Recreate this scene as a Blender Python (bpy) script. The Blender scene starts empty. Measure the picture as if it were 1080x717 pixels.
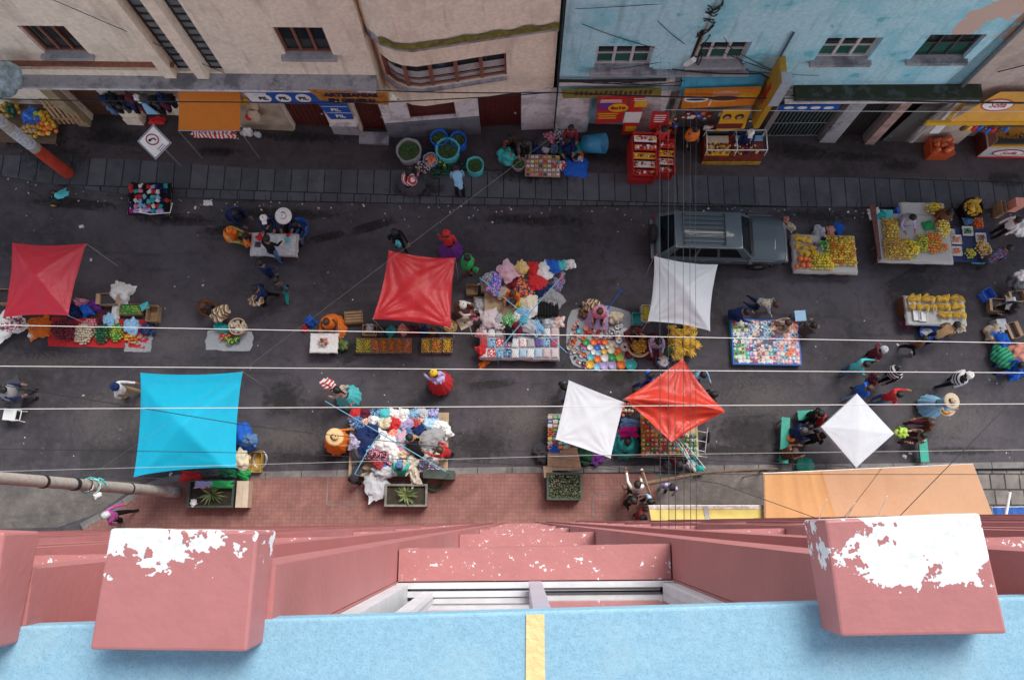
# Street market seen from a roof edge. World: x along the street (right), y across it, z up; metres.
SUNDIR = (.38, .60, .80); SUNS = 1.5; SUNA = 32.0; SKYS = .15; EXPO = 1.7
import bpy, math, random
from mathutils import Vector, Matrix, noise
from mathutils.geometry import tessellate_polygon
R = random.Random(11)
rad = math.radians
V = Vector
# ---------------------------------------------------------------- camera model of the place
F = 840.0; PCX, PCY = 540.0, 358.5; H = 28.0; K = 0.08        # the street falls 8 % towards the right
_d = V((8, -189.5, -F)).normalized()
Zc = -_d; Yc = (V((0, 1, 0)) - Zc * Zc.y).normalized(); Xc = Yc.cross(Zc)
def ray(px, py):
    v = V((px - PCX, PCY - py, -F)); return V((v.dot(Xc), v.dot(Yc), v.dot(Zc)))
def G(px, py, h=0.0):
    r = ray(px, py); t = (h - H) / (r.z + K * r.x); return V((t * r.x, t * r.y, H + t * r.z))
def ZP(px, py, z):
    r = ray(px, py); t = (z - H) / r.z; return V((t * r.x, t * r.y, z))
def gz(x): return -K * x
scene = bpy.context.scene
COLL = scene.collection
# ---------------------------------------------------------------- materials
_M = {}
def mat(name, rgb, rough=0.8, var=0.12, vs=6.0, bump=0.0, bs=40.0, metal=0.0, spec=0.5, trans=0.0, alpha=1.0, coat=0.0):
    if name in _M: return _M[name]
    m = bpy.data.materials.new(name); m.use_nodes = True; _M[name] = m
    nt = m.node_tree; b = nt.nodes['Principled BSDF']
    b.inputs['Roughness'].default_value = rough; b.inputs['Metallic'].default_value = metal
    b.inputs['Specular IOR Level'].default_value = spec
    b.inputs['Coat Weight'].default_value = coat
    tc = nt.nodes.new('ShaderNodeTexCoord')
    n = nt.nodes.new('ShaderNodeTexNoise'); n.inputs['Scale'].default_value = vs; n.inputs['Detail'].default_value = 5
    nt.links.new(tc.outputs['Object'], n.inputs['Vector'])
    mx = nt.nodes.new('ShaderNodeMix'); mx.data_type = 'RGBA'
    mx.inputs[6].default_value = (*[max(0, c * (1 - 2.2 * var)) for c in rgb], 1)
    mx.inputs[7].default_value = (*[min(1, c * (1 + 2.0 * var)) for c in rgb], 1)
    nt.links.new(n.outputs['Fac'], mx.inputs[0]); nt.links.new(mx.outputs[2], b.inputs['Base Color'])
    if bump:
        n2 = nt.nodes.new('ShaderNodeTexNoise'); n2.inputs['Scale'].default_value = bs; n2.inputs['Detail'].default_value = 4
        nt.links.new(tc.outputs['Object'], n2.inputs['Vector'])
        bp = nt.nodes.new('ShaderNodeBump'); bp.inputs['Strength'].default_value = bump; bp.inputs['Distance'].default_value = 0.02
        nt.links.new(n2.outputs['Fac'], bp.inputs['Height']); nt.links.new(bp.outputs['Normal'], b.inputs['Normal'])
    if trans:
        t = nt.nodes.new('ShaderNodeBsdfTranslucent'); nt.links.new(mx.outputs[2], t.inputs['Color'])
        s = nt.nodes.new('ShaderNodeMixShader'); s.inputs[0].default_value = trans
        nt.links.new(b.outputs[0], s.inputs[1]); nt.links.new(t.outputs[0], s.inputs[2])
        nt.links.new(s.outputs[0], nt.nodes['Material Output'].inputs['Surface'])
    return m
def nodes_of(m):
    nt = m.node_tree; return nt, nt.nodes['Principled BSDF']
def new_tex(nt, kind, **kw):
    n = nt.nodes.new(kind)
    for k, v in kw.items():
        if k in n.inputs: n.inputs[k].default_value = v
        else: setattr(n, k, v)
    return n
def mixc(nt, fac, a, b):
    mx = nt.nodes.new('ShaderNodeMix'); mx.data_type = 'RGBA'
    for i, c in ((6, a), (7, b)):
        if isinstance(c, tuple): mx.inputs[i].default_value = (*c, 1)
        else: nt.links.new(c, mx.inputs[i])
    if isinstance(fac, (int, float)): mx.inputs[0].default_value = fac
    else: nt.links.new(fac, mx.inputs[0])
    return mx.outputs[2]
def ramp(nt, src, lo, hi, a=0.0, b=1.0):
    r = nt.nodes.new('ShaderNodeMapRange'); r.inputs[1].default_value = lo; r.inputs[2].default_value = hi
    r.inputs[3].default_value = a; r.inputs[4].default_value = b; r.clamp = True
    nt.links.new(src, r.inputs[0]); return r.outputs[0]
def pos(nt, local=False):
    if local: return nt.nodes.new('ShaderNodeTexCoord').outputs['Object']
    return nt.nodes.new('ShaderNodeNewGeometry').outputs['Position']
def math_n(nt, op, a, b=None):
    n = nt.nodes.new('ShaderNodeMath'); n.operation = op
    for i, s in enumerate((a, b)):
        if s is None: continue
        if isinstance(s, (int, float)): n.inputs[i].default_value = s
        else: nt.links.new(s, n.inputs[i])
    return n.outputs[0]
COL = {
 'white': (.78, .78, .76), 'cream': (.70, .62, .45), 'grey': (.32, .32, .33), 'dark grey': (.07, .07, .08), 'black': (.013, .013, .016),
 'red': (.58, .035, .04), 'dark red': (.20, .02, .03), 'maroon': (.13, .022, .04), 'pink': (.72, .28, .38), 'orange': (.80, .19, .03), 'yellow': (.80, .50, .04),
 'lime': (.36, .55, .06), 'green': (.03, .35, .10), 'dark green': (.015, .10, .05), 'teal': (.03, .40, .38), 'turquoise': (.10, .55, .58),
 'light blue': (.28, .55, .78), 'blue': (.025, .14, .60), 'navy': (.015, .03, .11), 'denim blue': (.10, .20, .38), 'lilac': (.50, .42, .70), 'purple': (.16, .04, .25),
 'magenta': (.50, .02, .22), 'brown': (.14, .06, .03), 'tan': (.42, .27, .14), 'beige': (.55, .45, .33), 'gold': (.55, .33, .05), 'silver': (.5, .52, .55), 'salmon': (.80, .33, .25),
 'skin': (.30, .15, .09), 'hair': (.012, .009, .008), 'brown hair': (.07, .03, .018), 'lemon': (.78, .62, .05), 'lime green': (.42, .48, .06), 'straw': (.72, .50, .24), 'cardboard': (.42, .27, .16)}
def C(col, kind='cloth'):
    n = (kind + ' ' + col)
    c = COL[col]
    if kind == 'cloth': return mat(n, c, .9, .14, 14, .5, 18, spec=.2)
    if kind == 'plastic': return mat(n, c, .35, .05, 4, spec=.5)
    if kind == 'paint': return mat(n, c, .55, .12, 5, .15, 30)
    if kind == 'fruit': return mat(n, c, .45, .10, 3, .1, 60)
    if kind == 'metal': return mat(n, c, .35, .10, 8, metal=.8)
    return mat(n, c)
WOOD = mat('crate wood', (.40, .26, .14), .85, .25, 9, .4, 50)
DWOOD = mat('dark timber', (.16, .10, .065), .85, .25, 7, .4, 50)
PLY = mat('plywood', (.45, .33, .20), .8, .2, 4, .2, 40)
STEEL = mat('steel tube', (.40, .41, .43), .4, .12, 9, metal=.7)
RUBBER = mat('rubber', (.02, .02, .02), .85, .1)
GLASS = mat('window glass', (.02, .028, .03), .07, .1, 2, spec=.9)
LEAF = mat('leaf green', (.05, .11, .025), .6, .35, 12, .2, 30)
# ---------------------------------------------------------------- mesh builder
_ICO = {}
def ico(sub):
    if sub in _ICO: return _ICO[sub]
    t = (1 + 5 ** .5) / 2
    v = [V(p).normalized() for p in [(-1,t,0),(1,t,0),(-1,-t,0),(1,-t,0),(0,-1,t),(0,1,t),(0,-1,-t),(0,1,-t),(t,0,-1),(t,0,1),(-t,0,-1),(-t,0,1)]]
    f = [(0,11,5),(0,5,1),(0,1,7),(0,7,10),(0,10,11),(1,5,9),(5,11,4),(11,10,2),(10,7,6),(7,1,8),(3,9,4),(3,4,2),(3,2,6),(3,6,8),(3,8,9),(4,9,5),(2,4,11),(6,2,10),(8,6,7),(9,8,1)]
    for _ in range(sub):
        cache = {}; nf = []
        def mid(a, b):
            k = (min(a, b), max(a, b))
            if k not in cache: v.append(((v[a] + v[b]) / 2).normalized()); cache[k] = len(v) - 1
            return cache[k]
        for a, b, c in f:
            x, y, z = mid(a, b), mid(b, c), mid(c, a); nf += [(a, x, z), (b, y, x), (c, z, y), (x, y, z)]
        f = nf
    _ICO[sub] = (v, f); return _ICO[sub]
class MB:
    def __init__(s): s.v = []; s.f = []; s.m = []; s.mats = []; s.sm = []
    def mi(s, m):
        if m not in s.mats: s.mats.append(m)
        return s.mats.index(m)
    def add(s, vs, fs, m, smooth=False):
        o = len(s.v); s.v += [V(p) for p in vs]; i = s.mi(m)
        for f in fs: s.f.append(tuple(o + k for k in f)); s.m.append(i); s.sm.append(smooth)
        return s
    def box(s, c, d, m, rz=0.0, M=None, taper=1.0):
        x, y, z = d[0] / 2, d[1] / 2, d[2] / 2
        pts = [V((a * x * (taper if k > 0 else 1), b * y * (taper if k > 0 else 1), k * z)) for k in (-1, 1) for a, b in ((-1, -1), (1, -1), (1, 1), (-1, 1))]
        Mx = Matrix.Translation(V(c)) @ (Matrix.Rotation(rz, 4, 'Z') if M is None else M)
        return s.add([Mx @ p for p in pts], [(3, 2, 1, 0), (4, 5, 6, 7), (0, 1, 5, 4), (1, 2, 6, 5), (2, 3, 7, 6), (3, 0, 4, 7)], m)
    def prism(s, pts, off, m):
        """closed polygon in space, swept by off"""
        n = len(pts); a = [V(p) for p in pts]; off = V(off)
        nrm = V((0, 0, 0))
        for i in range(n): nrm += (a[i]).cross(a[(i + 1) % n])
        if nrm.dot(off) > 0: a = a[::-1]
        b = [p + off for p in a]
        return s.add(a + b, [tuple(range(n)), tuple(range(2 * n - 1, n - 1, -1))] + [((i + 1) % n, i, n + i, n + (i + 1) % n) for i in range(n)], m)
    def tube(s, pts, r, m, n=8, cap=True, smooth=True):
        pts = [V(p) for p in pts]; k = len(pts)
        rs = r if isinstance(r, (list, tuple)) else [r] * k
        vs = []
        for i, p in enumerate(pts):
            t = (pts[min(i + 1, k - 1)] - pts[max(i - 1, 0)])
            if t.length < 1e-9: t = V((0, 0, 1))
            t.normalize(); a = t.cross(V((0, 0, 1)) if abs(t.z) < .95 else V((1, 0, 0))).normalized(); b = t.cross(a)
            vs += [p + (a * math.cos(2 * math.pi * j / n) + b * math.sin(2 * math.pi * j / n)) * rs[i] for j in range(n)]
        fs = [(i * n + j, i * n + (j + 1) % n, (i + 1) * n + (j + 1) % n, (i + 1) * n + j) for i in range(k - 1) for j in range(n)]
        s.add(vs, fs, m, smooth)
        if cap: s.add(vs[:n], [tuple(range(n))], m); s.add(vs[-n:], [tuple(range(n - 1, -1, -1))], m)
        return s
    def ball(s, c, r, m, sub=1, sc=(1, 1, 1), M=None, jit=0.0):
        v, f = ico(sub); c = V(c)
        out = []
        for p in v:
            q = V((p.x * sc[0], p.y * sc[1], p.z * sc[2])) * r
            if jit: q *= 1 + jit * noise.noise(q * (2.2 / r) + c * 3.1)
            if M is not None: q = M @ q
            out.append(c + q)
        return s.add(out, f, m, True)
    def lathe(s, prof, m, c=(0, 0, 0), n=14, smooth=True, sq=(1, 1)):
        c = V(c); vs = []
        for r, z in prof: vs += [c + V((r * sq[0] * math.cos(2 * math.pi * j / n), r * sq[1] * math.sin(2 * math.pi * j / n), z)) for j in range(n)]
        fs = [(i * n + j, i * n + (j + 1) % n, (i + 1) * n + (j + 1) % n, (i + 1) * n + j) for i in range(len(prof) - 1) for j in range(n)]
        return s.add(vs, fs, m, smooth)
    def grid(s, fn, nu, nv, m, smooth=True):
        vs = [fn(i / nu, j / nv) for j in range(nv + 1) for i in range(nu + 1)]
        w = nu + 1
        return s.add(vs, [(j * w + i, j * w + i + 1, (j + 1) * w + i + 1, (j + 1) * w + i) for j in range(nv) for i in range(nu)], m, smooth)
    def holed(s, outer, holes, m):
        polys = [[V(p) for p in outer]] + [[V(p) for p in h] for h in holes]
        flat = [p for q in polys for p in q]
        return s.add(flat, tessellate_polygon(polys), m)
    def mesh(s, name):
        me = bpy.data.meshes.new(name); me.from_pydata([tuple(p) for p in s.v], [], s.f)
        for x in s.mats: me.materials.append(x)
        me.polygons.foreach_set('material_index', s.m); me.polygons.foreach_set('use_smooth', s.sm); me.update(); return me
def link(name, data, parent=None, M=None):
    o = bpy.data.objects.new(name, data); COLL.objects.link(o)
    if parent is not None: o.parent = parent
    if M is not None: o.matrix_basis = M
    return o
def part(name, mb, parent, M=None, mods=None, label=None):
    me = mb.mesh(name) if isinstance(mb, MB) else mb
    o = link(name, me, parent, M)
    if label: o['label'] = label
    return o
def wpart(name, mb, parent):
    """mesh given in world coordinates, under a thing"""
    me = mb.mesh(name); root = parent
    Mw = Matrix.Identity(4)
    ch = []
    while root is not None: ch.append(root.matrix_basis.copy()); root = root.parent
    for m in reversed(ch): Mw = Mw @ m
    me.transform(Mw.inverted()); return link(name, me, parent)
TILT = Matrix.Rotation(math.atan(K), 4, 'Y')
def frame(px, py, h=0.0, rz=0.0, tilt=False, seen=0.0):
    """a place on the street: seen = height at which the pixel was read, h = height the thing stands at"""
    p = G(px, py, seen if seen else h); p = V((p.x, p.y, gz(p.x) + h))
    return Matrix.Translation(p) @ (TILT if tilt else Matrix.Identity(4)) @ Matrix.Rotation(rz, 4, 'Z')
def tag(o, label, cat, group=None, kind=None):
    if label: o['label'] = label
    if cat: o['category'] = cat
    if group: o['group'] = group
    if kind: o['kind'] = kind
    return o
def thing(name, label, cat, M, group=None):
    o = link(name, None, None, M); o.empty_display_size = .2; return tag(o, label, cat, group)
def one(name, label, cat, mb, M, group=None, kind=None):
    me = mb.mesh(name) if isinstance(mb, MB) else mb
    return tag(link(name, me, None, M), label, cat, group, kind)
def struct(name, mb):
    o = link(name, mb.mesh(name)); o['kind'] = 'structure'; return o
def rect(x0, y0, x1, y1, h):
    """a rectangle read at height h: its frame on the ground and its size"""
    xm, ym = (x0 + x1) / 2, (y0 + y1) / 2
    w = (G(x1, ym, h) - G(x0, ym, h)).length; d = (G(xm, y1, h) - G(xm, y0, h)).length
    return w, d, frame(xm, ym, 0, 0, True, seen=h)
def text_mesh(s, size, m, extrude=.004, bold=.0, shear=0.0):
    cu = bpy.data.curves.new('txt', 'FONT'); cu.body = s; cu.size = size; cu.extrude = extrude; cu.offset = bold; cu.shear = shear
    cu.align_x = 'CENTER'; cu.align_y = 'CENTER'; cu.resolution_u = 2
    o = bpy.data.objects.new('txt', cu); COLL.objects.link(o); bpy.context.view_layer.update()
    me = bpy.data.meshes.new_from_object(o.evaluated_get(bpy.context.evaluated_depsgraph_get()))
    bpy.data.objects.remove(o); me.materials.clear(); me.materials.append(m); return me
def SX(nt, P_):
    mp = nt.nodes.new('ShaderNodeMapping'); mp.inputs['Rotation'].default_value = (0, 0, R.uniform(0, 3)); nt.links.new(P_, mp.inputs['Vector']); sep = nt.nodes.new('ShaderNodeSeparateXYZ'); nt.links.new(mp.outputs[0], sep.inputs[0]); return sep.outputs['X']
def PRINT(col):
    acc = R.choice([c for c in (('light blue', 'pink', 'silver', 'red', 'lilac', 'grey', 'salmon') if col in ('white', 'cream', 'silver') else ('white', 'navy', 'cream', 'silver', 'pink', 'denim blue', 'dark grey')) if c != col]); n = f'printed cloth {col} {acc}'
    if n in _M: return _M[n]
    m = mat(n, COL[col], .85, .1); nt, b = nodes_of(m); P_ = pos(nt, True); vo = new_tex(nt, 'ShaderNodeTexVoronoi', Scale=R.choice([16, 26])); nz = new_tex(nt, 'ShaderNodeTexNoise', Scale=7, Detail=3)
    nt.links.new(P_, vo.inputs['Vector']); nt.links.new(P_, nz.inputs['Vector']); f = math_n(nt, 'GREATER_THAN', math_n(nt, 'ADD', vo.outputs['Distance'], nz.outputs['Fac']), R.uniform(.95, 1.15)) if R.random() < .5 else math_n(nt, 'GREATER_THAN', math_n(nt, 'FRACT', math_n(nt, 'ADD', math_n(nt, 'MULTIPLY', SX(nt, P_), R.choice([14, 22, 30])), nz.outputs['Fac'])), R.uniform(.5, .75)); nt.links.new(mixc(nt, f, COL[col], COL[acc]), b.inputs['Base Color']); return m
# ================================================================ SETTING MATERIALS
def asphalt(name, base, crack=0.0, light=1.0):
    m = mat(name, base, .82, .1); nt, b = nodes_of(m); P = pos(nt)
    n1 = new_tex(nt, 'ShaderNodeTexNoise', Scale=.35, Detail=6, Roughness=.62); nt.links.new(P, n1.inputs['Vector'])
    n2 = new_tex(nt, 'ShaderNodeTexNoise', Scale=3.2, Detail=8, Roughness=.7); nt.links.new(P, n2.inputs['Vector'])
    n3 = new_tex(nt, 'ShaderNodeTexNoise', Scale=38, Detail=3); nt.links.new(P, n3.inputs['Vector'])
    c = mixc(nt, ramp(nt, n1.outputs['Fac'], .36, .66), tuple(x * .52 for x in base), tuple(x * 1.38 for x in base))
    c = mixc(nt, math_n(nt, 'MULTIPLY', ramp(nt, n2.outputs['Fac'], .50, .70), .45), c, tuple(x * 1.9 for x in base))
    c = mixc(nt, math_n(nt, 'MULTIPLY', ramp(nt, n2.outputs['Fac'], .44, .32), .55), c, tuple(x * .4 for x in base))
    c = mixc(nt, math_n(nt, 'MULTIPLY', ramp(nt, n3.outputs['Fac'], .62, .72), .35), c, tuple(min(1, x * 3.2) for x in base))
    # long streaks and thin cracks
    mp = nt.nodes.new('ShaderNodeMapping'); mp.inputs['Scale'].default_value = (.35, 2.2, 1); nt.links.new(P, mp.inputs['Vector'])
    n4 = new_tex(nt, 'ShaderNodeTexNoise', Scale=1.5, Detail=5); nt.links.new(mp.outputs[0], n4.inputs['Vector'])
    c = mixc(nt, math_n(nt, 'MULTIPLY', ramp(nt, n4.outputs['Fac'], .60, .68), .45), c, tuple(x * .45 for x in base))
    if crack:
        w = new_tex(nt, 'ShaderNodeTexNoise', Scale=1.3, Detail=5); nt.links.new(P, w.inputs['Vector'])
        vm = nt.nodes.new('ShaderNodeVectorMath'); vm.operation = 'SCALE'; vm.inputs['Scale'].default_value = 1.2; nt.links.new(w.outputs['Color'], vm.inputs[0])
        va = nt.nodes.new('ShaderNodeVectorMath'); nt.links.new(P, va.inputs[0]); nt.links.new(vm.outputs[0], va.inputs[1])
        vo = new_tex(nt, 'ShaderNodeTexVoronoi', feature='DISTANCE_TO_EDGE', Scale=crack); nt.links.new(va.outputs[0], vo.inputs['Vector'])
        c = mixc(nt, math_n(nt, 'MULTIPLY', ramp(nt, vo.outputs['Distance'], .008, .002), .45), c, tuple(x * .4 for x in base))
    nt.links.new(c, b.inputs['Base Color'])
    bp = nt.nodes.new('ShaderNodeBump'); bp.inputs['Strength'].default_value = .4; bp.inputs['Distance'].default_value = .01
    nt.links.new(n3.outputs['Fac'], bp.inputs['Height']); nt.links.new(bp.outputs['Normal'], b.inputs['Normal'])
    return m
def bricks(name, c1, c2, mortar, sx, sy, off=.5, msz=.012, var=.5, rot=0.0):
    m = mat(name, c1, .85, .1); nt, b = nodes_of(m); P = pos(nt)
    mp = nt.nodes.new('ShaderNodeMapping'); mp.inputs['Rotation'].default_value = (0, 0, rot); nt.links.new(P, mp.inputs['Vector'])
    br = new_tex(nt, 'ShaderNodeTexBrick', offset=off); nt.links.new(mp.outputs[0], br.inputs['Vector'])
    for k, v in (('Scale', 1.0), ('Brick Width', sx), ('Row Height', sy), ('Mortar Size', msz), ('Bias', 0.0), ('Mortar Smooth', .1)): br.inputs[k].default_value = v
    br.inputs['Color1'].default_value = (*c1, 1); br.inputs['Color2'].default_value = (*c2, 1); br.inputs['Mortar'].default_value = (*mortar, 1)
    n = new_tex(nt, 'ShaderNodeTexNoise', Scale=1.6, Detail=7, Roughness=.65); nt.links.new(P, n.inputs['Vector'])
    n2 = new_tex(nt, 'ShaderNodeTexNoise', Scale=25, Detail=3); nt.links.new(P, n2.inputs['Vector'])
    c = mixc(nt, math_n(nt, 'MULTIPLY', ramp(nt, n.outputs['Fac'], .45, .70), var), br.outputs['Color'], tuple(x * .45 for x in c1))
    c = mixc(nt, math_n(nt, 'MULTIPLY', ramp(nt, n.outputs['Fac'], .45, .30), var * .7), c, tuple(min(1, x * 1.9) for x in c1))
    c = mixc(nt, math_n(nt, 'MULTIPLY', ramp(nt, n2.outputs['Fac'], .6, .75), .3), c, tuple(min(1, x * 2.4) for x in c1))
    nt.links.new(c, b.inputs['Base Color'])
    bp = nt.nodes.new('ShaderNodeBump'); bp.inputs['Strength'].default_value = .5; bp.inputs['Distance'].default_value = .015
    inv = math_n(nt, 'SUBTRACT', 1.0, br.outputs['Fac']); nt.links.new(inv, bp.inputs['Height']); nt.links.new(bp.outputs['Normal'], b.inputs['Normal'])
    return m
def plaster(name, base, stain, patches=(), amt=.6, scale=.9, bump=.35, lo=.50, hi=.62):
    """painted render with noise stains; patches = (colour, noise scale, threshold, x range, z range)"""
    m = mat(name, base, .85, .1); nt, b = nodes_of(m); P = pos(nt)
    n = new_tex(nt, 'ShaderNodeTexNoise', Scale=scale, Detail=9, Roughness=.62); nt.links.new(P, n.inputs['Vector'])
    n2 = new_tex(nt, 'ShaderNodeTexNoise', Scale=7, Detail=6, Roughness=.7); nt.links.new(P, n2.inputs['Vector'])
    mp = nt.nodes.new('ShaderNodeMapping'); mp.inputs['Scale'].default_value = (3.2, 3.2, .35); nt.links.new(P, mp.inputs['Vector'])
    n3 = new_tex(nt, 'ShaderNodeTexNoise', Scale=1.2, Detail=6); nt.links.new(mp.outputs[0], n3.inputs['Vector'])
    c = mixc(nt, ramp(nt, n2.outputs['Fac'], .35, .65), tuple(x * .86 for x in base), tuple(min(1, x * 1.10) for x in base))
    c = mixc(nt, math_n(nt, 'MULTIPLY', ramp(nt, n.outputs['Fac'], lo, hi), amt), c, stain)
    c = mixc(nt, math_n(nt, 'MULTIPLY', ramp(nt, n3.outputs['Fac'], .56, .72), .45), c, tuple(x * .45 for x in base))
    c = mixc(nt, math_n(nt, 'MULTIPLY', ramp(nt, n2.outputs['Fac'], .70, .74), .6), c, tuple(x * .22 for x in base))
    sep = nt.nodes.new('ShaderNodeSeparateXYZ'); nt.links.new(P, sep.inputs[0])
    for (pc, sc, th, x0, x1, z0, z1) in patches:
        q = new_tex(nt, 'ShaderNodeTexNoise', Scale=sc, Detail=7, Roughness=.55); nt.links.new(P, q.inputs['Vector'])
        bx = math_n(nt, 'MINIMUM', ramp(nt, sep.outputs['X'], x0, x0 + .6), ramp(nt, sep.outputs['X'], x1, x1 - .6))
        bz = math_n(nt, 'MINIMUM', ramp(nt, sep.outputs['Z'], z0, z0 + .5), ramp(nt, sep.outputs['Z'], z1, z1 - .5))
        f = math_n(nt, 'MULTIPLY', math_n(nt, 'MINIMUM', bx, bz), 1.0)
        f = math_n(nt, 'ADD', math_n(nt, 'MULTIPLY', f, .5), q.outputs['Fac'])
        c = mixc(nt, ramp(nt, f, th, th + .015), c, pc)
    nt.links.new(c, b.inputs['Base Color'])
    bp = nt.nodes.new('ShaderNodeBump'); bp.inputs['Strength'].default_value = bump; bp.inputs['Distance'].default_value = .02
    nt.links.new(n2.outputs['Fac'], bp.inputs['Height']); nt.links.new(bp.outputs['Normal'], b.inputs['Normal'])
    return m
ASPH = asphalt('road asphalt', (.063, .056, .065), crack=.30)
PAVE = asphalt('far pavement cement', (.058, .046, .050), crack=.5)
APRON = asphalt('near pavement cement', (.15, .13, .12), crack=.45)
SLAB = bricks('stone slabs', (.065, .072, .085), (.11, .115, .13), (.012, .012, .014), .60, 1.30, .15, .022, .5)
REDT = bricks('red paving tiles', (.235, .105, .088), (.27, .13, .11), (.17, .085, .075), .13, .13, 0, .006, .5)
BROK = bricks('cracked grey tiles', (.16, .145, .13), (.24, .21, .19), (.025, .02, .018), .55, .55, .2, .03, .7)
KERBM = asphalt('kerb stone', (.17, .16, .155))
# ================================================================ GROUND
g = MB(); g.add([(-150, -120, gz(-150) - .02), (150, -120, gz(150) - .02), (150, 160, gz(150) - .02), (-150, 160, gz(-150) - .02)], [(0, 1, 2, 3)], asphalt('ground earth', (.10, .09, .08)))
struct('ground', g)
def poly_h(name, pts, h, m, thick=.14):
    mb = MB(); top = [V((p[0], p[1], gz(p[0]) + h)) for p in pts]; mb.prism([p - V((0, 0, thick)) for p in top], (0, 0, thick), m); return struct(name, mb)
fk = [G(x, y, .13) for x, y in ((0, 184), (70, 196), (140, 205), (280, 211), (540, 216), (800, 217), (1080, 220))]     # far kerb, read from its top edge
fk = [V((-60, fk[0].y + 1.6, 0))] + fk + [V((60, fk[-1].y, 0))]
nk = [G(x, y, .13) for x, y in ((190, 500), (280, 497), (540, 492), (800, 490), (1080, 487))]
r_ = MB()
lo = [(-60, -6), (60, -6)]; rp = [V((x, y, gz(x) + .004)) for x, y in lo] + [V((p.x, p.y + .3, gz(p.x) + .004)) for p in reversed(fk)]
r_.add(rp, [tuple(range(len(rp)))], ASPH); struct('road', r_)
# far pavement: kerb stones, slab band, cement strip
kb = MB()
for a, b in zip(fk, fk[1:]):
    n = max(1, int((b - a).length / .9))
    for i in range(n):
        p = a.lerp(b, (i + .012) / n); q = a.lerp(b, (i + .988) / n); dn = V((0, .2, 0)); dz = R.uniform(-.006, .006)
        base = [V((t.x, t.y, gz(t.x) - .02 + dz)) for t in (p, q, q + dn, p + dn)]; kb.prism(base, (0, 0, .145), KERBM if False else SLAB)
struct('kerb', kb)
sb = [G(x, y, .13) for x, y in ((0, 163), (140, 168), (280, 178), (540, 180), (800, 186), (1080, 188))]
sb = [V((-60, sb[0].y, 0))] + sb + [V((60, sb[-1].y, 0))]
def yl(P_, x):
    for a, b in zip(P_, P_[1:]):
        if a.x <= x <= b.x: return a.y + (b.y - a.y) * (x - a.x) / (b.x - a.x)
    return P_[-1].y
def band(name, lo_f, hi_f, h, m):
    xs = sorted(set([p.x for p in fk] + [p.x for p in sb])); q = MB()
    for a, b in zip(xs, xs[1:]): q.add([V((a, lo_f(a), gz(a) + h)), V((b, lo_f(b), gz(b) + h)), V((b, hi_f(b), gz(b) + h)), V((a, hi_f(a), gz(a) + h))], [(0, 1, 2, 3)], m)
    return struct(name, q)
band('paving_slabs', lambda x: yl(fk, x) + .19, lambda x: yl(sb, x), .118, SLAB)
band('far_pavement', lambda x: yl(sb, x) - .02, lambda x: 22.0, .122, PAVE)
# near pavement
corner = [G(x, y, .13) for x, y in ((84, 552), (104, 541), (128, 527), (150, 512), (168, 504), (190, 500))]
kx = [V((p.x, p.y, 0)) for p in nk] + [V((60, nk[-1].y + .1, 0))]
kb2 = MB(); path = corner[:-1] + kx
for a, b in zip(path, path[1:]):
    t = (b - a); t.z = 0; t.normalize(); nn = V((t.y, -t.x, 0)) * .22
    n = max(1, int((b - a).length / 1.1))
    for i in range(n):
        p = a.lerp(b, (i + .01) / n); q = a.lerp(b, (i + .99) / n)
        kb2.prism([V((w.x, w.y, gz(w.x) - .02)) for w in (p, q, q + nn, p + nn)], (0, 0, .15), KERBM)
struct('near_kerb', kb2)
inner = [V((p.x + .1, p.y - .2, 0)) for p in corner[:-1]] + [V((p.x, p.y - .22, 0)) for p in kx]
xr = G(691, 500, .12).x; xg = G(1040, 520, .12).x
red = [p for p in inner if p.x < xr]; yk = nk[2].y - .2
poly_h('red_pavement', [(p.x, p.y) for p in red] + [(xr, yk), (xr, -6), (corner[0].x, -6)], .121, REDT)
xa = G(862, 500, .12).x
poly_h('cement_pavement', [(xr, yk), (xa, nk[3].y - .2), (xa, -6), (xr, -6)], .119, APRON)
poly_h('cracked_tile_pavement', [(xa, nk[3].y - .2), (60, nk[-1].y - .13), (60, -6), (xa, -6)], .121, BROK)
def patch(name, pts, m, dz=.010, h=0): 
    mb = MB(); q = [G(x, y, h) for x, y in pts]; mb.add([V((p.x, p.y, gz(p.x) + h + dz)) for p in q], [tuple(range(len(q)))[::-1]], m); return struct(name, mb)
PATCHD = asphalt('newer asphalt', (.050, .047, .053)); PATCHL = asphalt('worn asphalt', (.125, .112, .105))
patch('road_patch', [(86, 466), (140, 464), (138, 500), (84, 506)], PATCHD)
patch('road_patch', [(868, 376), (952, 375), (950, 396), (868, 399)], PATCHD)
patch('road_patch', [(930, 402), (1016, 398), (1014, 424), (960, 430)], PATCHD)
patch('road_patch', [(820, 372), (842, 386), (842, 400), (800, 398)], PATCHD, .014)
STAINS = {}
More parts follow.
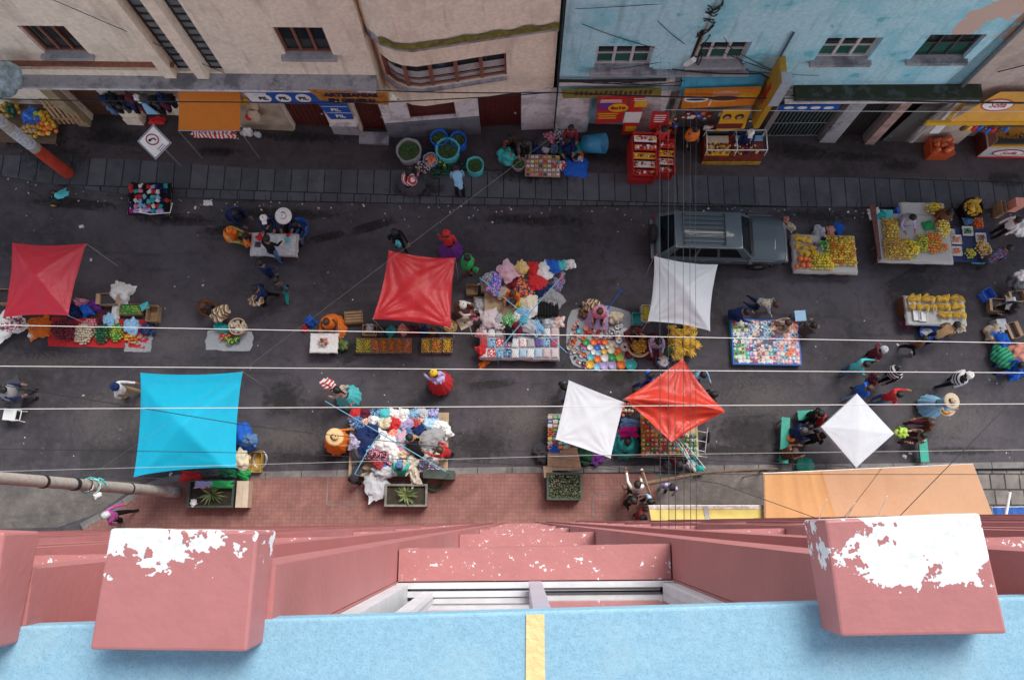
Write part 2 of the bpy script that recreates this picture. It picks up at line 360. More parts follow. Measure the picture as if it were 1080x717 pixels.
def stain(px, py, w, d, rz, col=(.018, .016, .016), k=0.0, sc=5.0, h=.0):
    key = (col, sc)
    if key not in STAINS:
        m = mat(f'stain {len(STAINS)}', col, .7, .05); nt, b = nodes_of(m); STAINS[key] = m
        g_ = nt.nodes.new('ShaderNodeTexCoord').outputs['Generated']; mp = nt.nodes.new('ShaderNodeMapping'); mp.inputs['Location'].default_value = (-1, -1, 0); mp.inputs['Scale'].default_value = (2, 2, 0); nt.links.new(g_, mp.inputs['Vector'])
        ln = nt.nodes.new('ShaderNodeVectorMath'); ln.operation = 'LENGTH'; nt.links.new(mp.outputs[0], ln.inputs[0])
        n = new_tex(nt, 'ShaderNodeTexNoise', Scale=sc, Detail=7, Roughness=.65); nt.links.new(pos(nt), n.inputs['Vector'])
        f = math_n(nt, 'SUBTRACT', math_n(nt, 'MULTIPLY', n.outputs['Fac'], 2.2), math_n(nt, 'MULTIPLY', ln.outputs['Value'], 1.0)); nt.links.new(ramp(nt, f, .15, .95, 0, .75 if col[0] < .1 else .42), b.inputs['Alpha'])
    q = MB(); u = V((math.cos(rz), math.sin(rz), 0)) * w / 2; v = V((-math.sin(rz), math.cos(rz), 0)) * d / 2; c = G(px, py, h); n = 6
    q.grid(lambda a, b: (lambda p: V((p.x, p.y, gz(p.x) + .020 + h)))(c + u * (2 * a - 1) + v * (2 * b - 1)), n, n, STAINS[key]); return struct('road_stain', q)
for a_ in ((190, 232, 3.2, .5, .05), (235, 243, 2.0, .35, .2), (395, 238, 2.6, .35, .35), (345, 250, 2.0, .3, .3), (365, 372, 1.2, .8, .4), (520, 405, 2.0, .3, .15), (560, 232, 5.0, .6, 0), (300, 226, 5, .45, -.03), (80, 215, 4, .4, -.1), (860, 228, 4, .7, 0), (960, 300, 2.5, 1.0, .5), (300, 420, 1.6, 1.2, .2), (505, 470, 2.5, 1.3, 0), (790, 455, 3.0, 1.2, .1), (780, 475, 5, .5, 0), (330, 483, 3.5, .45, 0), (655, 395, 1.4, .8, .3), (1010, 475, 4, .35, 0), (730, 300, 1.5, .9, 0)): stain(*a_)
for a_ in ((50, 380, 4.5, .7, -.05), (180, 360, 3.5, 1.0, .1), (120, 440, 3.5, 2.0, .2), (560, 440, 4, 2, 0), (1000, 440, 5, 2, .1), (800, 420, 4, 2.0, 0), (300, 460, 4, 1.4, 0), (700, 240, 3, 1, 0)): stain(*a_, col=(.20, .18, .17), sc=9.0)
for a_ in ((120, 145, 3.0, .8, 0), (320, 145, 4, .5, 0), (440, 200, 2.5, .8, 0), (560, 185, 4, .8, 0), (640, 165, 2.5, .9, 0), (840, 160, 3, .9, 0), (900, 165, 3, .5, 0), (950, 175, 2, .7, 0), (1060, 190, 2, .8, 0), (60, 165, 3, 1.3, 0), (230, 160, 2, .5, 0), (30, 140, 3, 1.5, 0)): stain(*a_, h=.125)
patch('driveway', [(-120, 500), (60, 506), (150, 508), (104, 541), (60, 556), (-120, 560)], PATCHL, .012)
# ================================================================ BUILDINGS ACROSS THE STREET
class Fac:
    def __init__(s, a, b, h=.12):
        A, B = G(*a, h), G(*b, h); s.O = V((A.x, A.y, 0)); s.u = V((B.x - A.x, B.y - A.y, 0)).normalized(); s.n = V((s.u.y, -s.u.x, 0))
    def pt(s, px, py, out=0.0):
        r = ray(px, py); c = V((0, 0, H)); t = (s.O - c + s.n * out).dot(s.n) / r.dot(s.n); p = c + r * t
        return (p - s.O).dot(s.u), p.z
    def W(s, a, z, out=0.0): return s.O + s.u * a + s.n * out + V((0, 0, z))
    def base(s, px, py):                       # along the wall foot
        return s.pt(px, py)[0]
    def gz(s, a): return gz((s.O + s.u * a).x)
    def rc(s, pts, out=0.0):
        q = [s.pt(*p, out) for p in pts]; tl, tr, br, bl = q
        return (tl[0] + bl[0]) / 2, (tr[0] + br[0]) / 2, (bl[1] + br[1]) / 2, (tl[1] + tr[1]) / 2
    def box(s, mb, s0, s1, z0, z1, o0, o1, m):
        return mb.prism([s.W(s0, z0, o0), s.W(s1, z0, o0), s.W(s1, z1, o0), s.W(s0, z1, o0)], s.n * (o1 - o0), m)
    def mat4(s, a, z, out, tip=0.0):
        M = Matrix((( s.u.x, 0, s.n.x), (s.u.y, 0, s.n.y), (0, 1, 0))).to_4x4()
        return Matrix.Translation(s.W(a, z, out)) @ M @ Matrix.Rotation(tip, 4, 'X')
def wall(fc, root, s0, s1, zt, holes, m, depth=.3, zb=-6, name='wall', out=0.0):
    mb = MB(); q = lambda a, z, o=0: fc.W(a, z, out + o)
    hz = [[(a, max(c, zb + .1)), (b, max(c, zb + .1)), (b, d), (a, d)] for a, b, c, d in holes]
    mb.holed([q(s0, zb), q(s1, zb), q(s1, zt), q(s0, zt)], [[q(*p) for p in h] for h in hz], m)
    for h in hz:
        for i in range(4):
            a, b = h[i], h[(i + 1) % 4]; mb.add([q(*a), q(*b), q(*b, -depth), q(*a, -depth)], [(0, 1, 2, 3)], m)
    return wpart(name, mb, root)
def backbox(fc, root, s0, s1, zt, m, deep=9, out=0, roofm=None):
    mb = MB()
    a, b, c, d = fc.W(s0, -6, out - .35), fc.W(s1, -6, out - .35), fc.W(s1, -6, out - deep), fc.W(s0, -6, out - deep)
    dz = V((0, 0, zt + 6))
    mb.add([a, b, c, d, a + dz, b + dz, c + dz, d + dz], [(1, 2, 6, 5), (2, 3, 7, 6), (3, 0, 4, 7), (0, 1, 5, 4)], m)
    f = fc.n * .35
    mb.add([a + f, a, a + dz, a + dz + f], [(0, 1, 2, 3)], m); mb.add([b + f, b, b + dz, b + dz + f], [(0, 1, 2, 3)], m)
    wpart('side_wall', mb, root)
    rb = MB(); e = V((0, 0, .25)); rb.prism([fc.W(s0, zt, out + .15), fc.W(s1, zt, out + .15), fc.W(s1, zt, out - deep), fc.W(s0, zt, out - deep)], (0, 0, .22), roofm or CONC); wpart('roof', rb, root)
CONC = plaster('weathered concrete', (.34, .34, .36), (.10, .10, .12), amt=.8, scale=1.4)
CREAM = plaster('cream render', (.82, .73, .60), (.60, .52, .43), amt=.5)
CREAM2 = plaster('peach render', (.82, .72, .58), (.62, .52, .43), amt=.5)
BLUEW = plaster('sky blue render', (.42, .72, .82), (.12, .54, .66), amt=.55, scale=.55, lo=.48, hi=.6,
                patches=[((.58, .43, .36), .6, .99, 12.6, 18.0, 4.6, 9.5), ((.16, .50, .58), 1.1, 1.12, 1, 20, 3.2, 12), ((.62, .52, .46), 1.7, 1.30, 1, 20, 3.4, 12), ((.20, .19, .185), 1, .79, 4.7, 30, -12, 3.1)])
BROWNW = plaster('beige brown render', (.52, .43, .37), (.30, .25, .21), amt=.6)
WHITEW = plaster('whitewashed render', (.70, .69, .70), (.30, .28, .28), amt=.6, scale=1.6)
PLINTH = plaster('grey plinth', (.15, .16, .19), (.06, .06, .07), amt=.6, scale=2)
MOSS = mat('moss', (.16, .15, .03), .95, .5, 6, .6, 25); MOSSD = plaster('mossy slab', (.022, .030, .012), (.07, .09, .09), amt=.8, scale=2.2)
REDWOOD = mat('dark red door', (.10, .018, .014), .6, .25, 5, .1); BRFRAME = mat('brown window frame', (.22, .085, .06), .6, .15)
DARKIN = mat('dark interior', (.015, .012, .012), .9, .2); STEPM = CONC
CURT = mat('grey net curtain', (.38, .38, .38), .9, .2, 12)
TEALG = mat('green lower glass', (.012, .09, .065), .12, .1, 2, spec=.8)
def window(fc, root, s0, s1, z0, z1, n, fm, pane=GLASS, bars=0, out=0.0, depth=.16, fw=.07, sill=None, lower=None, tilt=None, label=None):
    q = MB(); o = out - depth
    fc.box(q, s0, s1, z1 - fw, z1, o - .02, o + .05, fm); fc.box(q, s0, s1, z0, z0 + fw, o - .02, o + .05, fm)
    for i in range(n + 1):
        a = s0 + (s1 - s0 - fw) * i / n; fc.box(q, a, a + fw, z0 + fw, z1 - fw, o - .018, o + .052, fm)
    for j in range(bars):
        z = z0 + (z1 - z0) * (j + 1) / (bars + 1); fc.box(q, s0 + fw, s1 - fw, z - .02, z + .02, o - .01, o + .044, fm)
    w = link('window', None, root); w.matrix_basis = Matrix.Identity(4)
    if label: w['label'] = label
    wpart('frame', q, w)
    p = MB(); fc.box(p, s0, s1, z0, z1, o - .05, o - .024, pane); wpart('pane', p, w)
    if lower:
        l = MB(); fc.box(l, s0 + fw, s1 - fw, z0 + fw, z0 + (z1 - z0) * .5, o - .023, o - .012, lower); wpart('curtain' if lower is CURT else 'lower_pane', l, w)
    if sill:
        k = MB(); fc.box(k, s0 - .12, s1 + .12, z0 - .12, z0 + .025, o - .02, out + .17, sill); wpart('sill', k, w)
    return w
def door(fc, root, s0, s1, z1, m, z0=-6, out=0.0, depth=.25, ribs=0, name='door', handle=True):
    q = MB(); g0 = min(fc.gz(s0), fc.gz(s1)) - .1 if z0 < -5 else z0
    fc.box(q, s0, s1, g0, z1, out - depth - .06, out - depth, m)
    n = ribs or 8
    for i in range(n):
        a = s0 + (s1 - s0) * (i + .5) / n; fc.box(q, a - .035, a + .035, g0 + .15, z1 - .05, out - depth, out - depth + .025, m)
    d = wpart(name, q, root)
    if handle:
        h = MB(); c = fc.W(s0 + (s1 - s0) * .86, g0 + 1.2, out - depth + .05); h.ball(c, .05, STEEL, 1); wpart('handle', h, d)
    return d
def shutter(fc, root, s0, s1, z1, m, depth=.25):
    q = MB(); g0 = min(fc.gz(s0), fc.gz(s1)) - .1; fc.box(q, s0, s1, g0, z1, -depth - .05, -depth, m)
    z = g0 + .1
    while z < z1 - .1: fc.box(q, s0, s1, z, z + .05, -depth, -depth + .03, m); z += .12
    return wpart('roller_shutter', q, root)
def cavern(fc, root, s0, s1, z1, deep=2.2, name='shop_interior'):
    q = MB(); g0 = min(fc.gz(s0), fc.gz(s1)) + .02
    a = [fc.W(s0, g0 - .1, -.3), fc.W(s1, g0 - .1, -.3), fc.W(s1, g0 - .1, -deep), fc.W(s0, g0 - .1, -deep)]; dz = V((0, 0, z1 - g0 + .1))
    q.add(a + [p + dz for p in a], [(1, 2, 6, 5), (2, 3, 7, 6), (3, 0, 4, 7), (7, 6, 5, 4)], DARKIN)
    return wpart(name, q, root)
# ---- A: cream building with glass block strips
A = Fac((0, 122), (410, 142)); ab = lambda x, y: A.base(x, y)
rA = thing('cream_building', 'cream rendered building with two tall strips of glass blocks above the orange awning', 'building', Matrix.Translation(A.W(7, A.gz(7))))
sL, sR = -42, ab(410, 142) + .25
w1 = A.rc([(20, 25), (72, 27), (93, 53), (46, 51)], -.12); w2 = A.rc([(289, 28), (340, 27), (352, 53), (300, 53)], -.12); w1, w2 = [(a, b, c - .08, d + .1) for a, b, c, d in (w1, w2)]
g1 = A.rc([(130, 0), (146, 0), (204, 77), (184, 72)]); g2 = A.rc([(171, 0), (187, 0), (238, 77), (221, 77)])
zg = 4.72
st1 = (g1[0], g1[1], zg, 13.2); st2 = (g2[0], g2[1], zg, 13.2)
top3 = 4.25
dA = [(-10., ab(85, 127)), (ab(99, 128), ab(134, 129)), (ab(154, 130), ab(250, 134)), (ab(311, 137), ab(352, 140)), (ab(383, 141), ab(411, 142))]
hA = [w1, w2, st1, st2] + [(a, b, -5, top3 if i < 3 else 3.0) for i, (a, b) in enumerate(dA)]
hA += [(x, x + 1.6, z, z + 1.3) for x in (w1[0], w2[0]) for z in (9.3, 12.0)]
hA += [(x, x + 1.7, z, z + 1.3) for x in (-9, -16, -23, -30) for z in (5.9, 9.3, 12)]
wall(A, rA, sL, sR, 15, hA, CREAM); backbox(A, rA, sL, sR, 15, CREAM)
for w, n in ((w1, 3), (w2, 3)): window(A, rA, *w, n, BRFRAME, pane=GLASS, sill=CONC, label='brown framed window of three dark panes')
for x in (w1[0], w2[0]):
    for z in (9.3, 12.0): window(A, rA, x, x + 1.6, z, z + 1.3, 3, BRFRAME, sill=CONC)
for x in (-9, -16, -23, -30):
    for z in (5.9, 9.3, 12): window(A, rA, x, x + 1.7, z, z + 1.3, 3, BRFRAME, sill=CONC)
GBL = mat('glass blocks', (.16, .22, .25), .25, .35, 3, spec=.7); GBD = mat('dark strip frame', (.03, .03, .035), .6)
for (a, b, z0, z1) in (st1, st2):
    w = link('window', None, rA); w['label'] = 'tall vertical strip of glass blocks'
    q = MB(); z = z0; p = MB()
    while z < z1 - .1:
        A.box(q, a, b, z, z + .07, -.2, -.12, GBD); A.box(p, a + .06, b - .06, z + .075, z + .345, -.2, -.15, GBL); z += .35
    A.box(q, a, a + .055, z0, z1, -.2, -.13, GBD); A.box(q, b - .055, b, z0, z1, -.2, -.13, GBD); A.box(q, a, b, z0, z1, -.30, -.205, GBD)
    wpart('frame', q, w); wpart('glass_blocks', p, w)
    q = MB(); A.box(q, a - .38, a - .003, z0, z1 + .2, 0.003, .26, CREAM2); wpart('fin', q, rA)
q = MB(); A.box(q, sL, sR + .0, 4.50, 4.62, .002, .52, CONC); A.box(q, sL, sR, 4.44, 4.498, .42, .55, WHITEW); wpart('ledge', q, rA)
q = MB(); e = A.pt(184, 67)[0]; A.box(q, -12, e, 5.18, 5.26, .003, .16, mat('rusty gutter', (.25, .10, .06), .8, .3)); wpart('gutter', q, rA)
q = MB(); A.box(q, -12, e - .3, 4.625, 4.95, .003, .12, CREAM2); wpart('string_course', q, rA)
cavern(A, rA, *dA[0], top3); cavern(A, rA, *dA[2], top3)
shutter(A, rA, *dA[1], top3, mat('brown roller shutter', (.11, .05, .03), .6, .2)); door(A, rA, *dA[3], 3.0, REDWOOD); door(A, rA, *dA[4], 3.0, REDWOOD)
q = MB(); A.box(q, ab(85, 127) + .03, ab(99, 128) - .03, -1, 4.39, .003, .28, mat('ochre pillar', (.36, .29, .17), .85, .25, 3, .3)); wpart('pillar', q, rA)
q = MB(); A.box(q, ab(135, 129) + .02, ab(153, 130), -1, A.gz(5) + .55, .003, .12, CREAM2); wpart('plinth', q, rA)
q = MB(); A.box(q, ab(256, 134), ab(310, 137), -1, 2.85, .003, .05, mat('painted beige panel', (.40, .33, .24), .85, .3, 2)); wpart('wall_panel', q, rA)
q = MB(); A.box(q, ab(353, 140), ab(381, 141), -1, 1.35, .003, .10, CONC); A.box(q, ab(353, 140), ab(381, 141), 1.353, 1.42, .003, .14, WHITEW); wpart('plinth', q, rA)
q = MB(); A.box(q, ab(380, 141), ab(411, 142), A.gz(13.5) + .1, A.gz(13.5) + .28, .003, .45, CONC); wpart('step', q, rA)
# ---- B: corner building with a rounded upper front
rB = thing('curved_building', 'peach rendered building with a rounded front, long brown window and moss streak', 'building', Matrix.Translation((-1.5, 14.4, gz(-1.5))))
plan = [V(p) for p in ((-4.98, 16.0, 0), (-4.85, 15.3, 0), (-4.68, 14.8, 0), (-4.44, 14.40, 0), (-4.10, 14.11, 0), (-3.70, 13.95, 0), (-3.25, 13.90, 0), (-2.23, 14.06, 0), (-1.47, 14.2, 0), (-.42, 14.37, 0), (.13, 14.45, 0), (1.16, 14.61, 0))]
cen = V((-1.5, 20, 0))
def strip(mb, P, z0, z1, m, cap=True, off=0.0, n=V((0, -1, 0)), thick=.25):
    for a, b in zip(P, P[1:]):
        mb.add([a + V((0, 0, z0)), b + V((0, 0, z0)), b + V((0, 0, z1)), a + V((0, 0, z1))], [(0, 1, 2, 3)], m, False)
def offs(P, d):
    o = []
    for i, p in enumerate(P):
        t = (P[min(i + 1, len(P) - 1)] - P[max(i - 1, 0)]).normalized(); o.append(p + V((t.y, -t.x, 0)) * d)
    return o
zs, zw0, zw1, zl, zt = 3.0, 4.15, 5.45, 6.55, 14.5
mb = MB(); strip(mb, plan, zs, zw0, CREAM2); strip(mb, plan, zw1, zl, CREAM2)
strip(mb, plan[:4], zw0, zw1, CREAM2); strip(mb, plan[9:], zw0, zw1, CREAM2)
inn = offs(plan, -.22)
for z in (zw0, zw1):
    for i in range(3, 9): mb.add([V((*plan[i].xy, z)), V((*plan[i + 1].xy, z)), V((*inn[i + 1].xy, z)), V((*inn[i].xy, z))], [(0, 1, 2, 3)], CREAM2)
for i in (3, 9): mb.add([V((*plan[i].xy, zw0)), V((*inn[i].xy, zw0)), V((*inn[i].xy, zw1)), V((*plan[i].xy, zw1))], [(0, 1, 2, 3)], CREAM2)
sof = [V((*p.xy, zs)) for p in plan] + [V((1.16, 16, zs))]; mb.add(sof, [tuple(range(len(sof)))], CREAM2)
wpart('wall', mb, rB)
up = offs(plan, .16); mb = MB(); strip(mb, up, zl + .35, zt, CREAM); strip(mb, offs(plan, .20), zl, zl + .12, CONC); wpart('upper_wall', mb, rB)
mb = MB(); lo_, hi_ = offs(plan, .2), up
for i in range(len(plan) - 1):
    mb.add([V((*lo_[i].xy, zl + .12)), V((*lo_[i + 1].xy, zl + .12)), V((*hi_[i + 1].xy, zl + .35)), V((*hi_[i].xy, zl + .35))], [(0, 1, 2, 3)], CONC)
    mb.add([V((*plan[i].xy, zl)), V((*plan[i + 1].xy, zl)), V((*lo_[i + 1].xy, zl)), V((*lo_[i].xy, zl))], [(0, 1, 2, 3)], WHITEW)
wpart('ledge', mb, rB)
mb = MB(); mo = offs(plan, .215)
for i in range(4, len(plan) - 1):
    for k in range(6):
        a, b = mo[i].lerp(mo[i + 1], k / 6), mo[i].lerp(mo[i + 1], (k + 1) / 6); h0 = .33 + .16 * noise.noise(V((a.x * 2.1, 0, 0))); h1 = .33 + .16 * noise.noise(V((b.x * 2.1, 0, 0)))
        mb.add([V((*a.xy, zl + .13)), V((*b.xy, zl + .13)), V((*b.xy, zl + h1 + .1)), V((*a.xy, zl + h0 + .1))], [(0, 1, 2, 3)], MOSS)
wpart('moss_streak', mb, rB)
w = link('window', None, rB); w['label'] = 'long brown framed window of five panes with grey net curtains'
q = MB(); p = MB(); c = MB(); bars_ = offs(plan, -.10)
ed = [3, 5, 7, 8, 9]
wp = [bars_[3], bars_[4], bars_[5]]; pts = [bars_[i] for i in range(3, 10)]
cum = [0];
for a, b in zip(pts, pts[1:]): cum.append(cum[-1] + (b - a).length)
def along(t):
    for i in range(len(pts) - 1):
        if t <= cum[i + 1] + 1e-6: return pts[i].lerp(pts[i + 1], (t - cum[i]) / (cum[i + 1] - cum[i]))
    return pts[-1]
for i in range(6):
    x = along(cum[-1] * [0, .2, .4, .6, .8, 1][i]); q.box((x.x, x.y, (zw0 + zw1) / 2), (.11, .12, zw1 - zw0 - .004), BRFRAME)
for z in (zw0 + .045, zw1 - .045): q.tube([V((*t.xy, z)) for t in pts], .045, BRFRAME, 6)
q.tube([V((*t.xy, zw0 + .38)) for t in pts], .02, BRFRAME, 4)
gi = offs(plan, -.17)[3:10]; strip(p, gi, zw0, zw1, GLASS); ci = offs(plan, -.15)[3:10]; strip(c, ci, zw0 + .05, zw0 + .36, CURT); strip(c, ci, zw0 + .42, zw0 + .78, CURT)
wpart('frame', q, w); wpart('pane', p, w); wpart('curtain', c, w)
mb = MB(); k = offs(plan, .09)
for i in range(3, 9): mb.add([V((*plan[i].xy, zw0 - .02)), V((*plan[i + 1].xy, zw0 - .02)), V((*k[i + 1].xy, zw0 - .06)), V((*k[i].xy, zw0 - .06)), V((*k[i + 1].xy, zw0 - .14)), V((*k[i].xy, zw0 - .14))], [(0, 1, 2, 3), (3, 2, 4, 5)], CONC)
wpart('sill', mb, w)
FB = Fac((410, 143), (585, 136)); bb = lambda x, y: FB.base(x, y)
d1, d2 = bb(507, 139), bb(550, 137)
wall(FB, rB, 0.0, bb(584, 136), 3.0, [(bb(437, 141), bb(484, 140), 1.55, 2.75), (d1, d2, -5, 2.85)], WHITEW, name='ground_floor_wall')
window(FB, rB, bb(437, 141), bb(484, 140), 1.55, 2.75, 1, REDWOOD, pane=REDWOOD, label='dark red hatch in the whitewashed wall'); door(FB, rB, d1, d2, 2.85, REDWOOD)
q = MB(); FB.box(q, .02, d1, -1, 1.45, .003, .10, PLINTH); wpart('plinth', q, rB)
q = MB(); e0 = V((1.17, 14.6, -6)); q.add([e0, V((1.17, 24, -6)), V((1.17, 24, zt)), V((1.17, 14.6, zt))], [(0, 1, 2, 3)], CREAM); q.add([V((-4.98, 16, 0)), V((-4.98, 24, 0)), V((-4.98, 24, zt)), V((-4.98, 16, zt))], [(3, 2, 1, 0)], CREAM); wpart('side_wall', q, rB)
q = MB(); rf = [V((*p.xy, zt)) for p in up] + [V((1.17, 24, zt)), V((-4.98, 24, zt))]; q.prism(rf, (0, 0, .2), CONC); wpart('roof', q, rB)
# ---- C: blue building, D: brown building
Cc = Fac((584, 138), (1080, 154)); cb = lambda x, y=0: Cc.base(x, 138 + (x - 584) * .0323)
rC = thing('blue_building', 'sky blue building with peeling render and four upper windows', 'building', Matrix.Translation(Cc.W(7, Cc.gz(7))))
sD = Cc.pt(1019, 86)[0]
W4 = [Cc.rc(q, -.17) for q in ([(628.7, 46.9), (690.6, 45.2), (685, 64), (626.5, 65.5)], [(733, 43), (793.7, 41), (782.6, 59), (726.8, 60.8)], [(869.7, 38.5), (932.5, 36.3), (914, 57), (860, 57)], [(977, 35), (1040, 33), (1016, 56), (963, 55)])]; W4 = [(a, b, c - .12, d + .12) for a, b, c, d in W4]
opn = [(cb(619), cb(663), 2.55), (cb(694), cb(800), 2.35), (cb(806), cb(862), 2.6), (cb(882), cb(910), 2.75), (cb(922), cb(957), 2.7)]
hC = [tuple(w) for w in W4] + [(a, b, -5, t) for a, b, t in opn] + [(w[0], w[1], 8.6, 9.8) for w in W4]
wall(Cc, rC, 0, sD, 12.2, hC, BLUEW); backbox(Cc, rC, 0, sD, 12.2, BLUEW)
WHF = mat('white window frame', (.52, .52, .52), .6, .12)
DKF = mat('dark window frame', (.07, .06, .06), .6)
for i, w in enumerate(W4):
    window(Cc, rC, *w, 3, WHF if i < 3 else DKF, bars=1, pane=GLASS, lower=TEALG, sill=CONC, fw=.09 if i < 3 else .05, depth=.2, label='white framed window of three panes with green lower glass' if i < 3 else 'dark framed window without white bars')
    window(Cc, rC, w[0], w[1], 8.6, 9.8, 3, WHF, bars=1, sill=CONC, fw=.09)
# lower whitewashed band, ledges
q = MB(); zb = 3.62; Cc.box(q, .02, cb(690), Cc.gz(2) - .3, 1.0, .003, .02, WHITEW)
q = MB(); x0, x1 = .02, cb(617)
Cc.box(q, x0, x1, -1, 2.95, .003, .035, WHITEW); Cc.box(q, cb(665), cb(692), -1, 2.95, .003, .035, WHITEW); Cc.box(q, x1 + .003, cb(665) - .003, 2.56, 2.95, .003, .03, WHITEW); wpart('whitewashed_wall', q, rC)
q = MB(); Cc.box(q, 0.02, Cc.pt(712, 84)[0], 3.38, 3.72, .003, .10, WHITEW); wpart('ledge', q, rC)
q = MB(); a = Cc.pt(622, 72)[0]; b = Cc.pt(790, 72)[0]; Cc.box(q, a, b, 4.12, 4.24, .003, .22, CONC); wpart('string_course', q, rC)
q = MB(); a, b = Cc.pt(716, 88)[0], Cc.pt(800, 88)[0]
def bulge(u, v):
    return Cc.W(a + (b - a) * u, 4.05 - v * .75, .02 + .38 * math.sin(v * math.pi * .55) * (1 + .08 * noise.noise(V((u * 5, v, 0)))))
q.grid(bulge, 16, 8, mat('deep blue painted hood', (.03, .28, .42), .5, .2, 2)); wpart('rain_hood', q, rC)
q = MB(); a = Cc.pt(835, 95)[0]; Cc.box(q, a, sD + .6, 3.0, 3.2, .003, .50, MOSSD); Cc.box(q, a - .3, sD + .6, 2.9, 2.997, .32, .55, WHITEW); wpart('mossy_ledge', q, rC)
q = MB(); Cc.box(q, cb(864), cb(880), -3, 2.89, .003, .14, CONC); Cc.box(q, cb(911.5), cb(921), -3, 2.89, .003, .16, mat('flaking pillar', (.35, .24, .20), .9, .4, 4)); wpart('pillar', q, rC)
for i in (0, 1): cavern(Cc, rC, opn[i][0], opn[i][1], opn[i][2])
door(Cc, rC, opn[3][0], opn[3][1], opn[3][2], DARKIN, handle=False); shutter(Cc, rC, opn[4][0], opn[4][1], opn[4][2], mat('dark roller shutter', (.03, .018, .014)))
# barred gate
gt = MB(); a, b, t = opn[2]; g0 = Cc.gz(a) - .2
GATE = mat('grey green gate bars', (.12, .17, .17), .5, .2, metal=.3)
for i in range(15):
    s_ = a + .04 + (b - a - .08) * i / 14; p0, p1 = Cc.W(s_, g0, -.12), Cc.W(s_, t, -.12); gt.tube([p0, p1], .03, GATE, 6)
for z in (g0 + .3, g0 + 1.3, t - .2): gt.tube([Cc.W(a, z, -.10), Cc.W(b, z, -.10)], .03, GATE, 6)
wpart('barred_gate', gt, rC); q = MB(); Cc.box(q, a, b, g0, t, -.30, -.27, DARKIN); wpart('door', q, rC)
rD = thing('brown_building', 'beige brown building beyond the grey drainpipe at the edge of the blue building', 'building', Matrix.Translation(Cc.W(sD + 4, Cc.gz(sD + 4))))
hD = [(sD + 2.2, sD + 6.5, -6, 1.6), (sD + 8, sD + 9.2, -6, 1.3), (sD + 12, sD + 15, -6, 1.2)] + [(sD + x, sD + x + 1.7, z, z + 1.3) for x in (2.5, 6.5, 10.5, 15, 20, 26) for z in (4.3, 8)]
wall(Cc, rD, sD + .003, sD + 42, 11.5, hD, BROWNW, zb=-8); backbox(Cc, rD, sD + .003, sD + 42, 11.5, BROWNW)
for x in (2.5, 6.5, 10.5, 15, 20, 26):
    for z in (4.3, 8): window(Cc, rD, sD + x, sD + x + 1.7, z, z + 1.3, 3, DKF, sill=CONC)
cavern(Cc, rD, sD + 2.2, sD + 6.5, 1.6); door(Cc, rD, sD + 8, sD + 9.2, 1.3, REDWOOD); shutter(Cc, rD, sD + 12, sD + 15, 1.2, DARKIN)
q = MB(); p = [Cc.W(sD - .05, 2.9, .08), Cc.W(sD - .05, 11.5, .08)]; q.tube(p, .06, STEEL, 8); part_ = wpart('drainpipe', q, rD)
q = MB(); q.tube([Cc.W(Cc.pt(815, 72)[0], 4.0, .06), Cc.W(Cc.pt(815, 72)[0], 6.3, .06)], .04, mat('dark pipe', (.05, .12, .15), .6)); wpart('drainpipe', q, rC)
# ---- signs on the fronts
def sign(name, label, fc, px4, out, m, t=.05, tip=0.0, M=None):
    """flat board given by its corners in the picture, hung parallel to the wall"""
    q = [fc.pt(*p, out) for p in px4]; root = thing(name, label, 'sign', Matrix.Translation(fc.W(sum(a for a, _ in q) / 4, sum(z for _, z in q) / 4, out)))
    mb = MB(); mb.prism([fc.W(a, z, out) for a, z in q], -fc.n * t, m); wpart('board', mb, root)
    root['_c'] = 0; del root['_c']
    return root, q
def lettering(root, fc, txt, a, z, out, size, m, name='lettering', sx=1.0, shear=0.0, bold=0.0):
    me = text_mesh(txt, size, m, .006, bold, shear); me.transform(root.matrix_basis.inverted() @ fc.mat4(a, z, out + .012) @ Matrix.Diagonal((sx, 1, 1, 1)))
    return link(name, me, root)
WHP = C('white', 'paint'); BLP = mat('sign blue', (.02, .10, .42), .4); INK = mat('sign ink', (.02, .015, .05), .6); YEP = mat('sign yellow', (.75, .42, .02), .45, .1)
ORP = mat('sign orange', (.75, .22, .02), .4, .25, 1.5); RDP = mat('sign red', (.50, .02, .02), .5, .1)
def oval(fc, a, z, out, rx, rz_, m, t=.01, n=20):
    mb = MB(); mb.prism([fc.W(a + rx * math.cos(2 * math.pi * i / n), z + rz_ * math.sin(2 * math.pi * i / n), out + t) for i in range(n)], -fc.n * t, m); return mb
r, q = sign('shop_sign', 'blue and white banner with three PIL ovals under the concrete ledge', A, [(256, 97), (327, 96), (352, 110), (266, 109)], .45, BLP)
pan = MB(); za = (q[0][1] + q[3][1]) / 2; zh = q[0][1] - q[3][1]
pan.prism([A.W(q[0][0], q[0][1] - .05, .462), A.W(q[0][0] + .75, q[0][1] - .05, .462), A.W(q[3][0] + .45, q[3][1] + .05, .462), A.W(q[3][0] + .05, q[3][1] + .05, .462)], A.n * -.01, WHP); wpart('white_panel', pan, r)
for x in (278, 299, 320):
    a, z = A.pt(x, 103.5, .46); wpart('oval', oval(A, a, z, .466, .26, zh * .36, WHP), r); lettering(r, A, 'PIL', a, z, .474, .26, INK, sx=.95, bold=.008)
r, q = sign('shop_sign', 'small blue board with two PIL marks beside the dark red door', A, [(336, 111), (366, 111), (373, 126), (349, 126)], .12, BLP)
for y in (116, 122.5):
    a, z = A.pt(354 + (y - 116) * .8, y, .13); lettering(r, A, 'PIL', a, z, .13, .27, WHP, bold=.008)
    mb = MB(); A.box(mb, a - .45, a + .45, z + .2, z + .225, .123, .13, WHP); wpart('stripe', mb, r)
ORB = mat('mottled orange banner', (.42, .18, .03), .6, .45, 7)
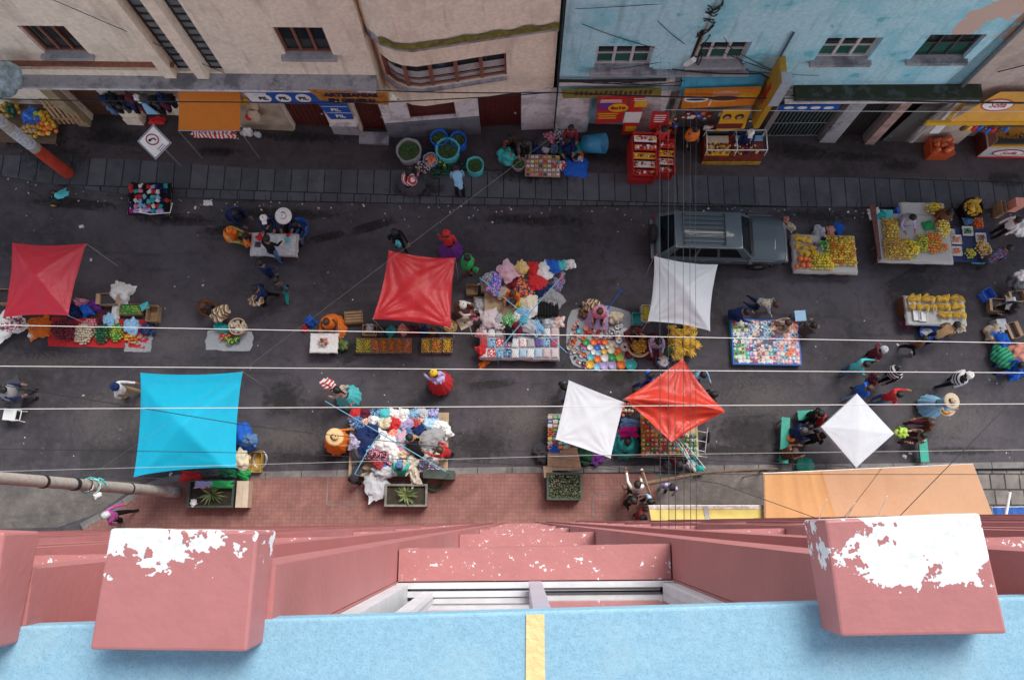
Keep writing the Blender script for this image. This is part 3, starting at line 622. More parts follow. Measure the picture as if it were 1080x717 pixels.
r, q = sign('shop_sign', 'mottled orange banner reading ARTESANIAS EN GENERAL', A, [(325, 95), (409, 99), (410, 111), (338, 106)], .55, ORB)
a, z = A.pt(370, 101, .56); lettering(r, A, 'ARTESANIAS', a, z + .02, .555, .30, INK, bold=.012, sx=1.05); a, z = A.pt(372, 105.5, .56); lettering(r, A, 'EN GENERAL', a, z - .05, .555, .28, INK, bold=.012)
OLV = mat('olive banner', (.22, .19, .03), .7, .25, 4)
r, q = sign('shop_sign', 'long faded olive banner over the white shop wall', Cc, [(592, 96), (698, 94), (697, 102), (594, 104)], .30, OLV)
for i in range(16):
    a, z = Cc.pt(608 + i * 5.2, 99 - i * .1, .31); mb = MB(); Cc.box(mb, a - .05, a + .05, z - .13, z + .13 * R.choice((1, .6)), .302, .31, mat('faded ink', (.09, .03, .02))); wpart('lettering', mb, r)
def bars(root, fc, px, py, out, w, n, m, gap=.14, h=.05):
    a, z = fc.pt(px, py, out)
    for i in range(n):
        mb = MB(); k = w * R.uniform(.7, 1); fc.box(mb, a - k / 2, a + k / 2, z - i * gap - h, z - i * gap, out + .002, out + .012, m); wpart('print', mb, root)
r, q = sign('shop_poster', 'large red poster with a yellow 8x10 oval and a purple square', Cc, [(631, 103), (663, 102.5), (656, 129), (628, 131)], .34, RDP)
a, z = Cc.pt(652, 114, .35); wpart('oval', oval(Cc, a, z, .346, .36, .28, YEP), r); lettering(r, Cc, '8x10', a, z, .356, .26, mat('ink red', (.35, .01, .01)), bold=.01)
a, z = Cc.pt(638, 112, .35); mb = MB(); Cc.box(mb, a - .22, a + .22, z - .25, z + .25, .342, .352, C('purple', 'paint')); wpart('picture', mb, r)
bars(r, Cc, 645, 105.5, .342, .95, 2, WHP, .12, .045); bars(r, Cc, 641, 119.5, .342, .85, 3, YEP, .16, .07)
r, q = sign('shop_poster', 'narrow red poster with a yellow blot and a white sheet', Cc, [(664.5, 102), (681, 102), (670, 141), (655, 143)], .33, RDP)
for (x, y, w_, h_, m) in ((676, 110, .22, .2, YEP), (667, 124, .30, .38, WHP), (665, 136, .20, .18, YEP)):
    a, z = Cc.pt(x, y, .335); mb = MB(); Cc.box(mb, a - w_, a + w_, z - h_, z + h_, .332, .342, m); wpart('print', mb, r)
bars(r, Cc, 675, 104, .332, .4, 2, WHP, .11, .04)
r, q = sign('fast_food_sign', 'orange sign board with a white oval and a burger picture', Cc, [(722, 97), (803, 94.5), (794, 111), (718.5, 115)], .5, ORP, t=.12)
a, z = Cc.pt(734, 105, .51); wpart('oval', oval(Cc, a, z, .506, .42, .2, WHP), r); mb = oval(Cc, a, z, .517, .33, .06, INK); wpart('lettering', mb, r)
a, z = Cc.pt(765, 102, .51); wpart('bun', oval(Cc, a, z + .12, .506, .48, .28, mat('bun print', (.62, .26, .12))), r); wpart('patty', oval(Cc, a - .02, z - .1, .518, .50, .15, mat('patty print', (.10, .03, .015))), r); wpart('bun', oval(Cc, a, z - .24, .512, .42, .10, mat('bun print light', (.78, .42, .15))), r)
a, z = Cc.pt(788, 102, .51); mb = MB(); Cc.box(mb, a - .40, a + .35, z - .05, z + .22, .501, .510, YEP); wpart('print', mb, r)
mb = MB(); a, z = Cc.pt(750.5, 105, .51); Cc.box(mb, a - .03, a + .03, z - .42, z + .42, .502, .514, WHP); wpart('print', mb, r)
r, q = sign('shop_poster', 'yellow poster with two faces over a dark red band', Cc, [(763, 117), (792, 116), (785, 136), (755, 138)], .62, YEP)
for x in (767, 780):
    a, z = Cc.pt(x, 123.5, .63); wpart('picture', oval(Cc, a, z, .624, .15, .2, mat('dark hair print', (.05, .02, .01))), r); wpart('picture', oval(Cc, a, z - .06, .634, .09, .12, mat('face print', (.5, .25, .15))), r)
a, z = Cc.pt(770, 133, .63); mb = MB(); Cc.box(mb, a - .46, a + .44, z - .20, z + .16, .622, .632, mat('dark red print', (.16, .01, .01))); wpart('print', mb, r)
r, q = sign('shop_poster', 'red price board behind the red stand', Cc, [(688, 119), (706, 119), (704, 134), (684, 137)], .45, RDP); bars(r, Cc, 697, 121.5, .452, .45, 4, WHP, .15, .05)
# projecting yellow box sign (perpendicular to the wall)
a0, z0 = Cc.pt(823, 60, .1); a1, z1 = Cc.pt(804, 108, .1)
r = thing('hanging_sign', 'tall yellow box sign standing out from the blue wall', 'sign', Matrix.Translation(Cc.W(a0, 4, .4)))
mb = MB(); Cc.box(mb, a0 - .02, a0 + .18, 1.9, 5.05, .06, .95, mat('aged yellow panel', (.42, .24, .02), .5, .2, 2)); wpart('board', mb, r)
mb = MB(); Cc.box(mb, a0 + .0, a0 + .34, 3.55, 5.06, .62, .99, mat('white sign case', (.36, .42, .47), .5)); wpart('case', mb, r)
mb = MB(); Cc.box(mb, a0 - .032, a0 - .021, 3.0, 4.1, .42, .62, RDP); wpart('lettering', mb, r)
r, q = sign('shop_sign', 'blue and white strip sign over the barred gate', Cc, [(823, 112), (887, 110), (884, 116), (820, 118)], .25, BLP)
for i in range(4): a, z = Cc.pt(832 + i * 14, 114, .26); wpart('lettering', oval(Cc, a, z, .252, .18, .09, WHP, .01), r)
SOF = mat('orange yellow awning', (.75, .33, .03), .5, .25, 1.2)
r = thing('snack_kiosk', 'orange and white snack kiosk with Sofia signs and a glass display case', 'kiosk', frame(1058, 168, .12))
kx_, ky_ = r.location.x, r.location.y; kz = r.location.z
mb = MB(); q = [G(1026, 165, .12), G(1082, 168, .12), G(1130, 168, .12)]
K0 = G(1030, 166, .12); kw = 2.6; k0x, k0y = K0.x, K0.y; zb = gz(k0x + 1)
mb = MB(); mb.box((k0x + kw / 2, k0y + .45, zb + .55), (kw, .9, .85), mat('white kiosk panel', (.6, .58, .56), .4)); wpart('counter', mb, r)
mb = MB(); mb.box((k0x + kw / 2, k0y - .003, zb + .19), (kw + .02, .03, .14), RDP); mb.box((k0x - .012, k0y + .45, zb + .55), (.02, .88, .8), mat('dark photo panel', (.13, .03, .02), .4, .4, 5)); wpart('trim', mb, r)
mb = MB(); mb.box((k0x + kw / 2, k0y + .45, zb + 1.02), (kw - .1, .8, .08), SOF); mb.box((k0x + .06, k0y + .45, zb + 1.28), (.04, .8, .5), mat('brown sign panel', (.30, .16, .12), .5)); wpart('shelf', mb, r)
for i in range(14): pass
mb = MB(); mb.box((k0x + kw / 2, k0y + .12, zb + 1.30), (kw - .2, .02, .46), GLASS); wpart('display_glass', mb, r)
mb = MB()
for i in range(60): mb.ball((k0x + .25 + R.random() * (kw - .4), k0y + .2 + R.random() * .35, zb + 1.08 + R.random() * .1), .055, C(R.choice(['gold', 'orange', 'brown', 'tan']), 'fruit'), 1)
wpart('snacks', mb, r)['kind'] = 'stuff'
def soflogo(root, M, s=1.0):
    n = 22; rr = MB(); rr.prism([V((s * .46 * math.cos(2 * math.pi * i / n), s * .20 * math.sin(2 * math.pi * i / n), 0)) for i in range(n)], (0, 0, .008), RDP)
    ww = MB(); ww.prism([V((s * .42 * math.cos(2 * math.pi * i / n), s * .165 * math.sin(2 * math.pi * i / n), .009)) for i in range(n)], (0, 0, .006), WHP)
    I = root.matrix_basis.inverted(); 
    for nm, b in (('oval', rr), ('oval', ww)):
        me = b.mesh(nm); me.transform(I @ M); link(nm, me, root)
    me = text_mesh('Sofia', .24 * s, RDP, .003, .006, .35); me.transform(I @ M @ Matrix.Translation((0, 0, .018))); link('lettering', me, root)
MF = lambda x, y, z: Matrix.Translation((x, y, z)) @ Matrix(((1, 0, 0), (0, 0, -1), (0, 1, 0))).to_4x4()
soflogo(r, MF(k0x + 1.0, k0y - .022, zb + .62), 1.35)
r = thing('awning', 'sloping orange awning with a red and white oval over the snack kiosk', 'awning', Matrix.Translation(Cc.W(sD + 3, 2.4, .3)))
a0, z0 = Cc.pt(1018, 105, .4); mb = MB(); L = Cc.pt(1140, 100, .4)[0]
P0 = [Cc.W(a0 - .1, 2.0, .75), Cc.W(L, 2.0, .75), Cc.W(L + .2, 3.1, .25), Cc.W(a0 + 1.1, 3.1, .25)]; mb.prism(P0, (0, 0, -.03), SOF); wpart('cloth', mb, r)
mb = MB(); Cc.box(mb, a0 - .9, L, 1.78, 1.98, .70, .80, YEP); wpart('valance', mb, r)
ez = (P0[3] - P0[0]).normalized(); sl = (V((0, 0, 1.1)) - Cc.n * .5).normalized(); nn = Cc.u.cross(sl)
Ms = Matrix((( Cc.u.x, sl.x, nn.x), (Cc.u.y, sl.y, nn.y), (Cc.u.z, sl.z, nn.z))).to_4x4()
a, z = Cc.pt(1077, 90, .5); soflogo(r, Matrix.Translation(Cc.W(a, 2.62, .47) + nn * .012) @ Ms, 1.25)
# leaning boards and orange bin of snacks beside the kiosk
r = thing('leaning_boards', 'white and yellow boards leaning beside the orange snack bin', 'board', frame(975, 152, .12))
for (x0, y0, x1, y1, m) in ((961, 151, 1005, 108, C('grey', 'paint')), (985, 141, 1017, 106, WHP), (996, 131, 1021, 104, YEP)):
    mb = MB(); p, q = Cc.W(Cc.pt(x0, y0, .35)[0], Cc.gz(13) + .1, .40), Cc.W(Cc.pt(x1, y1, .15)[0], 2.3, .1)
    p = Cc.W(*Cc.pt(x0, y0, .35), .35); q = Cc.W(*Cc.pt(x1, y1, .2), .2); w_ = Cc.u * (.18 if m is WHP else .07)
    mb.prism([p - w_, p + w_, q + w_, q - w_], -Cc.n * .03, m); wpart('board', mb, r)
mb = MB(); M_ = frame(985, 162, .12)
r = thing('snack_bin', 'orange bin heaped with bagged snacks in front of the brown shutter', 'bin', M_)
mb.box((0, 0, .32), (.8, .6, .64), mat('orange bin', (.55, .09, .02), .5), taper=1.15); part('bin', mb, r)
mb = MB()
for i in range(22): mb.ball((R.uniform(-.35, .35), R.uniform(-.25, .25), .68 + R.uniform(0, .15)), .11, mat('orange snack bag', (.60, .13, .04), .3, .3, 5), 1, jit=.4)
part('snack_bags', mb, r)
# ================================================================ THE PINK BUILDING THE PICTURE IS TAKEN FROM
def pinkpaint(name, base, wfun=None, sc=7.0, th=.66, spots=.70):
    m = mat(name, base, .55, .06); nt, b = nodes_of(m); P = pos(nt)
    n = new_tex(nt, 'ShaderNodeTexNoise', Scale=sc, Detail=4, Roughness=.55); nt.links.new(P, n.inputs['Vector'])
    n2 = new_tex(nt, 'ShaderNodeTexNoise', Scale=sc * 4, Detail=3, Roughness=.6); nt.links.new(P, n2.inputs['Vector'])
    n3 = new_tex(nt, 'ShaderNodeTexNoise', Scale=60, Detail=4); nt.links.new(P, n3.inputs['Vector'])
    c = mixc(nt, ramp(nt, n.outputs['Fac'], .3, .7), tuple(x * .93 for x in base), tuple(x * 1.07 for x in base))
    wc = mixc(nt, ramp(nt, n3.outputs['Fac'], .3, .7), (.50, .52, .54), (.68, .68, .68))
    sep = nt.nodes.new('ShaderNodeSeparateXYZ'); nt.links.new(P, sep.inputs[0])
    f = n.outputs['Fac']
    f = math_n(nt, 'ADD', math_n(nt, 'MULTIPLY', f, .72), math_n(nt, 'MULTIPLY', n2.outputs['Fac'], .28))
    if wfun: f = math_n(nt, 'ADD', f, wfun(nt, sep))
    f = math_n(nt, 'MAXIMUM', ramp(nt, f, th, th + .008), ramp(nt, n2.outputs['Fac'], spots, spots + .01))
    c = mixc(nt, f, c, wc); nt.links.new(c, b.inputs['Base Color'])
    bp = nt.nodes.new('ShaderNodeBump'); bp.inputs['Strength'].default_value = .5; bp.inputs['Distance'].default_value = .005
    inv = math_n(nt, 'SUBTRACT', math_n(nt, 'MULTIPLY', n3.outputs['Fac'], .5), f)
    nt.links.new(inv, bp.inputs['Height']); nt.links.new(bp.outputs['Normal'], b.inputs['Normal'])
    return m
PK = (.345, .128, .124)
PINK = pinkpaint('pink paint', PK, None, 5, .9, .9)
PINKS = pinkpaint('flaking pink sill', PK, lambda nt, s: 0.0, 16, .612, .69)
ZL = H - 1.5
def line(p, q, dz):
    a, b = ZP(*p, H - dz), ZP(*q, H - dz); k = (b.y - a.y) / (b.x - a.x); return lambda x: a.y + k * (x - a.x)
yG = line((420, 613), (708, 610.6), 3.0); yS = line((421, 579), (707.6, 573.6), 3.0); yF = line((420, 571.7), (708, 566.8), 3.0)
yL = line((300, 652), (1058, 630), 1.5)
xL = ZP(420, 590, H - 3).x; xR = ZP(708, 590, H - 3).x
slope = (yL(1) - yL(0))
rP = thing('pink_building', 'tall dusky pink building seen from its own roof edge with fins and flaking sills', 'building', Matrix.Translation((0, -1.5, gz(0))))
def xprism(mb, x0, x1, ya, yb, z0, z1, m, sh=0.0):
    """block between two plan lines ya (street side) and yb (inner side)"""
    p = [V((x0, ya(x0), z0)), V((x1, ya(x1), z0)), V((x1, yb(x1), z0)), V((x0, yb(x0), z0))]; return mb.prism(p, (0, 0, z1 - z0), m)
yB = lambda x: -14.0
per = (xR - xL) + .40; zbot = -3.5
mb = MB()
wins = []
X0, X1 = xL - 9 * per, xR + 9 * per
# wall: solid behind, with window bays left open in the five central bays
bays = [(xL + k * per, xR + k * per) for k in range(-9, 10)]; bays[8] = (bays[8][0], xL - .56); bays[10] = (xR + .49, bays[10][1])
def floors(): return [H - 3.0 * i for i in range(1, 9)]
for k, (a, b) in enumerate(bays):
    nxt = bays[k + 1][0] if k + 1 < len(bays) else b + .4
    xprism(mb, b, nxt, yG, yB, zbot, ZL - .057, PINK)                       # column
    for zs_ in floors():
        xprism(mb, a, b, yG, yB, zs_ - 1.45, zs_ - .0, PINK)               # spandrel under each sill
    xprism(mb, a, b, yG, yB, zbot, H - 24 - 1.45 + .001 - .002, PINK)
    yIn = lambda x: yG(x) - .35
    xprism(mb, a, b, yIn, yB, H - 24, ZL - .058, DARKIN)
wpart('wall', mb, rP)
for k, (a, b) in enumerate(bays):
    for (x0, x1) in (((b + .003, b + .10), (b + .30, b + .397)) if k not in (8, 9) else (((b + .003, b + .113), (b + .457, b + .557)) if k == 8 else ((b + .003, b + .10), (b + .385, b + .487)))): mb = MB(); xprism(mb, x0, x1, yF, lambda x: yG(x) + .002, zbot, ZL - .004, PINK); wpart('fin', mb, rP)
mb = MB()
for k in range(-9, 10):
    a, b = bays[k + 9]
    for zs_ in floors():
        m1 = MB() if abs(k) < 6 else mb; xprism(m1, a + .002, b - .002, yS, lambda x: yG(x) - .05, zs_ - .09, zs_, PINKS)
        if m1 is not mb: wpart('sill', m1, rP)
wpart('outer_sills', mb, rP)['kind'] = 'stuff'
ALU = mat('white window aluminium', (.52, .53, .55), .45, .12, 20); LAV = mat('grey lavender mullion', (.38, .36, .42), .4, .08)
PGL = mat('reflecting pane', (.55, .50, .50), .06, .05, 2, metal=.9, spec=1.0)
for k in (-2, -1, 0, 1, 2):
    a, b = bays[k + 9]
    for i, zs_ in enumerate(floors()):
        if abs(k) > 1 and i > 2: continue
        w = link('window', None, rP); m = (a + b) / 2; t = zs_ + 1.22; q = MB()
        o = lambda d: (lambda x: yG(x) + d)
        xprism(q, a + .002, b - .002, o(-.004), o(-.022), zs_ + .002, zs_ + .05, ALU); xprism(q, a + .002, m - .022, o(-.030), o(-.048), zs_ + .052, zs_ + .085, ALU); xprism(q, m + .022, b - .05, o(-.022), o(-.034), zs_ + .002, zs_ + .035, ALU); xprism(q, a + .05, m - .022, o(-.022), o(-.0299), zs_ + .002, zs_ + .03, LAV); xprism(q, a + .05, m - .022, o(-.0481), o(-.0619), zs_ + .002, zs_ + .03, LAV); xprism(q, a + .002, m - .022, o(-.062), o(-.075), zs_ + .052, zs_ + .075, ALU)
        xprism(q, a + .002, a + .05, o(-.006), o(-.09), zs_ + .09, t, ALU); xprism(q, b - .05, b - .002, o(-.006), o(-.09), zs_ + .09, t, ALU)
        xprism(q, a + .10, a + .14, o(-.03), o(-.08), zs_ + .09, t, ALU)
        xprism(q, m - .022, m + .022, o(.004), o(-.09), zs_ + .09, t, LAV); xprism(q, a + .002, b - .002, o(-.004), o(-.09), t + .002, t + .05, ALU)
        wpart('frame', q, w); q = MB()
        xprism(q, m + .022, b - .05, o(-.035), o(-.042), zs_ + .09, t, PGL); xprism(q, a + .145, m - .022, o(-.050), o(-.056), zs_ + .09, t, PGL); wpart('pane', q, w)
# sky-blue roof edge with the yellow stripe
SKYB = mat('light blue roof coating', (.30, .56, .68), .75, .06, 3, 0); nt, b_ = nodes_of(SKYB); P_ = pos(nt)
n1 = new_tex(nt, 'ShaderNodeTexNoise', Scale=95, Detail=5, Roughness=.7); n2 = new_tex(nt, 'ShaderNodeTexNoise', Scale=260, Detail=3); n0 = new_tex(nt, 'ShaderNodeTexNoise', Scale=9, Detail=4)
for n in (n1, n2, n0): nt.links.new(P_, n.inputs['Vector'])
c = mixc(nt, ramp(nt, n1.outputs['Fac'], .35, .65), (.17, .32, .42), (.22, .39, .50)); c = mixc(nt, math_n(nt, 'MULTIPLY', ramp(nt, n2.outputs['Fac'], .54, .66), .42), c, (.07, .20, .32)); c = mixc(nt, math_n(nt, 'MULTIPLY', ramp(nt, n0.outputs['Fac'], .5, .7), .3), c, (.28, .41, .46)); c = mixc(nt, math_n(nt, 'MULTIPLY', ramp(nt, n0.outputs['Fac'], .42, .30), .35), c, (.12, .28, .38))
nt.links.new(c, b_.inputs['Base Color']); bp = nt.nodes.new('ShaderNodeBump'); bp.inputs['Strength'].default_value = .4; bp.inputs['Distance'].default_value = .004; nt.links.new(n1.outputs['Fac'], bp.inputs['Height']); nt.links.new(bp.outputs['Normal'], b_.inputs['Normal'])
mb = MB(); xprism(mb, X0, X1, yL, yB, ZL - .055, ZL, SKYB); o = wpart('roof', mb, rP)
bv = o.modifiers.new('b', 'BEVEL'); bv.width = .006; bv.segments = 3
mb = MB(); s0, s1 = ZP(553, 653, ZL).x, ZP(574, 653, ZL).x
p = [ZP(555, 645, ZL), ZP(574, 645, ZL), ZP(581, 717, ZL), ZP(548, 717, ZL)]; e = (p[3] - p[0]); e2 = (p[2] - p[1])
mb.prism([p[0] + V((0, -.004, .0004)), p[1] + V((0, -.004, .0004)), p[1] + V((.01, -3, .0004)), p[0] + V((-.03, -3, .0004))], (0, 0, .0030), mat('pale yellow stripe', (.66, .47, .22), .75, .08, 30, .3, 80)); wpart('stripe', mb, rP)
# the pink blocks standing on the roof edge: frusta whose tops face the camera
def block(top, base_inner, zt, zb, m, label):
    """top: four pixels (far left, far right, near right, near left) of the top face; base: x shrink"""
    mb = MB(); T_ = [ZP(*p, z) for p, z in zip(top, zt)]
    B_ = [V((p.x + dx, p.y + dy, zb)) for p, (dx, dy) in zip(T_, base_inner)]
    mb.add(T_ + B_, [(3, 2, 1, 0), (4, 5, 6, 7), (0, 1, 5, 4), (1, 2, 6, 5), (2, 3, 7, 6), (3, 0, 4, 7)], m)
    o = wpart('parapet_block', mb, rP); o['label'] = label
    bv = o.modifiers.new('b', 'BEVEL'); bv.width = .005; bv.segments = 2
    return o
zt1, zt2 = ZL + .105, ZL + .085
tl = [(116, 557), (272, 560), (260, 687), (94, 685)]
def wl(nt, s):      # peeling is heaviest on the street half of the left block
    y = ramp(nt, s.outputs['Y'], ZP(180, 655, zt1).y, ZP(180, 575, zt1).y, -.16, .12); x = ramp(nt, s.outputs['X'], ZP(100, 600, zt1).x, ZP(270, 600, zt1).x, .04, -.03)
    y = math_n(nt, 'ADD', y, ramp(nt, s.outputs['Y'], ZP(180, 683, zt1).y, ZP(180, 690, zt1).y, 0, .26)); return math_n(nt, 'ADD', y, x)
def wr(nt, s):
    y = ramp(nt, s.outputs['Y'], ZP(960, 668, zt1).y, ZP(960, 585, zt1).y, -.17, .20); x = math_n(nt, 'ADD', ramp(nt, s.outputs['X'], ZP(880, 600, zt1).x, ZP(960, 600, zt1).x, -.16, .02), ramp(nt, s.outputs['X'], ZP(1015, 600, zt1).x, ZP(1055, 600, zt1).x, 0, -.14))
    return math_n(nt, 'ADD', y, x)
block(tl, [(0, 0), (0, 0), (0, 0), (0, 0)], (zt1, zt1, zt2, zt2), ZL - .003, pinkpaint('flaking pink block', PK, wl, 11, .60, .74), 'pink block with white flaking paint left of the yellow stripe')
tr = [(870, 548), (1034, 541), (1063, 668), (887, 671)]
block(tr, [(0, 0), (0, 0), (0, 0), (0, 0)], (zt1, zt1, zt2, zt2), ZL - .003, pinkpaint('white flaking block', PK, wr, 12, .56, .76), 'pink block almost white with flaking paint right of the yellow stripe')
tf = [(-110, 556), (4, 561), (-14, 686), (-120, 690)]
block(tf, [(0, 0), (0, 0), (0, 0), (0, 0)], (zt1, zt1, zt2, zt2), ZL - .003, PINK, 'plain pink block at the left end of the roof edge')
# a smooth white drip of paint line around the foot of each block
# thin aerial rods on the facade
mb = MB()
for (x, y0, y1) in ((862, 552, 527), (891, 550, 531), (924, 549, 524)):
    p, q = ZP(x, y0, 22.5), ZP(x + 1, y1, 22.5); mb = MB(); mb.tube([p, q + V((0, 0, .15))], .003, WHP, 5)
    one('rod', 'thin white rod sticking out above the orange tarpaulin', 'rod', mb, Matrix.Identity(4), 'thin white rods on the pink facade')
# ================================================================ PEOPLE
def person_mesh(key, pose):
    """one continuous body grown from a skeleton; returns mesh with slots 0 skin 1 top 2 bottom 3 shoe and the head position"""
    J = []; E = []; Rr = []; Tg = []
    def add(p, r, par, tag_):
        J.append(V(p)); Rr.append(r); Tg.append(tag_)
        if par is not None: E.append((par, len(J) - 1))
        return len(J) - 1
    hz, lean, hx = pose.get('hz', .86), rad(pose.get('lean', 4)), 0
    up = V((0, math.sin(lean), math.cos(lean))); P0 = V((0, 0, hz))
    pel = add(P0, .125, None, 2); sp = add(P0 + up * .18, .12, pel, 1); ch = add(P0 + up * .40, .145, sp, 1)
    nk_ = add(P0 + up * .52, .055, ch, 0); hl = rad(pose.get('lean', 4) * .55 + pose.get('nod', 12)); hu = V((0, math.sin(hl), math.cos(hl)))
    h0 = add(J[nk_] + hu * .10, .088, nk_, 0); h1 = add(J[nk_] + hu * .20, .078, h0, 0)
    fw = V((0, math.cos(hl), -math.sin(hl)))
    nose = add(J[h0] + fw * .10 + hu * .04, .012, h0, 0)
    for s in (-1, 1): add(J[h0] + V((s * .088, -.005, .03)), .016, h0, 0)
    for i, s in enumerate((-1, 1)):
        el, hd = pose['arms'][i]; sh = add(J[ch] + V((s * .17, 0, 0)) + up * .055, .062, ch, 1)
        e = add(J[sh] + V((s * el[0], el[1], el[2])), .046, sh, 1); h = add(J[e] + V((s * hd[0], hd[1], hd[2])), .032, e, 1)
        dr = (J[h] - J[e]).normalized(); pm = add(J[h] + dr * .07, .036, h, 0)
        sd = dr.cross(V((0, 0, 1))); sd = sd.normalized() if sd.length > .1 else V((1, 0, 0)); dn = V((0, 0, -1)) * .35
        for k, L in ((-1.5, .055), (-.5, .07), (.5, .075), (1.5, .06)):
            f1 = add(J[pm] + dr * .045 + sd * k * .017, .009, pm, 0); add(J[f1] + (dr + dn).normalized() * L, .007, f1, 0)
        t1 = add(J[h] + dr * .04 + sd * .045 * s, .011, h, 0); add(J[t1] + dr * .05, .009, t1, 0)
    for i, s in enumerate((-1, 1)):
        kn, an = pose['legs'][i]; hp = add(P0 + V((s * .085, 0, -.05)), .098, pel, 2)
        k_ = add(J[hp] + V((s * kn[0], kn[1], kn[2])), .068, hp, 2); a = add(J[k_] + V((s * an[0], an[1], an[2])), .045, k_, 2)
        t = pose.get('toe', V((0, .15, -.03))); add(J[a] + V((0, .02, -.03)), .045, a, 3); add(J[a] + V(t), .036, len(J) - 1, 3)
    me = bpy.data.meshes.new('sk'); me.from_pydata([tuple(p) for p in J], E, []); o = bpy.data.objects.new('sk', me); COLL.objects.link(o)
    o.modifiers.new('s', 'SKIN'); sub = o.modifiers.new('u', 'SUBSURF'); sub.levels = 1
    for i, r in enumerate(Rr): me.skin_vertices[0].data[i].radius = (r, r)
    me.skin_vertices[0].data[0].use_root = True
    bpy.context.view_layer.update()
    out = bpy.data.meshes.new_from_object(o.evaluated_get(bpy.context.evaluated_depsgraph_get())); bpy.data.objects.remove(o)
    segs = [(J[a], J[b], Tg[b] if Tg[b] != 1 or Tg[a] != 2 else 1, (Rr[a] + Rr[b]) / 2) for a, b in E]
    for i in range(4): out.materials.append(C('grey'))
    for f in out.polygons:
        c = V(f.center); best = None
        for a, b, t, r in segs:
            ab_ = b - a; u = max(0, min(1, (c - a).dot(ab_) / max(1e-9, ab_.length_squared))); d = (c - a - ab_ * u).length - r
            if best is None or d < best[0]: best = (d, t)
        f.material_index = best[1]; f.use_smooth = True
    return out, J[h0].copy(), hl, P0
D_ = {'arms': (((.05, .02, -.27), (0, .08, -.24)),) * 2}
POSES = {
 'stand': {'hz': .86, 'arms': (((.05, .02, -.27), (0, .10, -.23)),) * 2, 'legs': (((.01, .02, -.39), (0, -.01, -.38)),) * 2},
 'walk': {'hz': .84, 'lean': 8, 'arms': (((.05, .14, -.22), (0, .17, -.16)), ((.05, -.12, -.24), (0, .02, -.24))), 'legs': (((0, .17, -.36), (0, .06, -.36)), ((0, -.03, -.39), (0, -.25, -.30)))},
 'sit': {'hz': .30, 'lean': 14, 'nod': 18, 'arms': (((.06, .10, -.22), (-.05, .20, -.06)),) * 2, 'legs': (((.05, .36, .08), (0, .12, -.25)),) * 2},
 'sitchair': {'hz': .52, 'lean': 12, 'nod': 18, 'arms': (((.05, .12, -.22), (-.04, .22, .0)),) * 2, 'legs': (((.04, .38, -.02), (0, .02, -.38)),) * 2},
 'crouch': {'hz': .34, 'lean': 38, 'nod': 20, 'arms': (((.05, .16, -.18), (-.03, .20, -.10)),) * 2, 'legs': (((.08, .34, .06), (0, -.12, -.28)),) * 2},
 'bend': {'hz': .80, 'lean': 62, 'nod': 20, 'arms': (((.03, .04, -.26), (0, .06, -.24)),) * 2, 'legs': (((.02, .10, -.36), (0, -.06, -.36)), ((.02, .02, -.38), (0, -.04, -.34)))},
 'reach': {'hz': .86, 'lean': 14, 'nod': 22, 'arms': (((.05, .20, -.16), (-.02, .26, .0)), ((.05, .05, -.26), (0, .16, -.16))), 'legs': (((.02, .04, -.39), (0, -.02, -.38)), ((.02, -.06, -.39), (0, -.04, -.37)))},
 'carry': {'hz': .86, 'lean': 2, 'nod': 14, 'arms': (((.04, .10, -.24), (-.06, .22, .04)),) * 2, 'legs': (((0, .10, -.37), (0, .0, -.38)), ((0, -.06, -.38), (0, -.10, -.36)))},
 'kneel': {'hz': .42, 'lean': 48, 'nod': 16, 'arms': (((.04, .12, -.24), (0, .14, -.18)),) * 2, 'legs': (((.05, .12, -.30), (0, -.40, -.03)),) * 2, 'toe': (0, -.14, -.02)},
}
_PM = {}
SHOE = C('black')
PG = 'people buying and selling in the market street'
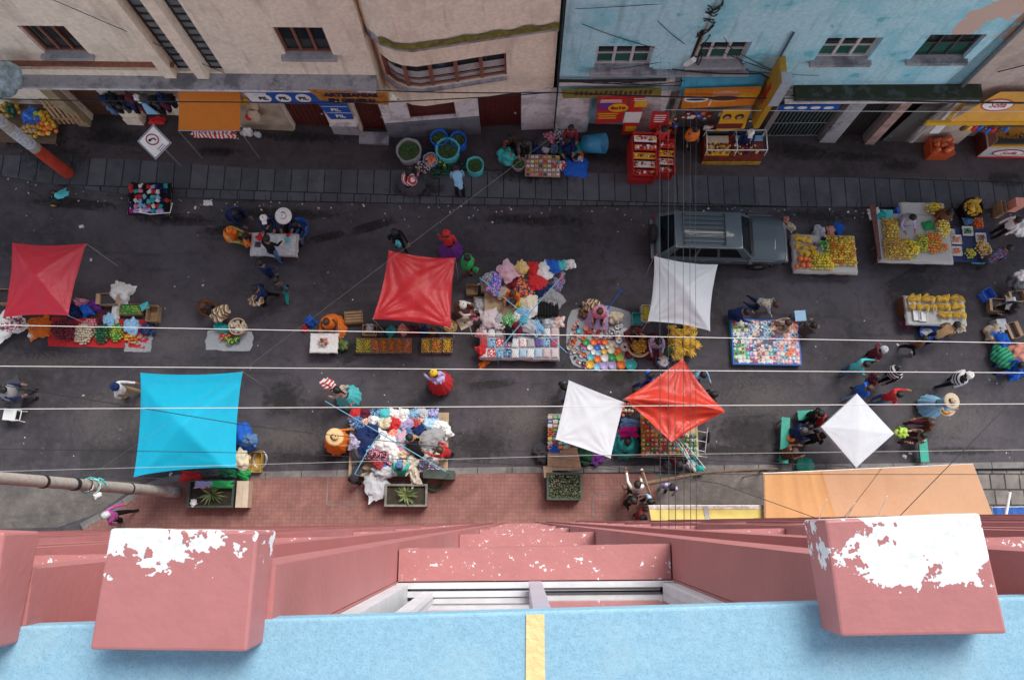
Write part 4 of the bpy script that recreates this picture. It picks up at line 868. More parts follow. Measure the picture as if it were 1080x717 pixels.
def person(px, py, label, pose='stand', face=0, top='grey', bottom='dark grey', hair='hair', hat=None, skirt=None, long=False, shawl=None, scale=1.1, shoe='black', base=0.0, hatcol='straw'):
    """px, py = where the head is seen; face = way it looks, degrees in the picture (0 right, 90 up)"""
    if pose not in _PM: _PM[pose] = person_mesh(pose, POSES[pose])
    me, hp, hl, P0 = _PM[pose]
    rz = rad(face - 90); Rm = Matrix.Rotation(rz, 4, 'Z'); hw = Rm @ hp * scale
    g_ = G(px, py, hw.z + .06 + base); p = V((g_.x - hw.x, g_.y - hw.y, 0)); p.z = gz(p.x) + base + (.121 if (G(px, py).y > fk_y(G(px, py).x) or G(px, py).y < 1.55) else 0.004)
    root = thing('person', label, 'person', Matrix.Translation(p) @ Rm @ Matrix.Scale(scale, 4), PG)
    b = me.copy()
    for i, c in enumerate(('skin', top, bottom, shoe)): b.materials[i] = SKINM if c == 'skin' else (PRINT(c) if i == 1 and c not in ('black', 'navy', 'dark grey') and R.random() < .3 else C(c))
    part('body', b, root)
    hm = mat('hair ' + hair, COL[hair], .6, .25, 20, .3, 60)
    up = V((0, math.sin(hl), math.cos(hl))); bk = V((0, -math.cos(hl), math.sin(hl))); q = MB()
    hc = hp + up * .055 + bk * .022
    q.ball(hc, .112, hm, 2, (1, 1.08, .92), jit=.22)
    if long: q.tube([hc + bk * .09 - up * .03, hc + bk * .13 - up * .18, hc + bk * .12 - up * .36], [.045, .032, .015], hm, 7)
    part('hair', q, root)
    e = MB()
    for s in (-1, 1): e.ball(hp + V((s * .034, 0, 0)) - bk * .086 + up * .045, .011, C('black'), 1)
    part('eyes', e, root)
    if hat:
        q = MB(); hm2 = C(hatcol, 'cloth'); Mh = Matrix.Rotation(-hl * .6, 4, 'X')
        if hat == 'straw': prof = [(.02, .14), (.085, .13), (.10, .05), (.105, .03), (.20, .015), (.27, -.01), (.268, -.02), (.10, .01)]
        elif hat == 'bowler': prof = [(.02, .13), (.07, .12), (.095, .08), (.102, .03), (.15, .02), (.15, .012), (.09, .015)]
        elif hat == 'cap': prof = [(.02, .11), (.07, .10), (.11, .05), (.122, .0), (.115, -.01)]
        else: prof = [(.02, .14), (.09, .12), (.125, .05), (.13, -.02), (.12, -.04)]
        q.lathe(prof, hm2, n=18)
        if hat == 'cap': q.box((0, .15, .0), (.15, .12, .012), hm2)
        q.lathe([(.102, .035), (.106, .05), (.10, .062)], C('dark grey'), n=18) if hat in ('straw', 'bowler') else None
        me2 = q.mesh('hat'); me2.transform(Matrix.Translation(hp + up * .075) @ Mh); part('hat', me2, root)
    if skirt:
        q = MB(); z0 = P0.z + .08; zf = max(.06, P0.z - .62); n = 64; rings = []
        sit = pose in ('sit', 'crouch', 'sitchair', 'kneel')
        cy = .16 if sit else 0
        if pose == 'sit' or pose == 'crouch': zf = .03
        for t in (0, .25, .5, .75, 1):
            rr = .15 + (.32 if sit else .25) * t ** .8 * (1 + .06 * noise.noise(V((px * .1, t, 0)))); z = z0 + (zf - z0) * t ** (1.6 if sit else 1)
            rings.append([V((rr * (1 + .05 * t * math.sin(j * math.pi * 2 / n * 13 + t)) * math.cos(2 * math.pi * j / n), cy * t + rr * (1 + .05 * t * math.sin(j * math.pi * 2 / n * 13 + t)) * math.sin(2 * math.pi * j / n), z)) for j in range(n)])
        vs = [p_ for r_2 in rings for p_ in r_2]; fs = [(i * n + j, i * n + (j + 1) % n, (i + 1) * n + (j + 1) % n, (i + 1) * n + j) for i in range(4) for j in range(n)]
        q.add(vs, fs, C(skirt), True); part('skirt', q, root)
    if shawl:
        q = MB(); cc = P0 + V((0, math.sin(rad(POSES[pose].get('lean', 4))), math.cos(rad(POSES[pose].get('lean', 4))))) * .40
        mm = STRIPES[shawl] if shawl in STRIPES else C(shawl)
        q.lathe([(.06, .14), (.15, .11), (.225, .03), (.25, -.08), (.27, -.24), (.265, -.245)], mm, cc, n=20, sq=(1, .8)); part('shawl', q, root)
    return root
def fk_y(x):
    for a, b in zip(fk, fk[1:]):
        if a.x <= x <= b.x: return a.y + (b.y - a.y) * (x - a.x) / (b.x - a.x)
    return fk[-1].y
SKINM = mat('skin', COL['skin'], .55, .08, 10)
def stripes(name, cols, sc=22, rot=.6):
    m = mat(name, COL[cols[0]], .9, .1); nt, b = nodes_of(m); P = pos(nt, True)
    mp = nt.nodes.new('ShaderNodeMapping'); mp.inputs['Rotation'].default_value = (rot, .3, rot); mp.inputs['Scale'].default_value = (sc, sc, sc); nt.links.new(P, mp.inputs['Vector'])
    sep = nt.nodes.new('ShaderNodeSeparateXYZ'); nt.links.new(mp.outputs[0], sep.inputs[0])
    fr = math_n(nt, 'FRACT', sep.outputs['X']); c = COL[cols[0]]
    for i, k in enumerate(cols[1:]):
        c = mixc(nt, math_n(nt, 'GREATER_THAN', fr, (i + 1) / len(cols)), c, COL[k])
    nt.links.new(c, b.inputs['Base Color']); return m
STRIPES = {'red and white stripes': stripes('red and white stripes', ('red', 'white'), 9), 'black and white stripes': stripes('black and white stripes', ('black', 'white'), 9, 1.2),
 'brown and cream stripes': stripes('brown and cream stripes', ('brown', 'cream', 'tan'), 9), 'purple and white stripes': stripes('purple and white stripes', ('maroon', 'lilac', 'cream'), 11), 'andean stripes': stripes('andean stripes', ('red', 'white', 'magenta', 'navy'), 7)}
def bundle(px, py, h, label, mm, r=.24, face=0):
    q = MB(); q.ball((0, 0, 0), r, mm, 3, (1.1, .8, .75), jit=.45); q.tube([(-r * 1.1, 0, .05), (-r * .5, 0, r * .8), (0, 0, r * .72)], .03, mm, 6)
    return one('bundle', label, 'bundle', q, frame(px, py, h, rad(face)), None)
P = person
P(431, 183, 'seated person in dark clothes with a red and white striped shawl beside the grey sack', 'sit', 70, 'maroon', 'black', skirt='dark grey', shawl='red and white stripes', long=True)
P(481, 178, 'person in pale blue jacket bending over the produce sacks', 'bend', 100, 'light blue', 'black')
P(553, 151, 'seated person in dark clothes behind the tray of small shoes', 'sit', 270, 'dark grey', 'black', long=True)
P(538, 147, 'person in dark brown clothes sitting against the wall by the teal sack', 'sit', 300, 'brown', 'black')
P(598, 149, 'person in navy clothes sitting between the shoe tray and the blue tub', 'sit', 280, 'navy', 'black')
P(602, 137, 'person in dark red clothes standing close to the white wall', 'stand', 270, 'dark red', 'black')
P(700, 138, 'person in bright red standing behind the red sweets stand', 'stand', 270, 'red', 'navy')
P(733, 138, 'person in dark clothes with an orange scarf in the shop doorway', 'stand', 300, 'dark grey', 'black', shawl='orange')
P(791, 141, 'vendor in navy and white behind the yellow food stand', 'stand', 260, 'navy', 'navy', hat='cap', hatcol='white')
P(1068, 118, 'vendor in pale blue and black behind the snack kiosk', 'stand', 260, 'light blue', 'black', hat='cap', hatcol='white')
P(241, 243, 'child with lime green sleeves and orange vest sitting at the white table', 'sit', 350, 'lime', 'lime', hat='cap', hatcol='orange', shawl='orange')
P(259, 249, 'person in orange sitting low at the end of the white table', 'sit', 20, 'orange', 'dark grey')
P(278, 229, 'person in navy with a white cap behind the white table', 'sitchair', 280, 'navy', 'navy', hat='cap', hatcol='white')
P(299, 227, 'person with a broad white hat behind the white table', 'sitchair', 270, 'navy', 'black', hat='straw', hatcol='white')
P(311, 236, 'person in navy beside the blue tub at the white table', 'sit', 250, 'navy', 'denim blue')
P(248, 224, 'person in dark clothes crouching by the dark blue basin', 'crouch', 330, 'navy', 'black')
P(281, 252, 'customer in black leaning over the near edge of the white table', 'reach', 80, 'black', 'denim blue')
P(274, 277, 'customer in deep blue jacket standing below the white table', 'stand', 80, 'navy', 'navy')
P(290, 295, 'customer in black and teal walking below the deep blue jacket', 'walk', 80, 'dark grey', 'teal')
P(268, 304, 'walker with a brown face and cream bundle in the dark road', 'walk', 200, 'navy', 'black')
bundle(270, 317, .95, 'cream and brown bundle carried on the back in the dark road', STRIPES['brown and cream stripes'], .22)
P(416, 245, 'walker with black hair and teal backpack above the red canopy', 'walk', 300, 'black', 'black')
q = MB(); q.ball((0, 0, 0), .17, C('turquoise'), 2, (.8, .55, 1.1), jit=.2); q.tube([(-.08, .05, .15), (-.1, .16, .05), (-.08, .08, -.12)], .015, C('black'), 5); q.tube([(.08, .05, .15), (.1, .16, .05), (.08, .08, -.12)], .015, C('black'), 5)
one('backpack', 'small turquoise backpack on the walker above the red canopy', 'backpack', q, frame(420, 257, 1.1, rad(120)))
P(471, 247, 'walker in red hood and purple skirt beside the red canopy', 'walk', 110, 'red', 'black', hat='hood', hatcol='red', skirt='purple')
P(214, 322, 'seller with brown hair and striped bundle crouching above the melons', 'crouch', 330, 'brown', 'brown', hair='brown hair', long=True)
bundle(232, 331, .55, 'brown and cream striped bundle on the back of the melon seller', STRIPES['brown and cream stripes'], .30, 30)
P(344, 339, 'seated seller wrapped in orange behind the white cloth table', 'sit', 280, 'brown', 'dark grey', skirt='orange', hair='brown hair', shawl='orange')
P(493, 272, 'person in dark brown standing behind the clothes stall crates', 'stand', 350, 'brown', 'brown', shawl='green')
P(541, 309, 'seller with dark hair sitting among the heaped clothes', 'sitchair', 250, 'orange', 'dark grey', hair='brown hair')
P(487, 322, 'seated seller in white and brown beside the small white crate', 'sit', 0, 'white', 'brown', shawl='brown', hat='hood', hatcol='white')
P(633, 328, 'seller in pink shawl and mauve skirt sitting behind the bowls', 'sit', 265, 'pink', 'dark grey', skirt='lilac', shawl='pink', hair='brown hair')
P(668, 350, 'seller in dark red sitting beside the basket of bananas', 'sit', 300, 'dark red', 'black')
P(695, 360, 'seller in striped shawl with black hair beside the bananas', 'sit', 270, 'lilac', 'dark grey', skirt='maroon', shawl='purple and white stripes', long=True)
P(818, 321, 'buyer with brown curly hair and denim shirt kneeling at the disc mat', 'kneel', 330, 'denim blue', 'navy', hair='brown hair')
P(787, 329, 'buyer in navy crouching at the corner of the disc mat', 'crouch', 350, 'navy', 'navy')
P(832, 340, 'seller with tan sleeves sitting beside the disc mat', 'sit', 180, 'beige', 'tan', hair='brown hair')
P(858, 343, 'seller in dark brown with orange cuffs sitting on the ground right of the disc mat', 'sit', 40, 'dark grey', 'brown', shawl=None)
P(963, 229, 'fruit seller in lilac sitting behind the big heap of oranges', 'sitchair', 280, 'lilac', 'dark grey', shawl='grey', skirt='lilac')
P(1002, 224, 'fruit seller in brown cloak between the two fruit tables', 'sitchair', 250, 'brown', 'brown', skirt='brown', shawl='brown')
P(1064, 262, 'walker in maroon beside the small fruit table', 'bend', 30, 'maroon', 'dark grey')
P(1074, 232, 'person in white and black near the stacked boxes', 'stand', 200, 'white', 'black')
P(1008, 343, 'fruit seller in brown jacket with black hair kneeling at the banana table', 'bend', 30, 'tan', 'navy')
P(976, 357, 'buyer in dark clothes striding with white shoes below the banana table', 'walk', 130, 'brown', 'black', shoe='white')
P(931, 369, 'walker in maroon with a pale grey knitted hat', 'walk', 20, 'maroon', 'black', hat='hood', hatcol='silver')
P(914, 384, 'walker in turquoise holding out both arms in the crowd', 'reach', 0, 'turquoise', 'denim blue')
P(925, 398, 'walker in dark red jacket in the crowd above the white canopy', 'walk', 180, 'dark red', 'denim blue')
P(949, 391, 'walker in black and white stripes in the crowd', 'walk', 200, 'black', 'black', shawl='black and white stripes')
P(918, 409, 'walker in blue with brown hair in the crowd', 'walk', 10, 'blue', 'denim blue', hair='brown hair')
P(949, 416, 'walker in bright red jacket with black hair in the crowd', 'reach', 0, 'red', 'denim blue')
P(1021, 396, 'walker in zebra striped top with a white knitted hat', 'walk', 10, 'white', 'black', hat='hood', hatcol='white', shawl='black and white stripes')
P(1003, 423, 'woman in pale blue with a broad beige hat and a basket of bread', 'carry', 350, 'light blue', 'denim blue', skirt='light blue', hat='straw', hatcol='beige')
P(983, 446, 'person with brown hair sitting on the single green bench by the white canopy', 'sitchair', 180, 'brown', 'maroon', hair='brown hair')
P(975, 459, 'person in maroon and teal next to the end of the single green bench', 'sit', 180, 'maroon', 'maroon')
P(848, 454, 'person in navy sitting on the long green bench', 'sitchair', 0, 'navy', 'navy', hair='dark grey')
P(838, 476, 'person in dark brown sitting at the end of the long green bench', 'sitchair', 10, 'brown', 'black', hair='brown hair')
P(866, 436, 'person with thick black hair standing at the green table', 'stand', 340, 'black', 'black', long=True)
P(874, 443, 'person in red with green trim beside the white canopy', 'stand', 0, 'red', 'dark grey')
P(868, 459, 'person in black under the corner of the white valance canopy', 'stand', 20, 'black', 'black')
P(1074, 322, 'seller in dark clothes among the cardboard boxes', 'sit', 180, 'dark grey', 'black')
P(1078, 385, 'seller in blue behind the green sacks', 'sit', 180, 'blue', 'blue')
P(3, 411, 'seller in navy and yellow by the white stool', 'sitchair', 10, 'navy', 'dark grey', shawl='grey')
P(121, 408, 'walker in white jacket and dark cap beside the turquoise canopy', 'walk', 0, 'white', 'tan', hat='hood', hatcol='navy')
P(355, 411, 'walker with turquoise skirt and red and white striped bundle', 'walk', 160, 'tan', 'dark grey', skirt='turquoise', long=True)
bundle(346, 405, 1.05, 'red and white striped carrying cloth on the walker in the turquoise skirt', STRIPES['red and white stripes'], .22, 150)
bundle(368, 424, .55, 'pink bag held by the walker in the turquoise skirt', C('pink'), .16)
P(458, 394, 'walker with red skirt and yellow hat in the middle of the road', 'walk', 130, 'lilac', 'dark grey', skirt='red', hat='hood', hatcol='yellow')
bundle(462, 400, 1.2, 'pale lilac bundle on the back of the walker in the red skirt', C('lilac'), .19)
P(352, 461, 'woman in orange with a wide straw hat at the heap of clothes', 'reach', 10, 'orange', 'orange', hat='straw', hatcol='straw', skirt='orange')
P(464, 474, 'buyer in red jacket with dark hair at the right of the heap of clothes', 'reach', 160, 'red', 'dark grey', hair='brown hair')
P(380, 489, 'buyer in dark clothes stooping at the heap of clothes', 'bend', 60, 'dark grey', 'black')
P(421, 492, 'child with a blue cap among the heaped clothes', 'sitchair', 90, 'teal', 'teal', hat='cap', hatcol='denim blue')
P(432, 462, 'buyer in black bending into the middle of the clothes heap', 'bend', 120, 'black', 'black')
P(597, 408, 'walker in black at the corner of the plain white canopy', 'walk', 250, 'black', 'denim blue')
P(662, 466, 'seller in teal shawl with black hair sitting between two stalls', 'sit', 90, 'teal', 'dark grey', shawl='teal', skirt='teal')
P(686, 396, 'person in blue at the left edge of the coral red canopy', 'walk', 210, 'blue', 'navy')
P(672, 411, 'person in navy bending beside the coral red canopy', 'bend', 200, 'navy', 'navy')
P(742, 395, 'person with black hair and pale blue top right of the coral red canopy', 'walk', 300, 'light blue', 'denim blue')
P(753, 416, 'person with round black hair under the right corner of the coral red canopy', 'stand', 200, 'dark grey', 'black')
P(672, 511, 'person in white and black below the lying timber beam', 'reach', 100, 'white', 'black')
P(668, 528, 'person in dark clothes sitting near the yellow tarpaulin', 'stand', 320, 'black', 'black')
P(686, 529, 'person in pale blue with black hair at the corner of the yellow tarpaulin', 'stand', 200, 'light blue', 'black')
P(678, 546, 'person in dark red half hidden by the pink roof edge', 'stand', 0, 'dark red', 'black')
P(708, 514, 'person in blue and white check with black hair on the cement pavement', 'stand', 250, 'lilac', 'denim blue')
P(114, 543, 'person in magenta and black at the pavement corner', 'walk', 20, 'magenta', 'black', hair='silver')
# ================================================================ CANOPIES
def plast(name, rgb, trans=.25, rough=.4, bump=.3, bs=3.0):
    m = mat(name, rgb, rough, .06, 2.5, 0, trans=trans); nt, b = nodes_of(m); P_ = pos(nt, True)
    n = new_tex(nt, 'ShaderNodeTexNoise', Scale=bs, Detail=5, Roughness=.6, Distortion=1.2); nt.links.new(P_, n.inputs['Vector'])
    bp = nt.nodes.new('ShaderNodeBump'); bp.inputs['Strength'].default_value = bump; bp.inputs['Distance'].default_value = .06
    n2 = new_tex(nt, 'ShaderNodeTexNoise', Scale=bs * 4, Detail=6, Roughness=.7, Distortion=2.0); nt.links.new(P_, n2.inputs['Vector']); sep = nt.nodes.new('ShaderNodeSeparateXYZ'); nt.links.new(P_, sep.inputs[0])
    fold = lambda o, k: ramp(nt, math_n(nt, 'ABSOLUTE', math_n(nt, 'SUBTRACT', math_n(nt, 'FRACT', math_n(nt, 'ADD', math_n(nt, 'MULTIPLY', o, k), math_n(nt, 'MULTIPLY', n.outputs['Fac'], .12))), .5)), .0, .03, .0, 1.0)
    hgt = math_n(nt, 'ADD', math_n(nt, 'ADD', n.outputs['Fac'], math_n(nt, 'MULTIPLY', n2.outputs['Fac'], .35)), math_n(nt, 'MULTIPLY', math_n(nt, 'ADD', fold(sep.outputs['X'], 1.25), fold(sep.outputs['Y'], 1.35)), .06))
    nt.links.new(hgt, bp.inputs['Height']); nt.links.new(bp.outputs['Normal'], b.inputs['Normal'])
    dirt = mixc(nt, math_n(nt, 'MULTIPLY', ramp(nt, n2.outputs['Fac'], .52, .75), .35), rgb, tuple(x * .55 + .03 for x in rgb)); nt.links.new(mixc(nt, math_n(nt, 'MULTIPLY', ramp(nt, n.outputs['Fac'], .45, .75), .3), dirt, tuple(x * .75 for x in rgb)), b.inputs['Base Color']); return m
def canopy(label, px4, h, m, peak=.3, sag=.10, inw=.05, pole='grey', apex=(0, 0), rid=2, amp=.02, valance=0.0, fold=None, polehs=True):
    c = [G(x, y, h) for x, y in px4]; ctr = sum(c, V()) / 4; base = V((ctr.x, ctr.y, gz(ctr.x)))
    root = thing('canopy', label, 'canopy', Matrix.Translation(base), 'square market canopies'); c = [p - base for p in c]
    N = 40; seed = R.random() * 50
    def fn(u, v):
        uu, vv = 2 * u - 1, 2 * v - 1
        iu, iv = uu * (1 - inw * (1 - vv * vv) * abs(uu)), vv * (1 - inw * (1 - uu * uu) * abs(vv))
        a, b = (iu + 1) / 2, (iv + 1) / 2
        p = c[0] * (1 - a) * b + c[1] * a * b + c[2] * a * (1 - b) + c[3] * (1 - a) * (1 - b)
        du, dv = uu - apex[0], vv - apex[1]
        e = max(abs(du) / (1 - math.copysign(apex[0], du) if abs(apex[0]) > 0 else 1), abs(dv) / (1 - math.copysign(apex[1], dv) if abs(apex[1]) > 0 else 1))
        e = min(1, e); dg = min(abs(uu - vv), abs(uu + vv))
        z = peak * (1 - e) - sag * math.sin(math.pi * min(1, e)) * min(1, dg * 1.2) - sag * .5 * (1 - (min(abs(uu), abs(vv))) ** 2) * e ** 6
        # pull folds that fan out from the corners
        for (cx, cy) in ((-1, -1), (1, -1), (1, 1), (-1, 1)):
            dx, dy = uu - cx, vv - cy; rr = math.hypot(dx, dy); an = math.atan2(dy, dx)
            z += amp * math.exp(-rr * 1.3) * min(1, rr * 3) * math.sin(an * 17 + seed + cx)
        z += amp * .8 * noise.noise(V((uu * 2.2 + seed, vv * 2.2, 0)))
        if fold: z += fold(uu, vv)
        return p + V((0, 0, z))
    mb = MB(); mb.grid(fn, N, N, m); o = part('cloth', mb, root)
    if valance:
        q = MB(); e = c + [c[0]]
        for a, b in zip(e, e[1:]): q.grid(lambda u, v: a.lerp(b, u) + V((0, 0, -valance * v)), 12, 2, m)
        part('valance', q, root)
    pm = C(pole, 'paint')
    q = MB()
    for i, j in ((0, 2), (1, 3)): q.tube([c[i] - V((0, 0, .05)), c[i].lerp(c[j], .12) - V((0, 0, .16)), (c[i] + c[j]) / 2 + V((0, 0, peak * .4 - .2)), c[i].lerp(c[j], .88) - V((0, 0, .16)), c[j] - V((0, 0, .05))], .012, pm, 6)
    part('cross_strut', q, root)
    for p in c:
        q = MB(); f = V((p.x * .96, p.y * .96, gz(base.x + p.x) - base.z + .005)); q.tube([f, p + V((0, 0, -.02))], .013, pm, 7); part('pole', q, root)
    return root
REDPL = plast('red plastic sheet', (.60, .022, .03), .15, .40, .35)
PINKPL = plast('pinkish red plastic sheet', (.55, .02, .045), .15, .42, .35)
CORAL = plast('coral red plastic sheet', (.72, .06, .035), .25, .32, .5)
TURQ = plast('turquoise cloth sheet', (.0, .52, .78), .25, .75, .12); WHC = plast('white cloth sheet', (.62, .65, .70), .2, .7, .25); WHC2 = plast('clean white cloth sheet', (.72, .75, .80), .2, .8, .08)
canopy('pinkish red canopy at the left edge above the heaps of vegetables', [(13, 256), (91, 257), (72, 333), (3, 335)], 2.2, PINKPL, .45, .05, .06, apex=(.05, 0), amp=.03)
canopy('shiny red canopy above the crates of oranges', [(410, 264), (480, 272), (476, 345), (393, 336)], 2.3, REDPL, .10, .12, .05, amp=.06)
canopy('turquoise blue canopy beside the leaning concrete pole', [(148, 393), (256, 392), (249, 493), (141, 503)], 2.4, TURQ, .75, .02, .05, apex=(.05, -.12), amp=.015)
canopy('greyish white canopy touching the dark off-road car', [(690, 270), (757, 279), (749, 349), (683, 339)], 2.3, WHC, .5, .06, .07, amp=.03)
canopy('plain white canopy beside the teal shawl seller', [(600, 401), (658, 424), (644, 483), (586, 463)], 2.2, WHC2, .05, .03, .01, amp=.02, pole='silver')
canopy('coral red canopy folded into a ridge beside the plain white one', [(720, 378), (763, 435), (708, 466), (658, 421)], 2.3, CORAL, .12, .10, .03, amp=.06, fold=lambda u, v: .22 * math.exp(-((u - v) * 2.6) ** 2) - .12 * math.exp(-((u + v) * 1.5) ** 2) * (1 - u * u))
canopy('small white canopy with a valance between the green benches', [(904, 415), (943, 457), (903, 493), (866, 450)], 2.1, WHC2, .18, .0, .01, amp=.006, valance=.16, pole='silver')
def xframe(label, pa, pb, pc, pd, h, ctr):
    root = thing('bare_canopy', label, 'canopy frame', frame(*ctr, 0), 'bare blue canopy frames'); I = root.matrix_basis.inverted(); m = mat('blue frame paint', (.12, .34, .50), .5, .15)
    for a, b in ((pa, pb), (pc, pd)):
        q = MB(); A_, B_ = I @ G(*a, h), I @ G(*b, h); q.tube([A_, (A_ + B_) / 2 + V((0, 0, .2)), B_], .018, m, 7); part('strut', q, root)
        for P_ in (A_, B_):
            q = MB(); q.tube([P_, V((P_.x, P_.y, gz(root.location.x + P_.x) - root.location.z + .01))], .014, m, 6); part('pole', q, root)
    return root
xframe('bare pale blue canopy frame standing over the tall heap of bright clothes', (506, 293), (598, 372), (596, 288), (524, 372), 2.1, (553, 334))
xframe('bare pale blue canopy frame over the clothes heap by the planter', (343, 423), (470, 497), (402, 455), (374, 500), 2.1, (412, 465))
# ================================================================ GOODS
MIX = ['white', 'red', 'light blue', 'yellow', 'orange', 'teal', 'navy', 'pink', 'cream', 'silver', 'lime', 'blue', 'turquoise', 'salmon', 'lilac', 'green']
_PC = {}
def cache(key, fn):
    if key not in _PC: _PC[key] = fn()
    return _PC[key]
def heap_mesh(col, w, d, h, kind='cloth', pr=False):
    q = MB(); sd = R.random() * 99; m = (C(col, kind) if not pr or R.random() < .5 or max(w, d) < .3 else PRINT(col)) if isinstance(col, str) and col in COL else STRIPES.get(col, col)
    def fn(u, v):
        a, b = 2 * u - 1, 2 * v - 1; rr = min(1.0, (abs(a) ** 3 + abs(b) ** 3) ** (1 / 3)); n = noise.noise(V((a * 1.6 + sd, b * 1.6, 1))); n2 = noise.noise(V((a * 4 + sd, b * 3, 5)))
        s = 1 + .30 * noise.noise(V((sd, a * 2.3, b * 2.3))) + .10 * noise.noise(V((a * 6, b * 6, sd)))
        z = h * (1 - rr ** 3) * (1 + .6 * n + .9 * abs(n2) - .2); return V((a * w / 2 * s, b * d / 2 * s, max(0.004, z)))
    q.grid(fn, 18, 18, m); return q.mesh('heap')
def garment(px, py, h, col, w=.4, d=.35, hh=.10, rz=None, where='', kind='garment', cat='garment', name=None, label=None):
    rz = R.uniform(0, 3) if rz is None else rz
    return one(name or kind.replace(' ', '_'), label or f'{col} {kind} {where}', cat, heap_mesh(col, w, d, hh, pr=kind in ('garment', 'folded garment')), frame(px, py, h, rz, True), f'{kind}s {where}')
def pack_mesh(col, w=.30, d=.28, h=.08):
    def f():
        q = MB(); m = PRINT(col); q.box((0, 0, h * .3), (w, d, h * .6), m); q.grid(lambda u, v: V(((u - .5) * w * .98, (v - .5) * d * .98, h * .6 + h * .4 * (1 - (2 * u - 1) ** 4) * (1 - (2 * v - 1) ** 4) + .012 * noise.noise(V((u * 4, v * 4, w * 9)))))  , 8, 8, m); return q.mesh('pack')
    return cache(('pack', col, w, d, h, R.randint(0, 2)), f)
def fruit(name, label, px, py, h, w, d, r, cols, n=None, dome=.12, cat='fruit', rz=0, group=None, seen=None):
    """a heap nobody could count: one object"""
    q = MB(); n = n or int(w * d / (r * r * 2.6)) ; pts = []
    rows = max(1, int(d / (1.75 * r))); cl = max(1, int(w / (1.85 * r)))
    for lay in range(2):
        for j in range(rows):
            for i in range(cl):
                x = (i + .5 + .5 * (j % 2) * .9 - .2) / cl - .5; y = (j + .5) / rows - .5
                e = max(abs(x), abs(y)) * 2
                rr_ = math.hypot(x, y) * 2
                if name.endswith('heap') and rr_ > .98: continue
                if lay and (e > .74 or R.random() < .25): continue
                z = r * .8 + dome * max(0, 1 - e * e) + lay * r * 1.1
                pts.append(V((x * w + R.uniform(-.25, .25) * r, y * d + R.uniform(-.25, .25) * r, z + R.uniform(-.2, .3) * r)))
    for p in pts: q.ball(p, r * R.uniform(.85, 1.1), C(R.choice(cols), 'fruit'), 1)
    return one(name, label, cat, q, frame(px, py, h, rz, True, seen=seen or h), group, 'stuff')
def crate(label, px, py, w=.5, d=.34, h=.26, rz=0, base=0, m=None, name='crate', group=None, filled=True, cat='crate'):
    m = m or WOOD; root = thing(name, label, cat, frame(px, py, base, rz, True, seen=base + h), group); t = .012
    fl = MB(); fl.box((0, 0, .015), (w - .03, d - .03, .012), m); part('floor', fl, root)
    n = 3
    for s, (cx, cy, lx, ly) in enumerate(((0, d / 2, w, t), (0, -d / 2, w, t), (w / 2, 0, t, d - .03), (-w / 2, 0, t, d - .03))):
        q = MB()
        for i in range(n): z0 = h * (i + .5) / n; q.box((cx, cy, z0), (lx, ly, h / n * .82), m)
        part('side', q, root)
    q = MB()
    for a in (-1, 1):
        for b in (-1, 1): q.box((a * (w / 2 - .022), b * (d / 2 - .022), h / 2), (.03, .03, h + .01), m)
    part('corner_posts', q, root); return root
def cbox(px, py, w, d, h, label, rz=0, base=0, col='cardboard', open_=True, group=None):
    root = thing('box', label, 'box', frame(px, py, base, rz, True, seen=base + h), group); m = C(col, 'paint'); q = MB()
    for c, s in (((0, 0, .006), (w, d, .012)), ((w / 2, 0, h / 2), (.012, d, h)), ((-w / 2, 0, h / 2), (.012, d, h)), ((0, d / 2, h / 2), (w - .014, .012, h)), ((0, -d / 2, h / 2), (w - .014, .012, h))): q.box(c, s, m)
    part('walls', q, root)
    if open_:
        for s in (-1, 1): q = MB(); q.prism([V((s * w / 2, -d / 2 + .01, h)), V((s * w / 2, d / 2 - .01, h)), V((s * (w / 2 + .12), d / 2 - .01, h + .03)), V((s * (w / 2 + .12), -d / 2 + .01, h + .03))], (0, 0, -.01), m); part('flap', q, root)
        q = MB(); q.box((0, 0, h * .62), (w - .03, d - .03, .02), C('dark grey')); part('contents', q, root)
    else:
        q = MB(); q.box((-w / 4, 0, h + .004), (w / 2 - .006, d, .008), m); q.box((w / 4, 0, h + .004), (w / 2 - .006, d, .008), m); part('lid', q, root)
    return root
def table(label, x0, y0, x1, y1, h, top=PLY, cloth=None, rz=0, name='stall_table', hang=.12, cat='table', legm=DWOOD, cut=0):
    w, d, M_ = rect(x0, y0, x1, y1, h); M_ = M_ @ Matrix.Rotation(rz, 4, 'Z'); root = thing(name, label, cat, M_)
    q = MB(); q.box((0, 0, h - .05), (w, d, .03), top); q.box((0, 0, h - .085), (w - .1, d - .1, .03), legm); part('top', q, root)
    for a in (-1, 1):
        for b in (-1, 1): q = MB(); q.box((a * (w / 2 - .09), b * (d / 2 - .09), (h - .1) / 2), (.05, .05, h - .1), legm); part('leg', q, root)
    if cloth:
        q = MB(); sd = R.random() * 50
        def fn(u, v):
            a, b = 2 * u - 1, 2 * v - 1; x, y = a * (w / 2 + .10), b * (d / 2 + .10); ex = max(0, abs(x) - w / 2 - .012) + max(0, abs(y) - d / 2 - .012); nz = noise.noise(V((a * 3 + sd, b * 3, 0)))
            z = h - .03 + .006 * nz
            if ex > 0: z -= min(ex, .1) / .1 * hang * (1 + .5 * nz); x = math.copysign(min(abs(x), w / 2 + .03 + .03 * nz), x); y = math.copysign(min(abs(y), d / 2 + .03 + .03 * nz), y)
            return V((x, y, z))
        q.grid(fn, 26, 26, cloth); part('cloth', q, root)
    return root
